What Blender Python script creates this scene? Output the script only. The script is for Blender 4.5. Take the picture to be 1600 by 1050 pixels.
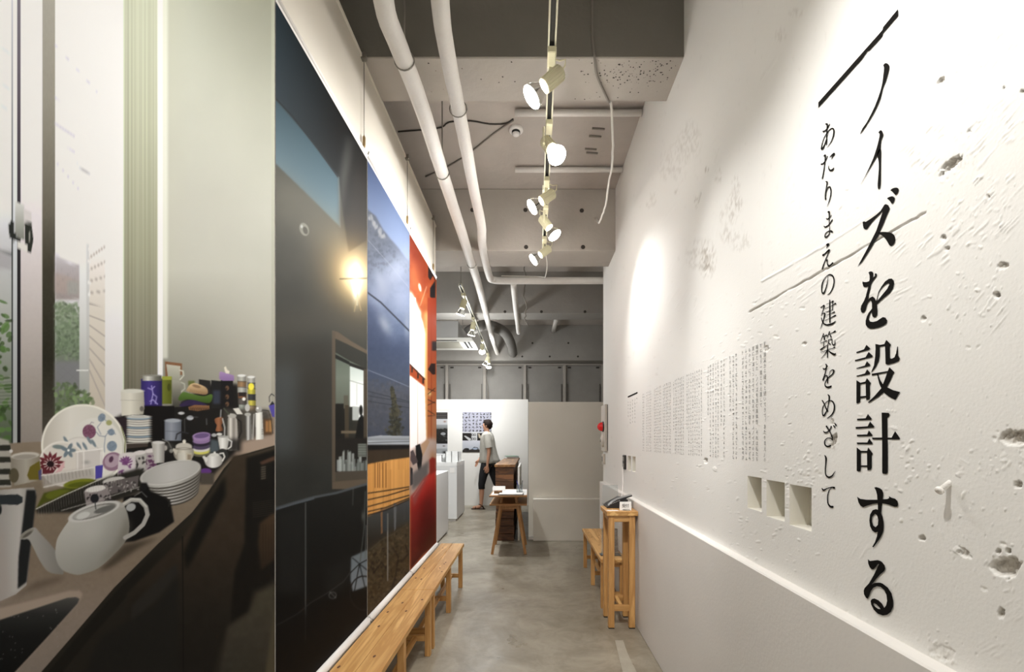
import bpy, bmesh, math, random
import numpy as np
from mathutils import Vector, Matrix

for _o in list(bpy.data.objects):
    bpy.data.objects.remove(_o, do_unlink=True)
SC = bpy.context.scene
COL = SC.collection

# ------------------------------------------------------------------ camera
F, CX, CY, EYE = 711.0, 828.0, 690.0, 1.25     # focal length and vanishing point in photo pixels, eye height
cam = bpy.data.cameras.new('camera')
cam.sensor_width = 36.0
cam.lens = F / 1600.0 * 36.0
cam.shift_x = (800.0 - CX) / 1600.0
cam.shift_y = (CY - 525.0) / 1600.0
cam.clip_start = 0.02
cam.clip_end = 60
cam_ob = bpy.data.objects.new('camera', cam)
COL.objects.link(cam_ob)
cam_ob.location = (0, 0, EYE)
cam_ob.rotation_euler = (math.pi / 2, 0, 0)
SC.camera = cam_ob

# ------------------------------------------------------------------ world, exposure
w = bpy.data.worlds.new('world')
SC.world = w
w.use_nodes = True
w.node_tree.nodes['Background'].inputs[0].default_value = (0.95, 0.93, 0.9, 1)
w.node_tree.nodes['Background'].inputs[1].default_value = 2.4   # ambient fill, let in through an unseen entrance left open for it
SC.view_settings.view_transform = 'Standard'
SC.view_settings.look = 'None'
SC.view_settings.gamma = 1.0
SC.view_settings.use_curve_mapping = False
SC.view_settings.exposure = 0.0
LAMP_W = 100.0          # watts of each reflector lamp
LAMP_COL = (1.0, 0.988, 0.968)

# ------------------------------------------------------------------ materials
MATS = {}
def lin(c):
    c = [x / 255.0 for x in c]
    return tuple(x / 12.92 if x <= 0.04045 else ((x + 0.055) / 1.055) ** 2.4 for x in c)

def mat(name, rgb, rough=0.6, metal=0.0, var=0.0, vscale=6.0, bump=0.0, bscale=60.0, spec=0.5,
        emit=0.0, emit_rgb=None, alpha=1.0, trans=0.0, stretch=None, rgb2=None, ior=1.45, coat=0.0):
    """procedural material: base colour broken by noise, fine bump"""
    m = bpy.data.materials.new(name)
    m.use_nodes = True
    nt = m.node_tree
    b = nt.nodes['Principled BSDF']
    b.inputs['Roughness'].default_value = rough
    b.inputs['Metallic'].default_value = metal
    b.inputs['Specular IOR Level'].default_value = spec
    b.inputs['IOR'].default_value = ior
    b.inputs['Coat Weight'].default_value = coat
    b.inputs['Transmission Weight'].default_value = trans
    b.inputs['Alpha'].default_value = alpha
    c = lin(rgb)
    tc = nt.nodes.new('ShaderNodeTexCoord')
    mp = nt.nodes.new('ShaderNodeMapping')
    nt.links.new(tc.outputs['Object'], mp.inputs['Vector'])
    if stretch:
        mp.inputs['Scale'].default_value = stretch
    if var > 0 or rgb2:
        n = nt.nodes.new('ShaderNodeTexNoise')
        n.inputs['Scale'].default_value = vscale
        n.inputs['Detail'].default_value = 6
        n.inputs['Roughness'].default_value = 0.6
        nt.links.new(mp.outputs['Vector'], n.inputs['Vector'])
        r = nt.nodes.new('ShaderNodeValToRGB')
        c2 = lin(rgb2) if rgb2 else tuple(min(1, x * (1 + var)) for x in c)
        c1 = c if rgb2 else tuple(x * (1 - var) for x in c)
        r.color_ramp.elements[0].position = 0.33
        r.color_ramp.elements[1].position = 0.67
        r.color_ramp.elements[0].color = (*c1, 1)
        r.color_ramp.elements[1].color = (*c2, 1)
        nt.links.new(n.outputs['Fac'], r.inputs['Fac'])
        nt.links.new(r.outputs['Color'], b.inputs['Base Color'])
    else:
        b.inputs['Base Color'].default_value = (*c, 1)
    if bump > 0:
        n2 = nt.nodes.new('ShaderNodeTexNoise')
        n2.inputs['Scale'].default_value = bscale
        n2.inputs['Detail'].default_value = 5
        nt.links.new(mp.outputs['Vector'], n2.inputs['Vector'])
        bp = nt.nodes.new('ShaderNodeBump')
        bp.inputs['Strength'].default_value = 1.0
        bp.inputs['Distance'].default_value = bump
        nt.links.new(n2.outputs['Fac'], bp.inputs['Height'])
        nt.links.new(bp.outputs['Normal'], b.inputs['Normal'])
    if emit > 0:
        b.inputs['Emission Color'].default_value = (*(emit_rgb or (1, 1, 1)), 1)
        b.inputs['Emission Strength'].default_value = emit
    MATS[name] = m
    return m

def wood(name, dark, light, grain=(1, 1, 1), scale=3.0, rough=0.45, bands=26.0, knots=False):
    """procedural wood: long stretched noise bands; grain gives the coordinate scale (small = along the fibre)"""
    m = bpy.data.materials.new(name)
    m.use_nodes = True
    nt = m.node_tree
    b = nt.nodes['Principled BSDF']
    b.inputs['Roughness'].default_value = rough
    tc = nt.nodes.new('ShaderNodeTexCoord')
    oi = nt.nodes.new('ShaderNodeObjectInfo')
    ad = nt.nodes.new('ShaderNodeVectorMath'); ad.operation = 'ADD'
    nt.links.new(tc.outputs['Object'], ad.inputs[0])
    nt.links.new(oi.outputs['Location'], ad.inputs[1])
    mp = nt.nodes.new('ShaderNodeMapping')
    mp.inputs['Scale'].default_value = grain
    nt.links.new(ad.outputs[0], mp.inputs['Vector'])
    n = nt.nodes.new('ShaderNodeTexNoise')
    n.inputs['Scale'].default_value = scale
    n.inputs['Detail'].default_value = 8
    n.inputs['Roughness'].default_value = 0.55
    n.inputs['Distortion'].default_value = 0.4
    nt.links.new(mp.outputs['Vector'], n.inputs['Vector'])
    mm = nt.nodes.new('ShaderNodeMath'); mm.operation = 'MULTIPLY'; mm.inputs[1].default_value = bands
    nt.links.new(n.outputs['Fac'], mm.inputs[0])
    sn = nt.nodes.new('ShaderNodeMath'); sn.operation = 'SINE'
    nt.links.new(mm.outputs[0], sn.inputs[0])
    m2 = nt.nodes.new('ShaderNodeMath'); m2.operation = 'MULTIPLY_ADD'; m2.inputs[1].default_value = 0.22; m2.inputs[2].default_value = 0.0
    nt.links.new(sn.outputs[0], m2.inputs[0])
    sm = nt.nodes.new('ShaderNodeMath'); sm.operation = 'ADD'
    nt.links.new(m2.outputs[0], sm.inputs[0])
    nt.links.new(n.outputs['Fac'], sm.inputs[1])
    r = nt.nodes.new('ShaderNodeValToRGB')
    r.color_ramp.elements[0].position = 0.2
    r.color_ramp.elements[1].position = 0.8
    r.color_ramp.elements[0].color = (*lin(dark), 1)
    r.color_ramp.elements[1].color = (*lin(light), 1)
    nt.links.new(sm.outputs[0], r.inputs['Fac'])
    nt.links.new(r.outputs['Color'], b.inputs['Base Color'])
    bp = nt.nodes.new('ShaderNodeBump')
    bp.inputs['Distance'].default_value = 0.0006
    nt.links.new(sm.outputs[0], bp.inputs['Height'])
    nt.links.new(bp.outputs['Normal'], b.inputs['Normal'])
    MATS[name] = m
    return m

def vcol_mat(name, rough=0.5, spec=0.4, bump=0.0, bscale=200):
    m = bpy.data.materials.new(name)
    m.use_nodes = True
    nt = m.node_tree
    b = nt.nodes['Principled BSDF']
    b.inputs['Roughness'].default_value = rough
    b.inputs['Specular IOR Level'].default_value = spec
    a = nt.nodes.new('ShaderNodeVertexColor')
    a.layer_name = 'ink'
    nt.links.new(a.outputs['Color'], b.inputs['Base Color'])
    if bump:
        n2 = nt.nodes.new('ShaderNodeTexNoise'); n2.inputs['Scale'].default_value = bscale; n2.inputs['Detail'].default_value = 4
        bp = nt.nodes.new('ShaderNodeBump'); bp.inputs['Distance'].default_value = bump
        tc = nt.nodes.new('ShaderNodeTexCoord')
        nt.links.new(tc.outputs['Object'], n2.inputs['Vector'])
        nt.links.new(n2.outputs['Fac'], bp.inputs['Height'])
        nt.links.new(bp.outputs['Normal'], b.inputs['Normal'])
    MATS[name] = m
    return m

# ------------------------------------------------------------------ mesh helpers
def tag(o, label=None, cat=None, group=None, kind=None):
    if label: o['label'] = label
    if cat: o['category'] = cat
    if group: o['group'] = group
    if kind: o['kind'] = kind
    return o

def thing(name, label, cat, loc=(0, 0, 0), rotz=0.0, group=None):
    o = bpy.data.objects.new(name, None)
    o.empty_display_size = 0.05
    COL.objects.link(o)
    o.location = loc
    o.rotation_euler = (0, 0, rotz)
    return tag(o, label, cat, group)

class MB:
    """collects shapes into one bmesh; build() links it as one mesh object"""
    def __init__(self):
        self.bm = bmesh.new()
    def _merge(self, t, M=None):
        if M is not None:
            bmesh.ops.transform(t, matrix=M, verts=t.verts)
        me = bpy.data.meshes.new('t')
        t.to_mesh(me); t.free()
        self.bm.from_mesh(me)
        bpy.data.meshes.remove(me)
        return self
    def box(self, c, s, bevel=0.0, M=None):
        t = bmesh.new()
        bmesh.ops.create_cube(t, size=1.0)
        for v in t.verts:
            v.co = Vector((v.co.x * s[0], v.co.y * s[1], v.co.z * s[2]))
        if bevel > 0:
            bmesh.ops.bevel(t, geom=list(t.edges), offset=bevel, segments=1, affect='EDGES')
        for v in t.verts:
            v.co += Vector(c)
        return self._merge(t, M)
    def span(self, x0, x1, y0, y1, z0, z1, bevel=0.0):
        return self.box(((x0 + x1) / 2, (y0 + y1) / 2, (z0 + z1) / 2), (abs(x1 - x0), abs(y1 - y0), abs(z1 - z0)), bevel)
    def bar(self, a, b, sx, sy, up=(0, 1, 0), bevel=0.0):
        """square bar from a to b; sx along the side vector, sy along up"""
        a, b = Vector(a), Vector(b)
        d = b - a; L = d.length; d.normalize()
        u = Vector(up); s = d.cross(u).normalized(); u = s.cross(d).normalized()
        M = Matrix.Translation((a + b) / 2) @ Matrix((s, u, d)).transposed().to_4x4()
        t = bmesh.new()
        bmesh.ops.create_cube(t, size=1.0)
        for v in t.verts:
            v.co = Vector((v.co.x * sx, v.co.y * sy, v.co.z * L))
        if bevel > 0:
            bmesh.ops.bevel(t, geom=list(t.edges), offset=bevel, segments=1, affect='EDGES')
        return self._merge(t, M)
    def tube(self, pts, r, seg=10, caps=True, radii=None):
        pts = [Vector(p) for p in pts]
        n = len(pts)
        bm = self.bm
        rings = []
        prev = None
        for i, p in enumerate(pts):
            d = (pts[min(i + 1, n - 1)] - pts[max(i - 1, 0)]).normalized()
            if prev is None:
                u = Vector((0, 0, 1)) if abs(d.z) < 0.9 else Vector((1, 0, 0))
            else:
                u = prev
            s = d.cross(u).normalized(); u = s.cross(d).normalized(); prev = u
            rr = radii[i] if radii else r
            rings.append([bm.verts.new(p + (s * math.cos(a) + u * math.sin(a)) * rr)
                          for a in [2 * math.pi * k / seg for k in range(seg)]])
        for i in range(n - 1):
            for k in range(seg):
                f = bm.faces.new((rings[i][k], rings[i][(k + 1) % seg], rings[i + 1][(k + 1) % seg], rings[i + 1][k]))
                f.smooth = True
        if caps:
            bm.faces.new(rings[0]); bm.faces.new(list(reversed(rings[-1])))
        return self
    def lathe(self, prof, seg=20, M=None, cap=False):
        """prof: (radius, height) list turned about z"""
        t = bmesh.new()
        rings = []
        for r, z in prof:
            if r < 1e-6:
                rings.append([t.verts.new((0, 0, z))])
            else:
                rings.append([t.verts.new((r * math.cos(2 * math.pi * k / seg), r * math.sin(2 * math.pi * k / seg), z)) for k in range(seg)])
        for a, b in zip(rings[:-1], rings[1:]):
            for k in range(seg):
                q = [a[k % len(a)], a[(k + 1) % len(a)], b[(k + 1) % len(b)], b[k % len(b)]]
                q2 = []
                for v in q:
                    if v not in q2: q2.append(v)
                if len(q2) >= 3:
                    f = t.faces.new(q2); f.smooth = True
        return self._merge(t, M)
    def prism(self, pts, vec):
        """extrude a planar polygon (3D points) by vec"""
        bm = self.bm
        a = [bm.verts.new(Vector(p)) for p in pts]
        b = [bm.verts.new(Vector(p) + Vector(vec)) for p in pts]
        n = len(a)
        bm.faces.new(a); bm.faces.new(list(reversed(b)))
        for i in range(n):
            bm.faces.new((a[i], b[i], b[(i + 1) % n], a[(i + 1) % n]))
        return self
    def quad(self, *pts):
        self.bm.faces.new([self.bm.verts.new(Vector(p)) for p in pts])
        return self
    def build(self, name, m, parent=None, loc=None, smooth_angle=None):
        bm = self.bm
        bmesh.ops.recalc_face_normals(bm, faces=bm.faces)
        me = bpy.data.meshes.new(name)
        if loc is not None:
            bmesh.ops.translate(bm, vec=-Vector(loc), verts=bm.verts)
        bm.to_mesh(me); bm.free()
        o = bpy.data.objects.new(name, me)
        COL.objects.link(o)
        if loc is not None: o.location = loc
        if m: me.materials.append(MATS[m] if isinstance(m, str) else m)
        if parent is not None: o.parent = parent
        return o

def aim(loc, direction):
    """matrix that puts local +z along direction"""
    d = Vector(direction).normalized()
    return Matrix.Translation(Vector(loc)) @ d.to_track_quat('Z', 'Y').to_matrix().to_4x4()

def copy_tree(o, parent=None):
    c = o.copy()
    COL.objects.link(c)
    c.parent = parent
    for ch in list(o.children):
        copy_tree(ch, c)
    return c

def on_x(px, py, X):
    """the point of the plane x = X seen at a photo pixel"""
    Y = F * X / (px - CX)
    return Vector((X, Y, EYE + (CY - py) * Y / F))
def on_y(px, py, Y):
    return Vector(((px - CX) * Y / F, Y, EYE + (CY - py) * Y / F))

_NG = {}
def vnoise(x, y, seed=0):
    """smooth value noise on numpy arrays, period 256"""
    if seed not in _NG:
        _NG[seed] = np.random.RandomState(seed).rand(256, 256)
    g = _NG[seed]
    xi = np.floor(x).astype(int); yi = np.floor(y).astype(int)
    fx = x - xi; fy = y - yi
    fx = fx * fx * (3 - 2 * fx); fy = fy * fy * (3 - 2 * fy)
    a = g[yi % 256, xi % 256]; b = g[yi % 256, (xi + 1) % 256]
    c = g[(yi + 1) % 256, xi % 256]; d = g[(yi + 1) % 256, (xi + 1) % 256]
    return (a * (1 - fx) + b * fx) * (1 - fy) + (c * (1 - fx) + d * fx) * fy
def fbm(x, y, seed=0, oct=4):
    v = 0; a = 0.5
    for i in range(oct):
        v = v + a * vnoise(x * 2 ** i, y * 2 ** i, seed + i); a *= 0.5
    return v

def grid_mesh(name, P, m, parent=None, colours=None, hole=None, smooth=True):
    """P: (rows, cols, 3) points -> quad grid object; hole: boolean per face to leave out"""
    R, C, _ = P.shape
    idx = np.arange(R * C).reshape(R, C)
    q = np.stack([idx[:-1, :-1], idx[:-1, 1:], idx[1:, 1:], idx[1:, :-1]], -1).reshape(-1, 4)
    if hole is not None:
        q = q[~hole.reshape(-1)]
    me = bpy.data.meshes.new(name)
    me.vertices.add(R * C)
    me.vertices.foreach_set('co', np.ascontiguousarray(P, dtype=np.float32).reshape(-1))
    me.loops.add(len(q) * 4)
    me.loops.foreach_set('vertex_index', q.astype(np.int32).reshape(-1))
    me.polygons.add(len(q))
    me.polygons.foreach_set('loop_start', np.arange(0, len(q) * 4, 4, dtype=np.int32))
    me.polygons.foreach_set('use_smooth', np.full(len(q), smooth, dtype=bool))
    me.update(calc_edges=True)
    if colours is not None:
        at = me.color_attributes.new('ink', 'FLOAT_COLOR', 'POINT')
        at.data.foreach_set('color', np.ascontiguousarray(colours, dtype=np.float32).reshape(-1))
    me.materials.append(MATS[m])
    o = bpy.data.objects.new(name, me)
    COL.objects.link(o)
    if parent is not None: o.parent = parent
    return o
# ------------------------------------------------------------------ the room
XL, XW, XD = -0.825, 0.757, 0.72       # left partition face, right wall face, right dado face
CEIL = 3.49
mat('plaster_white', (232, 230, 225), 0.75, var=0.015, vscale=2.5, bump=0.0004, bscale=170)
mat('plaster_dado', (222, 218, 212), 0.7, var=0.03, vscale=1.6, bump=0.0005, bscale=90)
mat('paint_white', (230, 227, 221), 0.6, var=0.012, vscale=2, bump=0.0003, bscale=120)
mat('paint_partition', (226, 220, 208), 0.65, var=0.02, vscale=2, bump=0.0003, bscale=120)
mat('concrete_ceiling', (176, 168, 160), 0.85, var=0.10, vscale=1.8, bump=0.003, bscale=26)
mat('concrete_beam', (172, 165, 156), 0.85, var=0.07, vscale=2.2, bump=0.0025, bscale=34)
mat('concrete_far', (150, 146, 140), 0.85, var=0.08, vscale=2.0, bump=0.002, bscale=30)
mat('tie_hole_dark', (60, 55, 50), 0.9)
mat('pipe_white', (226, 222, 216), 0.6, var=0.03, vscale=9, bump=0.0025, bscale=40)
mat('black_vinyl', (22, 20, 18), 0.85, spec=0.08)
mat('plaster_crumb', (238, 234, 228), 0.8, bump=0.001, bscale=300)

# floor: worn trowelled concrete, grey with warm stains
def floor_material():
    m = bpy.data.materials.new('floor_concrete'); m.use_nodes = True
    nt = m.node_tree; b = nt.nodes['Principled BSDF']
    tc = nt.nodes.new('ShaderNodeTexCoord')
    def noise(scale, det, rough, dist=0.0, sc=(1, 1, 1)):
        mp = nt.nodes.new('ShaderNodeMapping'); mp.inputs['Scale'].default_value = sc
        nt.links.new(tc.outputs['Object'], mp.inputs['Vector'])
        n = nt.nodes.new('ShaderNodeTexNoise')
        n.inputs['Scale'].default_value = scale; n.inputs['Detail'].default_value = det
        n.inputs['Roughness'].default_value = rough; n.inputs['Distortion'].default_value = dist
        nt.links.new(mp.outputs['Vector'], n.inputs['Vector']); return n
    def ramp(n, p0, c0, p1, c1):
        r = nt.nodes.new('ShaderNodeValToRGB')
        r.color_ramp.elements[0].position = p0; r.color_ramp.elements[1].position = p1
        r.color_ramp.elements[0].color = (*c0, 1); r.color_ramp.elements[1].color = (*c1, 1)
        nt.links.new(n.outputs['Fac'], r.inputs['Fac']); return r
    big = ramp(noise(1.3, 8, 0.62, 0.8, (1, 0.8, 1)), 0.36, lin((122, 113, 96)), 0.64, lin((160, 152, 137)))
    mid = ramp(noise(5.5, 8, 0.7, 1.2), 0.35, (0.72, 0.71, 0.68), 0.6, (1.05, 1.05, 1.05))
    mx = nt.nodes.new('ShaderNodeMix'); mx.data_type = 'RGBA'; mx.blend_type = 'MULTIPLY'
    mx.inputs['Factor'].default_value = 0.8
    nt.links.new(big.outputs['Color'], mx.inputs['A']); nt.links.new(mid.outputs['Color'], mx.inputs['B'])
    nt.links.new(mx.outputs['Result'], b.inputs['Base Color'])
    rr = ramp(noise(3.0, 6, 0.6), 0.3, (0.26, 0.26, 0.26), 0.7, (0.46, 0.46, 0.46))
    nt.links.new(rr.outputs['Color'], b.inputs['Roughness'])
    bp = nt.nodes.new('ShaderNodeBump'); bp.inputs['Distance'].default_value = 0.0012; bp.inputs['Strength'].default_value = 0.7
    nt.links.new(noise(18, 6, 0.6).outputs['Fac'], bp.inputs['Height'])
    nt.links.new(bp.outputs['Normal'], b.inputs['Normal'])
    MATS['floor_concrete'] = m
floor_material()
mat('floor_patch', (160, 153, 138), 0.5, var=0.06, vscale=12, bump=0.0006, bscale=60)

fl = MB().span(-4.2, 3.2, -2.6, 9.6, -0.15, 0).build('floor', 'floor_concrete')
tag(fl, kind='structure')
p = [(0.50, 2.42, 0), (0.515, 2.62, 0), (0.535, 2.86, 0), (0.585, 2.86, 0), (0.575, 2.66, 0), (0.58, 2.40, 0)]
MB().prism(p, (0, 0, 0.0012)).build('patch', 'floor_patch', fl)

ce = MB().span(-4.2, 3.2, -2.6, 9.6, CEIL, CEIL + 0.15).build('ceiling', 'concrete_ceiling')
tag(ce, kind='structure')
def beam(y0, y1, zb, m='concrete_beam'):
    return MB().span(-4.2, 3.2, y0, y1, zb, CEIL, 0.006).build('beam', m, ce)
b1 = beam(2.24, 2.53, EYE + 1.889)
mat('concrete_dark', (116, 112, 103), 0.85, var=0.07, vscale=2.2, bump=0.0025, bscale=34)
MB().span(-4.2, 3.2, 2.236, 2.2405, EYE + 1.892, CEIL).build('dark_face', 'concrete_dark', b1)  # thin darker sheet over the front of the near beam
b2 = beam(4.03, 4.40, EYE + 1.69)
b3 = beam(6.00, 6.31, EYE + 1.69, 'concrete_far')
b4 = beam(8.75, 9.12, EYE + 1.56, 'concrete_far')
def tie_hole(px, py, Y, par):
    q = on_y(px, py, Y)
    MB().lathe([(0.0, 0.001), (0.016, 0.001), (0.019, 0.0)], 12, aim((q.x, Y, q.z), (0, -1, 0))).build('tie_hole', 'tie_hole_dark', par)
for a in [(738, 328), (821, 328), (909, 329), (822, 386), (911, 386)]: tie_hole(*a, 4.027, b2)
for a in [(723, 487), (789, 487), (846, 487), (914, 487)]: tie_hole(*a, 5.997, b3)
for a in [(832, 536), (888, 536), (816, 557), (859, 557), (903, 557)]: tie_hole(*a, 8.747, b4)

# pitting on the near beam: broken concrete skin around the underside at the right
random.seed(5)
pit = MB()
for _ in range(170):
    t = random.random()
    if t < 0.55: x, y = random.gauss(0.47, 0.09), random.gauss(2.33, 0.05)
    elif t < 0.8: x, y = random.gauss(0.66, 0.04), random.gauss(2.31, 0.05)
    else: x, y = random.uniform(-0.7, 0.75), random.uniform(2.25, 2.52)
    if not (-0.8 < x < 0.745 and 2.25 < y < 2.52): continue
    r = random.uniform(0.0015, 0.0055); z = EYE + 1.889 - 0.0006
    n = 6
    a0 = random.random() * 6
    pit.bm.faces.new([pit.bm.verts.new((x + r * random.uniform(0.5, 1.3) * math.cos(a0 + k * 2 * math.pi / n),
                                        y + r * random.uniform(0.5, 1.2) * math.sin(a0 + k * 2 * math.pi / n), z)) for k in range(n)])
pt = pit.build('pitting', 'tie_hole_dark', b1); pt['kind'] = 'stuff'

# left partition that carries the banners
wl = MB().span(XL - 0.13, XL, -2.6, 3.985, 0, 3.14, 0.003).build('wall_left', 'paint_partition')
tag(wl, kind='structure')
MB().span(XL - 0.135, XL + 0.006, -2.6, 3.99, 3.128, 3.146, 0.002).build('top_trim', 'paint_partition', wl)
# right wall: dado and ledge
wr = MB().span(XW + 0.10, XW + 0.30, -2.6, 4.68, 0, CEIL).build('wall_right', 'plaster_dado')
tag(wr, kind='structure')
MB().span(XD, XW + 0.10, -2.6, 4.70, 0, 0.842, 0.004).build('lower_wall', 'plaster_dado', wr)
MB().span(XW, XW + 0.12, 4.665, 4.70, 0.842, CEIL, 0.0).build('wall_end', 'paint_white', wr)
MB().span(XW, XW + 0.11, -2.6, 0.64, 0.842, CEIL).build('plaster_face', 'plaster_white', wr)

# ---- plaster face of the right wall: scraped, chipped, gouged
NICHES = [(1.487, 1.583, 1.020, 1.131), (1.352, 1.455, 1.012, 1.128), (1.223, 1.326, 1.008, 1.126),
          (3.412, 3.520, 1.030, 1.142), (3.262, 3.364, 1.030, 1.142)]
pxs = np.concatenate([np.arange(941.6, 1130, 1.25), np.arange(1130, 1640, 1.2)])
ys = np.concatenate([F * XW / (pxs - CX), [4.68]])
for n in NICHES:
    for v in (n[0], n[1]):
        ys[np.argmin(np.abs(ys - v))] = v
ys = np.unique(np.clip(ys, 0.64, 4.68))
zs = np.concatenate([np.arange(0.842, 1.95, 0.0021), np.arange(1.95, CEIL + 0.004, 0.0075)])
for n in NICHES:
    for v in (n[2], n[3]):
        zs[np.argmin(np.abs(zs - v))] = v
YY, ZZ = np.meshgrid(ys, zs)
PX = CX + F * XW / YY
PY = CY - (ZZ - EYE) * F / YY
hgt = np.zeros_like(YY)
RELIEF = 0.55
def blob(px, py, ra, rb, ang, depth, seed, sharp=3.0, rag=0.45):
    """raised (depth > 0) or sunken patch with a ragged rim, sizes in photo pixels of the wall"""
    global hgt
    R = max(ra, rb) * 1.8 + 2
    c0, c1 = np.searchsorted(-PX[0], [-(px + R), -(px - R)])
    if c1 <= c0: return
    X = PX[:, c0:c1] - px; Y = PY[:, c0:c1] - py
    rows = np.where(np.any(np.abs(Y) < R, axis=1))[0]
    if not len(rows): return
    r0, r1 = rows[0], rows[-1] + 1
    X = X[r0:r1]; Y = Y[r0:r1]
    a = math.radians(ang); ca, sa = math.cos(a), math.sin(a)
    u = (X * ca + Y * sa) / ra; v = (-X * sa + Y * ca) / rb
    n = fbm(X / max(2.0, min(ra, rb) * 0.7) + 31.7 + seed, Y / max(2.0, min(ra, rb) * 0.7) + 17.3, 11 + seed % 5, 3) - 0.45
    d = np.sqrt(u * u + v * v) + rag * n * 1.6
    k = np.clip((1.0 - d) * sharp, 0, 1)
    hgt[r0:r1, c0:c1] += (0.9 if depth < -0.0045 else RELIEF) * depth * k * (0.75 + (1.3 if depth < -0.0045 else 0.6) * n)
rng = np.random.RandomState(4)
# deep gouges: (px, py, half length, half width, angle in the picture, depth)
for i, g in enumerate([(1487, 255, 22, 6, -38, -.012), (1478, 268, 16, 4, -38, -.006), (1474, 49, 5, 3, -70, -.008), (1499, 60, 3, 3, 0, -.007),
          (1470, 126, 8, 4, -40, -.008), (1588, 684, 26, 11, 8, -.012), (1590, 757, 9, 5, 0, -.009), (1570, 887, 24, 17, -8, -.013),
          (1560, 862, 4, 4, 20, -.014), (1575, 861, 5, 4, 20, -.012), (1564, 957, 6, 8, 0, -.009), (1441, 841, 6, 4, 0, -.009),
          (1567, 415, 10, 5, -10, -.008), (1557, 461, 6, 5, 0, -.012), (1474, 371, 5, 4, -30, -.009), (1480, 388, 4, 3, 0, -.009),
          (1443, 498, 4, 4, 0, -.008), (1515, 206, 4, 3, 0, -.004), (1544, 307, 3, 3, 0, -.008), (1105, 412, 6, 14, 12, -.006),
          (1091, 400, 5, 9, 20, -.003), (1300, 660, 3, 5, 0, -.006), (1302, 688, 5, 11, 15, -.008), (1472, 1022, 18, 14, 10, -.004),
          (1506, 864, 12, 6, 30, -.006), (1497, 860, 7, 5, 0, .004), (1257, 537, 3, 3, 0, -.007), (1197, 545, 4, 5, 30, -.006),
          (1103, 720, 3, 4, 0, -.008), (1117, 733, 3, 4, 0, .004), (1568, 137, 2, 2, 0, -.009), (1597, 143, 3, 3, 0, -.009)]):
    blob(*g, seed=i, rag=0.7, sharp=5.0)
# crumbs and drips of plaster that stand proud: clusters (px, py, spread x, spread y, count, size)
for cl in [(1233, 290, 9, 26, 26, 3.2), (1205, 480, 30, 25, 30, 2.6), (1180, 545, 14, 26, 26, 2.6), (1195, 760, 6, 30, 18, 2.6), (1160, 815, 16, 40, 30, 2.6),
           (1230, 780, 6, 30, 16, 2.8), (1268, 770, 6, 26, 14, 3.2), (1250, 745, 18, 16, 22, 3.0), (1227, 660, 18, 30, 22, 2.6), (1262, 720, 10, 20, 18, 3.0),
           (1500, 330, 40, 40, 26, 3.0), (1550, 410, 40, 60, 34, 3.4), (1480, 460, 24, 34, 22, 3.2), (1560, 500, 24, 24, 16, 3.0),
           (1415, 700, 10, 16, 10, 4.2), (1440, 735, 16, 14, 18, 3.4), (1530, 730, 24, 20, 18, 3.2), (1590, 700, 20, 24, 26, 4.4), (1570, 890, 22, 16, 26, 4.2),
           (1475, 1015, 18, 18, 26, 3.2), (1555, 800, 30, 30, 18, 3.0), (1470, 800, 30, 40, 18, 2.4), (1395, 800, 16, 16, 8, 4.0), (1407, 760, 10, 10, 6, 4.2),
           (1215, 860, 26, 30, 16, 2.6), (1130, 570, 20, 40, 20, 2.0), (1110, 590, 8, 26, 24, 2.2), (1070, 640, 40, 60, 30, 1.6), (1040, 760, 40, 40, 26, 1.8),
           (1165, 640, 20, 40, 20, 2.2), (1330, 300, 20, 40, 10, 2.6), (1300, 430, 30, 20, 12, 2.6), (1350, 980, 20, 20, 6, 3.0), (1520, 120, 40, 40, 14, 2.4),
           (1430, 230, 40, 50, 14, 2.4), (1375, 640, 20, 20, 8, 3.2), (1300, 560, 12, 30, 10, 2.6), (1520, 620, 60, 60, 14, 2.0), (1100, 450, 60, 80, 20, 1.6)]:
    for _ in range(cl[4]):
        s = cl[5] * rng.uniform(0.35, 1.0)
        blob(cl[0] + rng.randn() * cl[2], cl[1] + rng.randn() * cl[3], s * rng.uniform(0.8, 1.9), s * 0.75, rng.uniform(-70, 30),
             rng.uniform(0.0008, 0.0034) * (1 if rng.rand() < 0.82 else -1.2), rng.randint(1000), 4.0)
for _ in range(420):    # strays all over the wall
    px_ = 960 + 640 * rng.rand() ** 0.7
    blob(px_, rng.uniform(0, 1000), rng.uniform(0.9, 2.4), rng.uniform(0.9, 2.0), rng.uniform(0, 180), rng.uniform(-0.0022, 0.0022), rng.randint(1000), 2.0)
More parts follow.
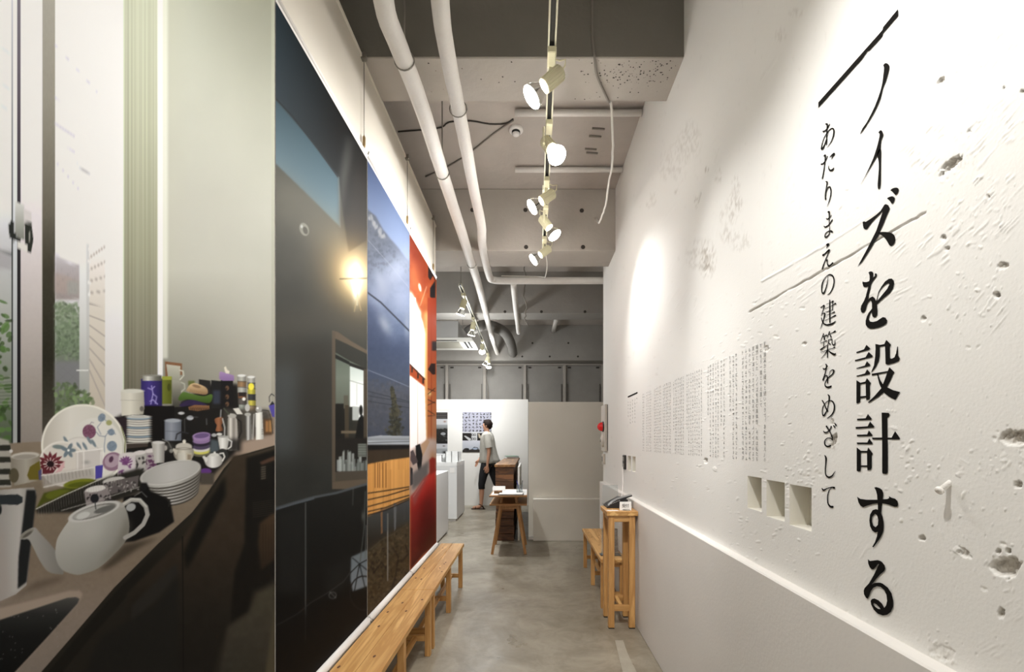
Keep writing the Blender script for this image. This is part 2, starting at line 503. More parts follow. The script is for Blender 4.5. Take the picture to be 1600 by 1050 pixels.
# trowel scrapes: long slanting ridges inside loose patches
def scrape(cx_, cy_, rx, ry, ang, amp, fine=2.2, seed=0):
    global hgt
    R = max(rx, ry) * 1.3
    c0, c1 = np.searchsorted(-PX[0], [-(cx_ + R), -(cx_ - R)])
    X = PX[:, c0:c1] - cx_; Y = PY[:, c0:c1] - cy_
    a = math.radians(ang); ca, sa = math.cos(a), math.sin(a)
    u = X * ca + Y * sa; v = -X * sa + Y * ca
    mask = np.clip((1 - (X / rx) ** 2 - (Y / ry) ** 2) * 2, 0, 1) * np.clip((fbm(X / 24 + 9, Y / 24 + 5, 40 + seed, 3) - 0.42) * 7, 0, 1)
    n = vnoise(u / (fine * 9) + 50, v / fine + 50, 60 + seed)
    hgt[:, c0:c1] += 0.5 * amp * mask * np.clip((n - 0.62) * 5, 0, 1)
for i, s in enumerate([(1520, 60, 80, 70, -55, .0022), (1480, 210, 90, 80, -48, .0026), (1560, 260, 70, 120, -46, .0024), (1450, 370, 70, 60, -42, .0024), (1530, 340, 60, 60, -45, .0022),
                       (1390, 480, 50, 60, -25, .0020), (1560, 480, 60, 50, -50, .0018), (1330, 540, 60, 30, -35, .0016), (1260, 440, 60, 40, -35, .0014),
                       (1100, 330, 50, 120, -80, .0010), (1080, 440, 60, 60, -60, .0012), (1540, 740, 60, 40, 30, .0018), (1460, 790, 40, 60, 70, .0012),
                       (1580, 990, 60, 60, -30, .0014), (1370, 880, 60, 40, -60, .0012), (1410, 900, 20, 40, -60, .0016), (1310, 500, 20, 20, -45, .0024)]):
    scrape(*s, seed=i)
# cracks and board joints
def crack(x0, y0, x1, y1, wdt, dep, rag=0.0):
    global hgt
    dx, dy = x1 - x0, y1 - y0; L = math.hypot(dx, dy)
    t = ((PX - x0) * dx + (PY - y0) * dy) / L
    d = ((PX - x0) * dy - (PY - y0) * dx) / L + rag * (vnoise(t / 9 + 7, t * 0, 77) - 0.5)
    hgt += dep * np.clip(1.4 - np.abs(d) / wdt, 0, 1) * ((t > 0) & (t < L)) * (0.55 + 0.9 * vnoise(t / 14 + 3, t * 0, 78))
crack(1170, 488, 1290, 421, 1.3, -.0045, 1.6)
crack(1290, 421, 1447, 332, 1.3, -.0045, 1.6)
crack(1190, 440, 1300, 377, 1.6, .0016, 1.2)
crack(1300, 377, 1372, 330, 1.4, .0008, 1.2)
crack(1189, 205, 1190, 440, 1.2, .0012, 1.0)
crack(1188, 125, 1214, 90, 1.2, -.002, 1.0)
crack(1378, 0, 1378, 200, 1.0, .0009, 0.4)
crack(1447, 120, 1447, 270, 1.0, .0006, 0.6)
crack(1195, 0, 1265, -8, 1.0, -.001, 0.6)
crack(1213, 60, 1268, 2, 0.9, -.001, 1.0)
crack(1030, 355, 1056, 318, 0.9, -.0012, 1)
crack(1108, 230, 1132, 190, 0.9, -.0012, 1)
crack(1090, 318, 1095, 300, 1.4, -.004, 1)
# broad unevenness
hgt += 0.0012 * (fbm(YY * 3.1, ZZ * 3.1, 90, 4) - 0.5)
# step: the upper left patch of plaster lies slightly deeper
for x0_, x1_, y0_, y1_ in ((1330, 1412, 90, 970), (1278, 1412, 10, 170), (1278, 1318, 190, 800), (1000, 1200, 528, 730), (978, 998, 608, 665)):
    m_ = (PX > x0_) & (PX < x1_) & (PY > y0_) & (PY < y1_)
    hgt[m_] = np.minimum(hgt[m_], 0.0011)
hole = np.zeros((len(zs) - 1, len(ys) - 1), bool)
yc = (ys[:-1] + ys[1:]) / 2; zc = (zs[:-1] + zs[1:]) / 2
for n in NICHES:
    hole |= ((yc[None, :] > n[0]) & (yc[None, :] < n[1]) & (zc[:, None] > n[2]) & (zc[:, None] < n[3]))
    inside = (YY > n[0] - 1e-6) & (YY < n[1] + 1e-6) & (ZZ > n[2] - 1e-6) & (ZZ < n[3] + 1e-6)
    hgt[inside] = 0.0
P = np.stack([XW - hgt, YY, ZZ], -1)
# grey smudges and scuffs in the paint, bare grey filler inside the gouges
stain = np.zeros_like(YY)
for i, (px_, py_, rx_, ry_, st) in enumerate([(1105, 405, 12, 26, .45), (1090, 398, 16, 22, .22), (1145, 325, 9, 22, .35), (1132, 335, 8, 14, .22), (1155, 320, 6, 12, .3), (1087, 315, 4, 10, .45), (1122, 275, 5, 12, .3),
        (1150, 290, 6, 14, .25), (1134, 365, 8, 12, .3), (1155, 375, 16, 16, .22), (1078, 220, 16, 26, .2), (1060, 250, 14, 30, .16), (1040, 260, 10, 20, .14), (1104, 265, 3, 4, .6), (1020, 310, 6, 10, .2),
        (1500, 255, 26, 8, .18), (1588, 684, 28, 12, .35), (1572, 880, 22, 16, .25), (1470, 1022, 18, 14, .15), (1564, 958, 5, 7, .5), (1220, 55, 8, 10, .2), (1243, 20, 10, 6, .2), (1012, 320, 4, 6, .25), (1058, 300, 4, 4, .3), (1300, 690, 6, 14, .4)]):
    u_ = (PX - px_) / rx_; v_ = (PY - py_) / ry_
    stain += 0.8 * st * np.clip(1.4 - (u_ * u_ + v_ * v_) / 1.3, 0, 1) * np.clip((fbm(PX / 2.2 + i * 7.3, PY / 5.0, 120, 4) - 0.46) * 7, 0, 1)
stain += 0.10 * np.clip((fbm(PX / 5.0, PY / 9.0, 130, 3) - 0.66) * 6, 0, 1)
stain += 0.22 * np.clip((-hgt - 0.0022) / 0.003, 0, 1)
stain = np.clip(stain, 0, 0.7)
tint = np.array(lin((232, 230, 225)))[None, None] * (1 - stain[..., None] * np.array((0.92, 1.0, 1.1)))
vcol_mat('plaster_paint', rough=0.75, spec=0.3, bump=0.0004, bscale=170)
grid_mesh('plaster_face', P[:, ::-1], 'plaster_paint', wr, np.concatenate([tint, np.ones(tint.shape[:2] + (1,))], -1)[:, ::-1], hole=hole[:, ::-1])
mat('niche_plastic', (226, 222, 210), 0.55)
for n in NICHES:
    d = 0.058
    a, b_, c, e = n
    q = MB()
    q.quad((XW, a, c), (XW, a, e), (XW + d, a, e), (XW + d, a, c))
    q.quad((XW, b_, c), (XW, b_, e), (XW + d, b_, e), (XW + d, b_, c))
    q.quad((XW, a, c), (XW, b_, c), (XW + d, b_, c), (XW + d, a, c))
    q.quad((XW, a, e), (XW, b_, e), (XW + d, b_, e), (XW + d, a, e))
    q.quad((XW + d, a, c), (XW + d, b_, c), (XW + d, b_, e), (XW + d, a, e))
    nb = q.build('niche', 'niche_plastic', wr)
    if n[0] < 2:
        yc_ = (a + b_) / 2
        MB().tube([(XW + d * 0.9, yc_ + 0.02 * math.cos(t), c + 0.04 + 0.02 * math.sin(t)) for t in [k * math.pi / 8 for k in range(17)]], 0.0012, 5).build('knockout_ring', 'niche_plastic', nb)

# far room
mat('hanger_grey', (104, 99, 92), 0.8)
wb = MB().span(-4.2, 3.2, 9.25, 9.45, 0, CEIL).build('wall_back', 'concrete_far'); tag(wb, kind='structure')
for px in (698, 757, 820, 882, 942):
    x = (px - CX) * 9.2 / F
    MB().span(x - 0.028, x + 0.028, 9.19, 9.25, 1.9, 2.80, 0.004).build('batten', 'concrete_beam', wb)
    for s in (-1, 1):
        MB().span(x + s * 0.06 - 0.006, x + s * 0.06 + 0.006, 9.215, 9.25, 1.9, 2.42).build('hanger_strip', 'hanger_grey', wb)
    for s in (-1, 1):
        MB().span(x + s * 0.10 - 0.03, x + s * 0.10 + 0.03, 9.22, 9.25, 2.74, 2.765).build('clip', 'tie_hole_dark', wb)
MB().span(-4.2, 3.2, 9.17, 9.25, 2.79, 2.83).build('head_rail', 'concrete_beam', wb)
o = MB().span(-4.4, -4.2, -2.6, 9.45, 0, CEIL).build('wall_left_far', 'paint_white'); tag(o, kind='structure')
o = MB().span(3.2, 3.4, 4.5, 9.45, 0, CEIL).build('wall_right_far', 'paint_partition'); tag(o, kind='structure')
o = MB().span(XW + 0.30, 3.2, 4.40, 4.70, 0, CEIL).build('wall_return', 'paint_white'); tag(o, kind='structure')
o = MB().span(-4.2, XL - 0.13, -2.6, -2.45, 0, CEIL).build('wall_front', 'paint_white'); tag(o, kind='structure')
MB().span(XL - 0.13, XW + 0.30, -2.6, -2.45, 2.25, CEIL).build('added_lintel', 'paint_white', o)  # unseen wall added to keep entrance light off the near beam's front
# white display wall the person walks past
wd = MB().span(-3.6, -0.035, 8.90, 9.02, 0, EYE + 66.0 / F * 8.9, 0.003).build('wall_display', 'paint_white'); tag(wd, kind='structure')
MB().span(-3.6, -1.30, 8.895, 8.901, 1.865, 1.873).build('panel_joint', 'paint_partition', wd)
# shaded partition at the end of the corridor, with its low block
wp = MB().span(-0.02, 3.2, 5.86, 6.0, 0, EYE + 62.0 / F * 5.86, 0.003).build('wall_partition', 'paint_partition'); tag(wp, kind='structure')
MB().span(0.042, 3.2, 5.73, 5.86, 0, 0.525, 0.003).build('low_block', 'paint_partition', wp)
MB().span(-0.02, 0.042, 5.80, 5.86, 0, 0.03).build('base_strip', 'paint_white', wp)
# ------------------------------------------------------------------ printing of the banners and posters
class Canvas:
    """a small painter: shapes are laid into an ink sheet whose unit is one photo pixel on the banner's plane"""
    def __init__(self, x0, y0, x1, y1, bg=(128, 128, 128)):
        self.x0, self.y0 = x0, y0
        self.W, self.H = int(x1 - x0), int(y1 - y0)
        self.a = np.zeros((self.H, self.W, 3)) + np.array(bg, float)
        self.fr(0, 0, 1)
    def fr(self, ox, oy, s):
        self.ox, self.oy, self.s = ox, oy, s
        return self
    def t(self, pts):
        p = np.asarray(pts, float).reshape(-1, 2)
        return p / self.s + np.array([self.ox, self.oy])
    def _win(self, xa, ya, xb, yb):
        i0 = max(0, int(math.floor(xa - self.x0)) - 1); i1 = min(self.W, int(math.ceil(xb - self.x0)) + 1)
        j0 = max(0, int(math.floor(ya - self.y0)) - 1); j1 = min(self.H, int(math.ceil(yb - self.y0)) + 1)
        return i0, i1, j0, j1
    def _put(self, win, m, col, alpha, tex):
        i0, i1, j0, j1 = win
        m = (m * alpha)[..., None]
        X, Y = np.meshgrid(np.arange(i0, i1) + self.x0 + 0.5, np.arange(j0, j1) + self.y0 + 0.5)
        c = col((X - self.ox) * self.s, (Y - self.oy) * self.s) if callable(col) else np.array(col, float)
        if tex:
            n = (fbm(X / tex[0] + 13, Y / (tex[2] if len(tex) > 2 else tex[0]) + 7, tex[3] if len(tex) > 3 else 3, 3) - 0.45) * tex[1]
            c = c + n[..., None]
        self.a[j0:j1, i0:i1] = self.a[j0:j1, i0:i1] * (1 - m) + c * m
    def poly(self, pts, col, soft=0.0, alpha=1.0, smooth=False, tex=None):
        p = self.t(pts)
        if smooth:
            n = len(p); q = []
            for i in range(n):
                a, b, c, d = p[i - 1], p[i], p[(i + 1) % n], p[(i + 2) % n]
                for k in range(5):
                    u = k / 5.0
                    q.append(0.5 * ((2 * b) + (c - a) * u + (2 * a - 5 * b + 4 * c - d) * u * u + (3 * b - a - 3 * c + d) * u ** 3))
            p = np.array(q)
        pad = soft * 2.5
        win = self._win(p[:, 0].min() - pad, p[:, 1].min() - pad, p[:, 0].max() + pad, p[:, 1].max() + pad)
        i0, i1, j0, j1 = win
        if i1 <= i0 or j1 <= j0: return self
        S = 3 if soft < 1.5 else 1
        gx = (np.arange((i1 - i0) * S) + 0.5) / S + i0 + self.x0
        gy = (np.arange((j1 - j0) * S) + 0.5) / S + j0 + self.y0
        X, Y = np.meshgrid(gx, gy)
        ins = np.zeros(X.shape, bool)
        n = len(p)
        for i in range(n):
            xa, ya = p[i]; xb, yb = p[(i + 1) % n]
            if ya == yb: continue
            ins ^= ((ya > Y) != (yb > Y)) & (X < (xb - xa) * (Y - ya) / (yb - ya) + xa)
        m = ins.reshape(j1 - j0, S, i1 - i0, S).mean((1, 3))
        if soft > 0: m = blur(m, soft)
        self._put(win, m, col, alpha, tex)
        return self
    def ell(self, cx, cy, rx, ry, col, ang=0.0, soft=0.0, alpha=1.0, ring=None, tex=None):
        (cx, cy), = self.t([(cx, cy)]); rx /= self.s; ry /= self.s
        R = max(rx, ry) * (1 + 2.2 * soft) + 2
        win = self._win(cx - R, cy - R, cx + R, cy + R)
        i0, i1, j0, j1 = win
        if i1 <= i0 or j1 <= j0: return self
        X, Y = np.meshgrid(np.arange(i0, i1) + self.x0 + 0.5 - cx, np.arange(j0, j1) + self.y0 + 0.5 - cy)
        a = math.radians(ang); ca, sa = math.cos(a), math.sin(a)
        d = np.sqrt(((X * ca + Y * sa) / rx) ** 2 + ((-X * sa + Y * ca) / ry) ** 2)
        if soft > 0:
            m = np.exp(-(d / (0.5 + 0.5 * soft)) ** 2)
        elif ring:
            m = np.clip(ring / self.s / 2 + 0.5 - np.abs(d - 1) * min(rx, ry), 0, 1)
        else:
            m = np.clip((1 - d) * min(rx, ry) + 0.5, 0, 1)
        self._put(win, m, col, alpha, tex)
        return self
    def line(self, pts, wd, col, alpha=1.0, soft=0.0):
        p = self.t(pts); wd = wd / self.s
        pad = wd + 2 + soft * 2
        win = self._win(p[:, 0].min() - pad, p[:, 1].min() - pad, p[:, 0].max() + pad, p[:, 1].max() + pad)
        i0, i1, j0, j1 = win
        if i1 <= i0 or j1 <= j0: return self
        X, Y = np.meshgrid(np.arange(i0, i1) + self.x0 + 0.5, np.arange(j0, j1) + self.y0 + 0.5)
        d = np.full(X.shape, 1e9)
        for (xa, ya), (xb, yb) in zip(p[:-1], p[1:]):
            L2 = (xb - xa) ** 2 + (yb - ya) ** 2 + 1e-9
            u = np.clip(((X - xa) * (xb - xa) + (Y - ya) * (yb - ya)) / L2, 0, 1)
            d = np.minimum(d, np.hypot(X - xa - u * (xb - xa), Y - ya - u * (yb - ya)))
        m = np.clip((wd / 2 + 0.5 - d) / (1 + soft), 0, 1)
        if wd < 1: m = m * max(wd, 0.3) / np.maximum(m.max(), 1e-6) if m.max() > 0 else m
        self._put(win, m, col, alpha, None)
        return self
    def rect(self, x0, y0, x1, y1, col, **k):
        return self.poly([(x0, y0), (x1, y0), (x1, y1), (x0, y1)], col, **k)
    def sample(self, px, py):
        x = np.clip(px - self.x0 - 0.5, 0, self.W - 1.001); y = np.clip(py - self.y0 - 0.5, 0, self.H - 1.001)
        i = x.astype(int); j = y.astype(int); fx = (x - i)[..., None]; fy = (y - j)[..., None]
        a = self.a
        return (a[j, i] * (1 - fx) + a[j, i + 1] * fx) * (1 - fy) + (a[j + 1, i] * (1 - fx) + a[j + 1, i + 1] * fx) * fy

def blur(m, s):
    r = int(max(1, round(s * 2)))
    k = np.exp(-0.5 * (np.arange(-r, r + 1) / s) ** 2); k /= k.sum()
    q = np.pad(m, ((r, r), (r, r)), mode='edge')
    q = sum(k[i] * q[i:i + m.shape[0], :] for i in range(2 * r + 1))
    return sum(k[i] * q[:, i:i + m.shape[1]] for i in range(2 * r + 1))
def vg(*st):
    """vertical gradient from stops (y, colour) in the current frame"""
    ys_ = [s[0] for s in st]; cs = np.array([s[1] for s in st], float)
    return lambda X, Y: np.stack([np.interp(Y, ys_, cs[:, k]) for k in range(3)], -1)
def hg(*st):
    xs_ = [s[0] for s in st]; cs = np.array([s[1] for s in st], float)
    return lambda X, Y: np.stack([np.interp(X, xs_, cs[:, k]) for k in range(3)], -1)
def ink(c, gain):
    c = np.clip(c, 0, 430) / 255.0
    l = np.where(c <= 0.04045, c / 12.92, ((c + 0.055) / 1.055) ** 2.4)
    return np.clip(l * gain, 0.0035, 0.9)

# ---------------------------------------------------------------- banner 1: the kitchen counter by the window
def paint_kitchen():
    c = Canvas(-110, -60, 436, 1260, (20, 19, 16))
    r_ = random.Random(3)
    # plaster wall behind
    def wallcol(X, Y):
        top = np.stack([np.interp(X, [250, 300, 430], v) for v in ([232, 222, 186], [233, 224, 186], [208, 203, 164])], -1)
        mid = np.stack([np.interp(X, [250, 300, 430], v) for v in ([224, 218, 200], [222, 216, 198], [203, 200, 182])], -1)
        low = np.stack([np.interp(X, [250, 300, 430], v) for v in ([150, 158, 196], [147, 155, 190], [132, 140, 174])], -1)
        t = np.clip(Y / 330.0, 0, 1)[..., None]; u = np.clip((Y - 420) / 190.0, 0, 1)[..., None]
        return 0.81 * ((top * (1 - t) + mid * t) * (1 - u) + low * u)
    c.rect(240, -60, 436, 720, wallcol, tex=(60, 6))
    # window side: sky fog
    c.rect(-110, -60, 200, 760, vg((0, (248, 247, 250)), (330, (243, 240, 245)), (420, (225, 222, 226)), (640, (120, 122, 115))))
    c.fr(0, 0, 1.875)
    # left pane
    c.rect(-200, -100, 36, 1300, vg((0, (245, 246, 250)), (600, (226, 228, 234)), (700, (200, 200, 202)), (900, (168, 170, 165)), (1300, (70, 80, 60))))
    for y in (150, 255, 320): c.line([(0, y - 16), (36, y + 16)], 5, (205, 208, 212), 0.7)
    c.poly([(-200, 690), (36, 735), (36, 790), (-200, 770)], (160, 158, 160), 2, 0.8)
    c.line([(-50, 720), (36, 748)], 3, (90, 92, 90), 0.8)
    c.line([(-50, 790), (36, 812)], 3, (120, 120, 118), 0.8)
    c.fr(0, 0, 1)
    for k in range(260):
        y = r_.uniform(470, 720); g = r_.uniform(0.45, 1.0)
        c.ell(r_.uniform(-100, 19), y, r_.uniform(3, 9), r_.uniform(2, 5), (int(88 * g), int(122 * g), int(62 * g)), r_.uniform(-60, 60), alpha=0.75)
    for k in range(9): c.line([(-20, 592 + k * 5), (19, 588 + k * 5.4)], 1.6, (150, 150, 140), 0.5)
    # sash lines
    c.rect(18, -60, 20.5, 800, vg((0, (190, 190, 196)), (400, (40, 46, 44)), (800, (20, 24, 22))))
    c.rect(20.5, -60, 27, 800, vg((0, (232, 234, 240)), (320, (215, 218, 222)), (640, (150, 152, 150))))
    c.rect(27, -60, 32.5, 800, vg((0, (110, 104, 112)), (200, (70, 62, 70)), (420, (30, 26, 28)), (800, (16, 14, 14))))
    c.rect(32.5, -60, 67, 800, vg((0, (250, 247, 252)), (250, (238, 233, 240)), (420, (204, 196, 194)), (600, (152, 144, 136)), (760, (118, 110, 102))), tex=(3, 5))
    c.rect(66, -60, 86, 720, vg((0, (158, 154, 142)), (160, (140, 135, 122)), (330, (100, 95, 82)), (420, (58, 54, 42)), (560, (38, 36, 26)), (690, (70, 65, 56))), tex=(2.5, 9))
    # window latch
    c.fr(0, 290, 2.84)
    c.poly([(68, 70), (108, 92), (108, 245), (66, 215)], vg((70, (210, 210, 205)), (245, (120, 122, 112))))
    c.poly([(104, 92), (140, 125), (140, 180), (108, 175)], (205, 200, 198))
    c.poly([(110, 160), (140, 170), (148, 240), (138, 295), (112, 290)], (38, 40, 34))
    c.rect(128, 200, 134, 245, (150, 150, 140))
    c.poly([(78, 242), (122, 262), (122, 295), (78, 280)], (215, 212, 205))
    c.poly([(38, 165), (62, 158), (62, 205), (85, 240), (62, 248), (40, 220)], (36, 38, 34))
    # middle pane: gable, pole, siding, hedge
    c.fr(80, 380, 3.75)
    c.poly([(22, 60), (110, 120), (170, 125), (170, 330), (22, 330)], vg((60, (196, 192, 196)), (140, (172, 166, 168)), (330, (150, 140, 136))), 1.5)
    c.poly([(22, 175), (170, 220), (170, 300), (22, 290)], (165, 150, 142), 2, 0.8)
    c.rect(95, 220, 165, 300, (150, 156, 152), soft=2, alpha=0.6)
    c.poly([(22, 345), (60, 335), (140, 375), (172, 450), (172, 1050), (22, 1050)], vg((340, (150, 160, 140)), (600, (110, 124, 102)), (760, (112, 112, 110)), (1050, (90, 105, 75))), 2)
    for k in range(300):
        x, y = r_.uniform(24, 170), r_.uniform(350, 680); g = r_.uniform(0.6, 1.1)
        c.ell(x, y, r_.uniform(6, 16), r_.uniform(5, 10), (int(122 * g), int(140 * g), int(110 * g)), r_.uniform(0, 180), alpha=0.45)
    c.rect(22, 695, 170, 850, (118, 118, 120), soft=2, alpha=0.85)
    for k in range(16):
        c.line([(22, 120 + k * 52), (172, 250 + k * 52)], 1.6, (90, 95, 92), 0.30); c.line([(22, 250 + k * 52), (172, 120 + k * 52)], 1.6, (90, 95, 92), 0.30)
    c.rect(222, -200, 318, 1050, vg((-200, (250, 249, 250)), (0, (232, 226, 222)), (400, (205, 198, 186)), (1050, (176, 166, 150))))
    for (ya, yb) in [(85, 18), (155, 108), (222, 196), (290, 282), (356, 376), (424, 460), (480, 548), (545, 630), (615, 720), (680, 840), (745, 960)]:
        c.line([(224, ya), (318, yb)], 9, (158, 150, 142), 0.75)
    c.rect(165, -1450, 222, 900, vg((-1450, (252, 252, 253)), (-700, (246, 246, 248)), (-100, (236, 236, 236)), (400, (205, 205, 202)), (900, (150, 152, 146))))
    c.rect(206, 0, 222, 900, (160, 160, 156), alpha=0.35)
    for y in (40, 105, 230, 295): c.ell(224, y, 9, 9, (250, 250, 250))
    c.line([(150, 745), (215, 745)], 7, (215, 215, 210))
    for k in range(150):
        x, y = r_.uniform(24, 245), r_.uniform(820, 1050); g = r_.uniform(0.55, 1.15)
        if y < 820 + abs(x - 70) * 0.35 and x > 150: continue
        c.ell(x, y, r_.uniform(8, 22), r_.uniform(6, 12), (int(112 * g), int(134 * g), int(88 * g)), r_.uniform(0, 180), alpha=0.6)
    # upper window: downpipe head and wires
    c.fr(0, 0, 1.875)
    c.poly([(222, -60), (296, -60), (296, 470), (262, 520), (222, 490)], vg((0, (250, 250, 252)), (300, (243, 242, 245)), (520, (230, 230, 230))))
    c.line([(224, 480), (262, 512)], 5, (170, 168, 168), 0.8)
    for (a_, b_) in [((160, 130), (312, 300)), ((160, 285), (218, 330)), ((160, 360), (218, 400)), ((160, 405), (218, 445)), ((160, 470), (235, 560))]:
        c.line([a_, b_], 3, (170, 165, 172), 0.55)
    c.rect(286, -60, 312, 380, (248, 247, 249), alpha=0.8)
    # frame right of the window, curtain, bright edge
    c.fr(0, 0, 1)
    c.rect(164, -60, 193.5, 700, vg((0, (254, 254, 254)), (300, (250, 249, 249)), (480, (222, 220, 220)), (640, (196, 192, 188))))
    c.rect(193, -60, 248, 640, vg((0, (196, 199, 176)), (200, (186, 188, 162)), (400, (152, 152, 128)), (560, (118, 114, 98)), (640, (100, 96, 82))))
    for k in range(46):
        x = r_.uniform(193.5, 247); d_ = r_.uniform(-26, 14)
        c.rect(x, -60, x + r_.uniform(0.8, 2.4), 640, vg((0, (190 + d_, 192 + d_, 168 + d_)), (400, (148 + d_, 147 + d_, 124 + d_)), (640, (100 + d_, 96 + d_, 82 + d_))), alpha=0.5)
    c.rect(192, -60, 194, 640, (200, 214, 180), alpha=0.6)
    c.rect(246.5, -60, 254.5, 592, vg((0, (255, 255, 255)), (400, (250, 250, 244)), (592, (222, 220, 226))))
    c.rect(254.5, -60, 262, 560, (246, 246, 232), soft=1.5, alpha=0.5)
    c.rect(424, -60, 432, 700, vg((0, (176, 178, 156)), (700, (130, 126, 112))), alpha=0.65)
    # counter top and cabinets
    c.fr(0, 0, 1)
    c.poly([(-110, 1260), (-110, 700), (60, 690), (200, 700), (300, 700), (436, 640), (436, 694), (366, 714), (350, 732), (327, 766), (300, 801), (249, 848), (177, 920), (110, 998), (63, 1052), (-60, 1260)],
           vg((660, (128, 114, 98)), (760, (112, 100, 84)), (880, (110, 97, 82)), (960, (118, 106, 94)), (1050, (112, 102, 92))), tex=(5, 8))
    c.poly([(366, 714), (436, 694), (436, 668), (330, 700), (350, 720)], (146, 128, 112), 1)
    c.poly([(436, 694), (366, 714), (350, 732), (327, 766), (300, 801), (249, 848), (177, 920), (110, 998), (63, 1052), (-60, 1260), (436, 1260)], (30, 27, 22))
    c.poly([(436, 696), (368, 716), (352, 735), (329, 770), (302, 806), (252, 853), (180, 926), (113, 1004), (68, 1060), (90, 1060), (133, 1006), (200, 930), (268, 862), (316, 815), (342, 776), (362, 745), (374, 724), (436, 706)],
           vg((700, (60, 52, 40)), (780, (40, 35, 26)), (900, (22, 20, 16))), 1.0)
    c.fr(240, 680, 2.838)
    c.poly([(350, 90), (420, 85), (400, 600), (330, 830), (260, 1060), (-120, 1060), (-120, 700), (125, 460), (320, 180)], vg((90, (48, 40, 30)), (450, (44, 36, 27)), (800, (27, 24, 19)), (1060, (22, 20, 17))), 2, tex=(14, 6))
    c.poly([(318, 180), (318, 270), (230, 440), (145, 600), (135, 520), (220, 330)], (14, 13, 10), 3)
    c.line([(128, 450), (132, 1060)], 4, (10, 9, 8))
    c.poly([(100, 570), (110, 610), (20, 730), (-20, 760), (-100, 830), (-100, 760), (0, 660)], (34, 32, 28), 2)
    c.poly([(110, 610), (110, 1060), (-300, 1060), (-240, 900), (0, 760)], (24, 23, 20), 4)
    c.poly([(412, 100), (545, 60), (545, 620), (500, 660), (440, 690), (420, 780), (340, 830), (360, 600), (405, 480)], (17, 15, 12), 2)
    c.poly([(470, 120), (540, 90), (540, 110), (480, 132)], (70, 50, 38), 1)
    for k in range(8): c.line([(440, 300 + k * 9), (545, 285 + k * 9)], 2.5, (52, 47, 38), 0.6)
    for k in range(6): c.poly([(476, 140 + k * 10), (498, 136 + k * 10), (498, 143 + k * 10), (476, 147 + k * 10)], (70, 64, 54), 0.5)
    c.poly([(470, 390), (530, 345), (545, 345), (545, 545), (475, 600), (462, 480)], vg((340, (58, 44, 30)), (600, (36, 28, 20))), 2)
    for k in range(5): c.line([(485 + k * 12, 395), (485 + k * 12, 560)], 2, (30, 22, 14), 0.6)
    c.poly([(455, 700), (545, 655), (545, 1100), (280, 1100), (330, 850), (420, 790)], vg((660, (58, 54, 42)), (900, (50, 46, 38)), (1060, (42, 40, 33))), 3, tex=(8, 8))
    c.poly([(540, 720), (545, 700), (545, 1100), (490, 1100)], (66, 60, 46), 2)
    c.fr(0, 760, 3.62)
    # sink
    c.poly([(-400, 860), (0, 690), (200, 640), (390, 590), (450, 588), (468, 610), (450, 650), (260, 860), (80, 1060), (-400, 1060)], (140, 126, 112), 1.5)
    c.poly([(-400, 880), (0, 755), (200, 690), (380, 630), (430, 626), (450, 636), (440, 660), (260, 860), (75, 1060), (-400, 1060)], vg((620, (72, 70, 66)), (720, (38, 38, 36)), (850, (20, 20, 19)), (1050, (14, 14, 13))), 0.6)
    for _ in range(26): c.ell(r_.uniform(0, 330), r_.uniform(680, 1000), 2.5, 2.5, (130, 130, 126), alpha=0.7)
    # dark clutter zone at the back of the counter
    c.fr(0, 0, 1)
    c.poly([(170, 660), (190, 648), (260, 640), (330, 600), (372, 600), (380, 668), (366, 710), (330, 745), (300, 760), (200, 770), (150, 745)], (24, 22, 20), 2.5)
    # ---- objects (frame: two close views of the counter)
    A = (0, 560, 4.375); B = (190, 540, 4.375)
    c.fr(*B)
    # jars and tins along the wall
    c.poly([(296, 108), (412, 122), (414, 200), (300, 220)], (120, 84, 58)); c.poly([(306, 128), (402, 140), (398, 320), (330, 330)], vg((130, (178, 176, 160)), (330, (110, 108, 95))))
    c.line([(398, 168), (420, 175), (424, 205), (400, 232)], 9, (185, 184, 168)); c.line([(404, 250), (430, 262), (432, 295), (408, 315)], 9, (165, 164, 148))
    c.poly([(340, 235), (405, 245), (405, 420), (350, 420)], vg((235, (150, 148, 134)), (420, (60, 58, 50))))
    c.rect(275, 215, 342, 398, hg((275, (104, 110, 40)), (342, (76, 82, 24)))); c.rect(275, 210, 342, 235, (140, 146, 56)); c.ell(324, 285, 12, 26, (56, 62, 20), alpha=0.8)
    c.rect(133, 228, 277, 415, hg((133, (44, 36, 88)), (190, (62, 50, 116)), (277, (34, 27, 70)))); c.ell(205, 415, 72, 12, (40, 30, 80))
    c.poly([(145, 205), (272, 205), (275, 240), (142, 240)], hg((142, (120, 118, 108)), (180, (200, 198, 188)), (230, (110, 108, 98)), (275, (70, 68, 62))))
    c.ell(208, 204, 64, 6, (130, 128, 118))
    for p_ in ([(205, 275), (215, 330), (200, 400)], [(215, 330), (240, 350), (230, 395)], [(180, 290), (205, 300), (225, 280)], [(195, 380), (215, 370), (245, 400)]): c.line(p_, 8, (150, 140, 190), 0.85)
    # black box under the tins
    c.rect(158, 412, 360, 640, (16, 14, 13))
    # round felt pile, books
    c.poly([(528, 230), (606, 240), (606, 330), (528, 320)], (34, 32, 30)); c.poly([(612, 236), (690, 244), (690, 430), (612, 430)], (28, 27, 26)); c.poly([(680, 236), (762, 238), (760, 425), (676, 430)], (22, 20, 20))
    c.rect(625, 305, 672, 400, (52, 58, 72), soft=1.5, alpha=0.8)
    for y in (290, 350, 400): c.ell(722, y, 13, 17, (110, 80, 56), alpha=0.75); c.ell(716, y + 6, 5, 7, (30, 22, 18))
    c.poly([(668, 182), (680, 178), (768, 204), (768, 240), (690, 240), (668, 228)], vg((180, (150, 124, 164)), (240, (126, 100, 142))))
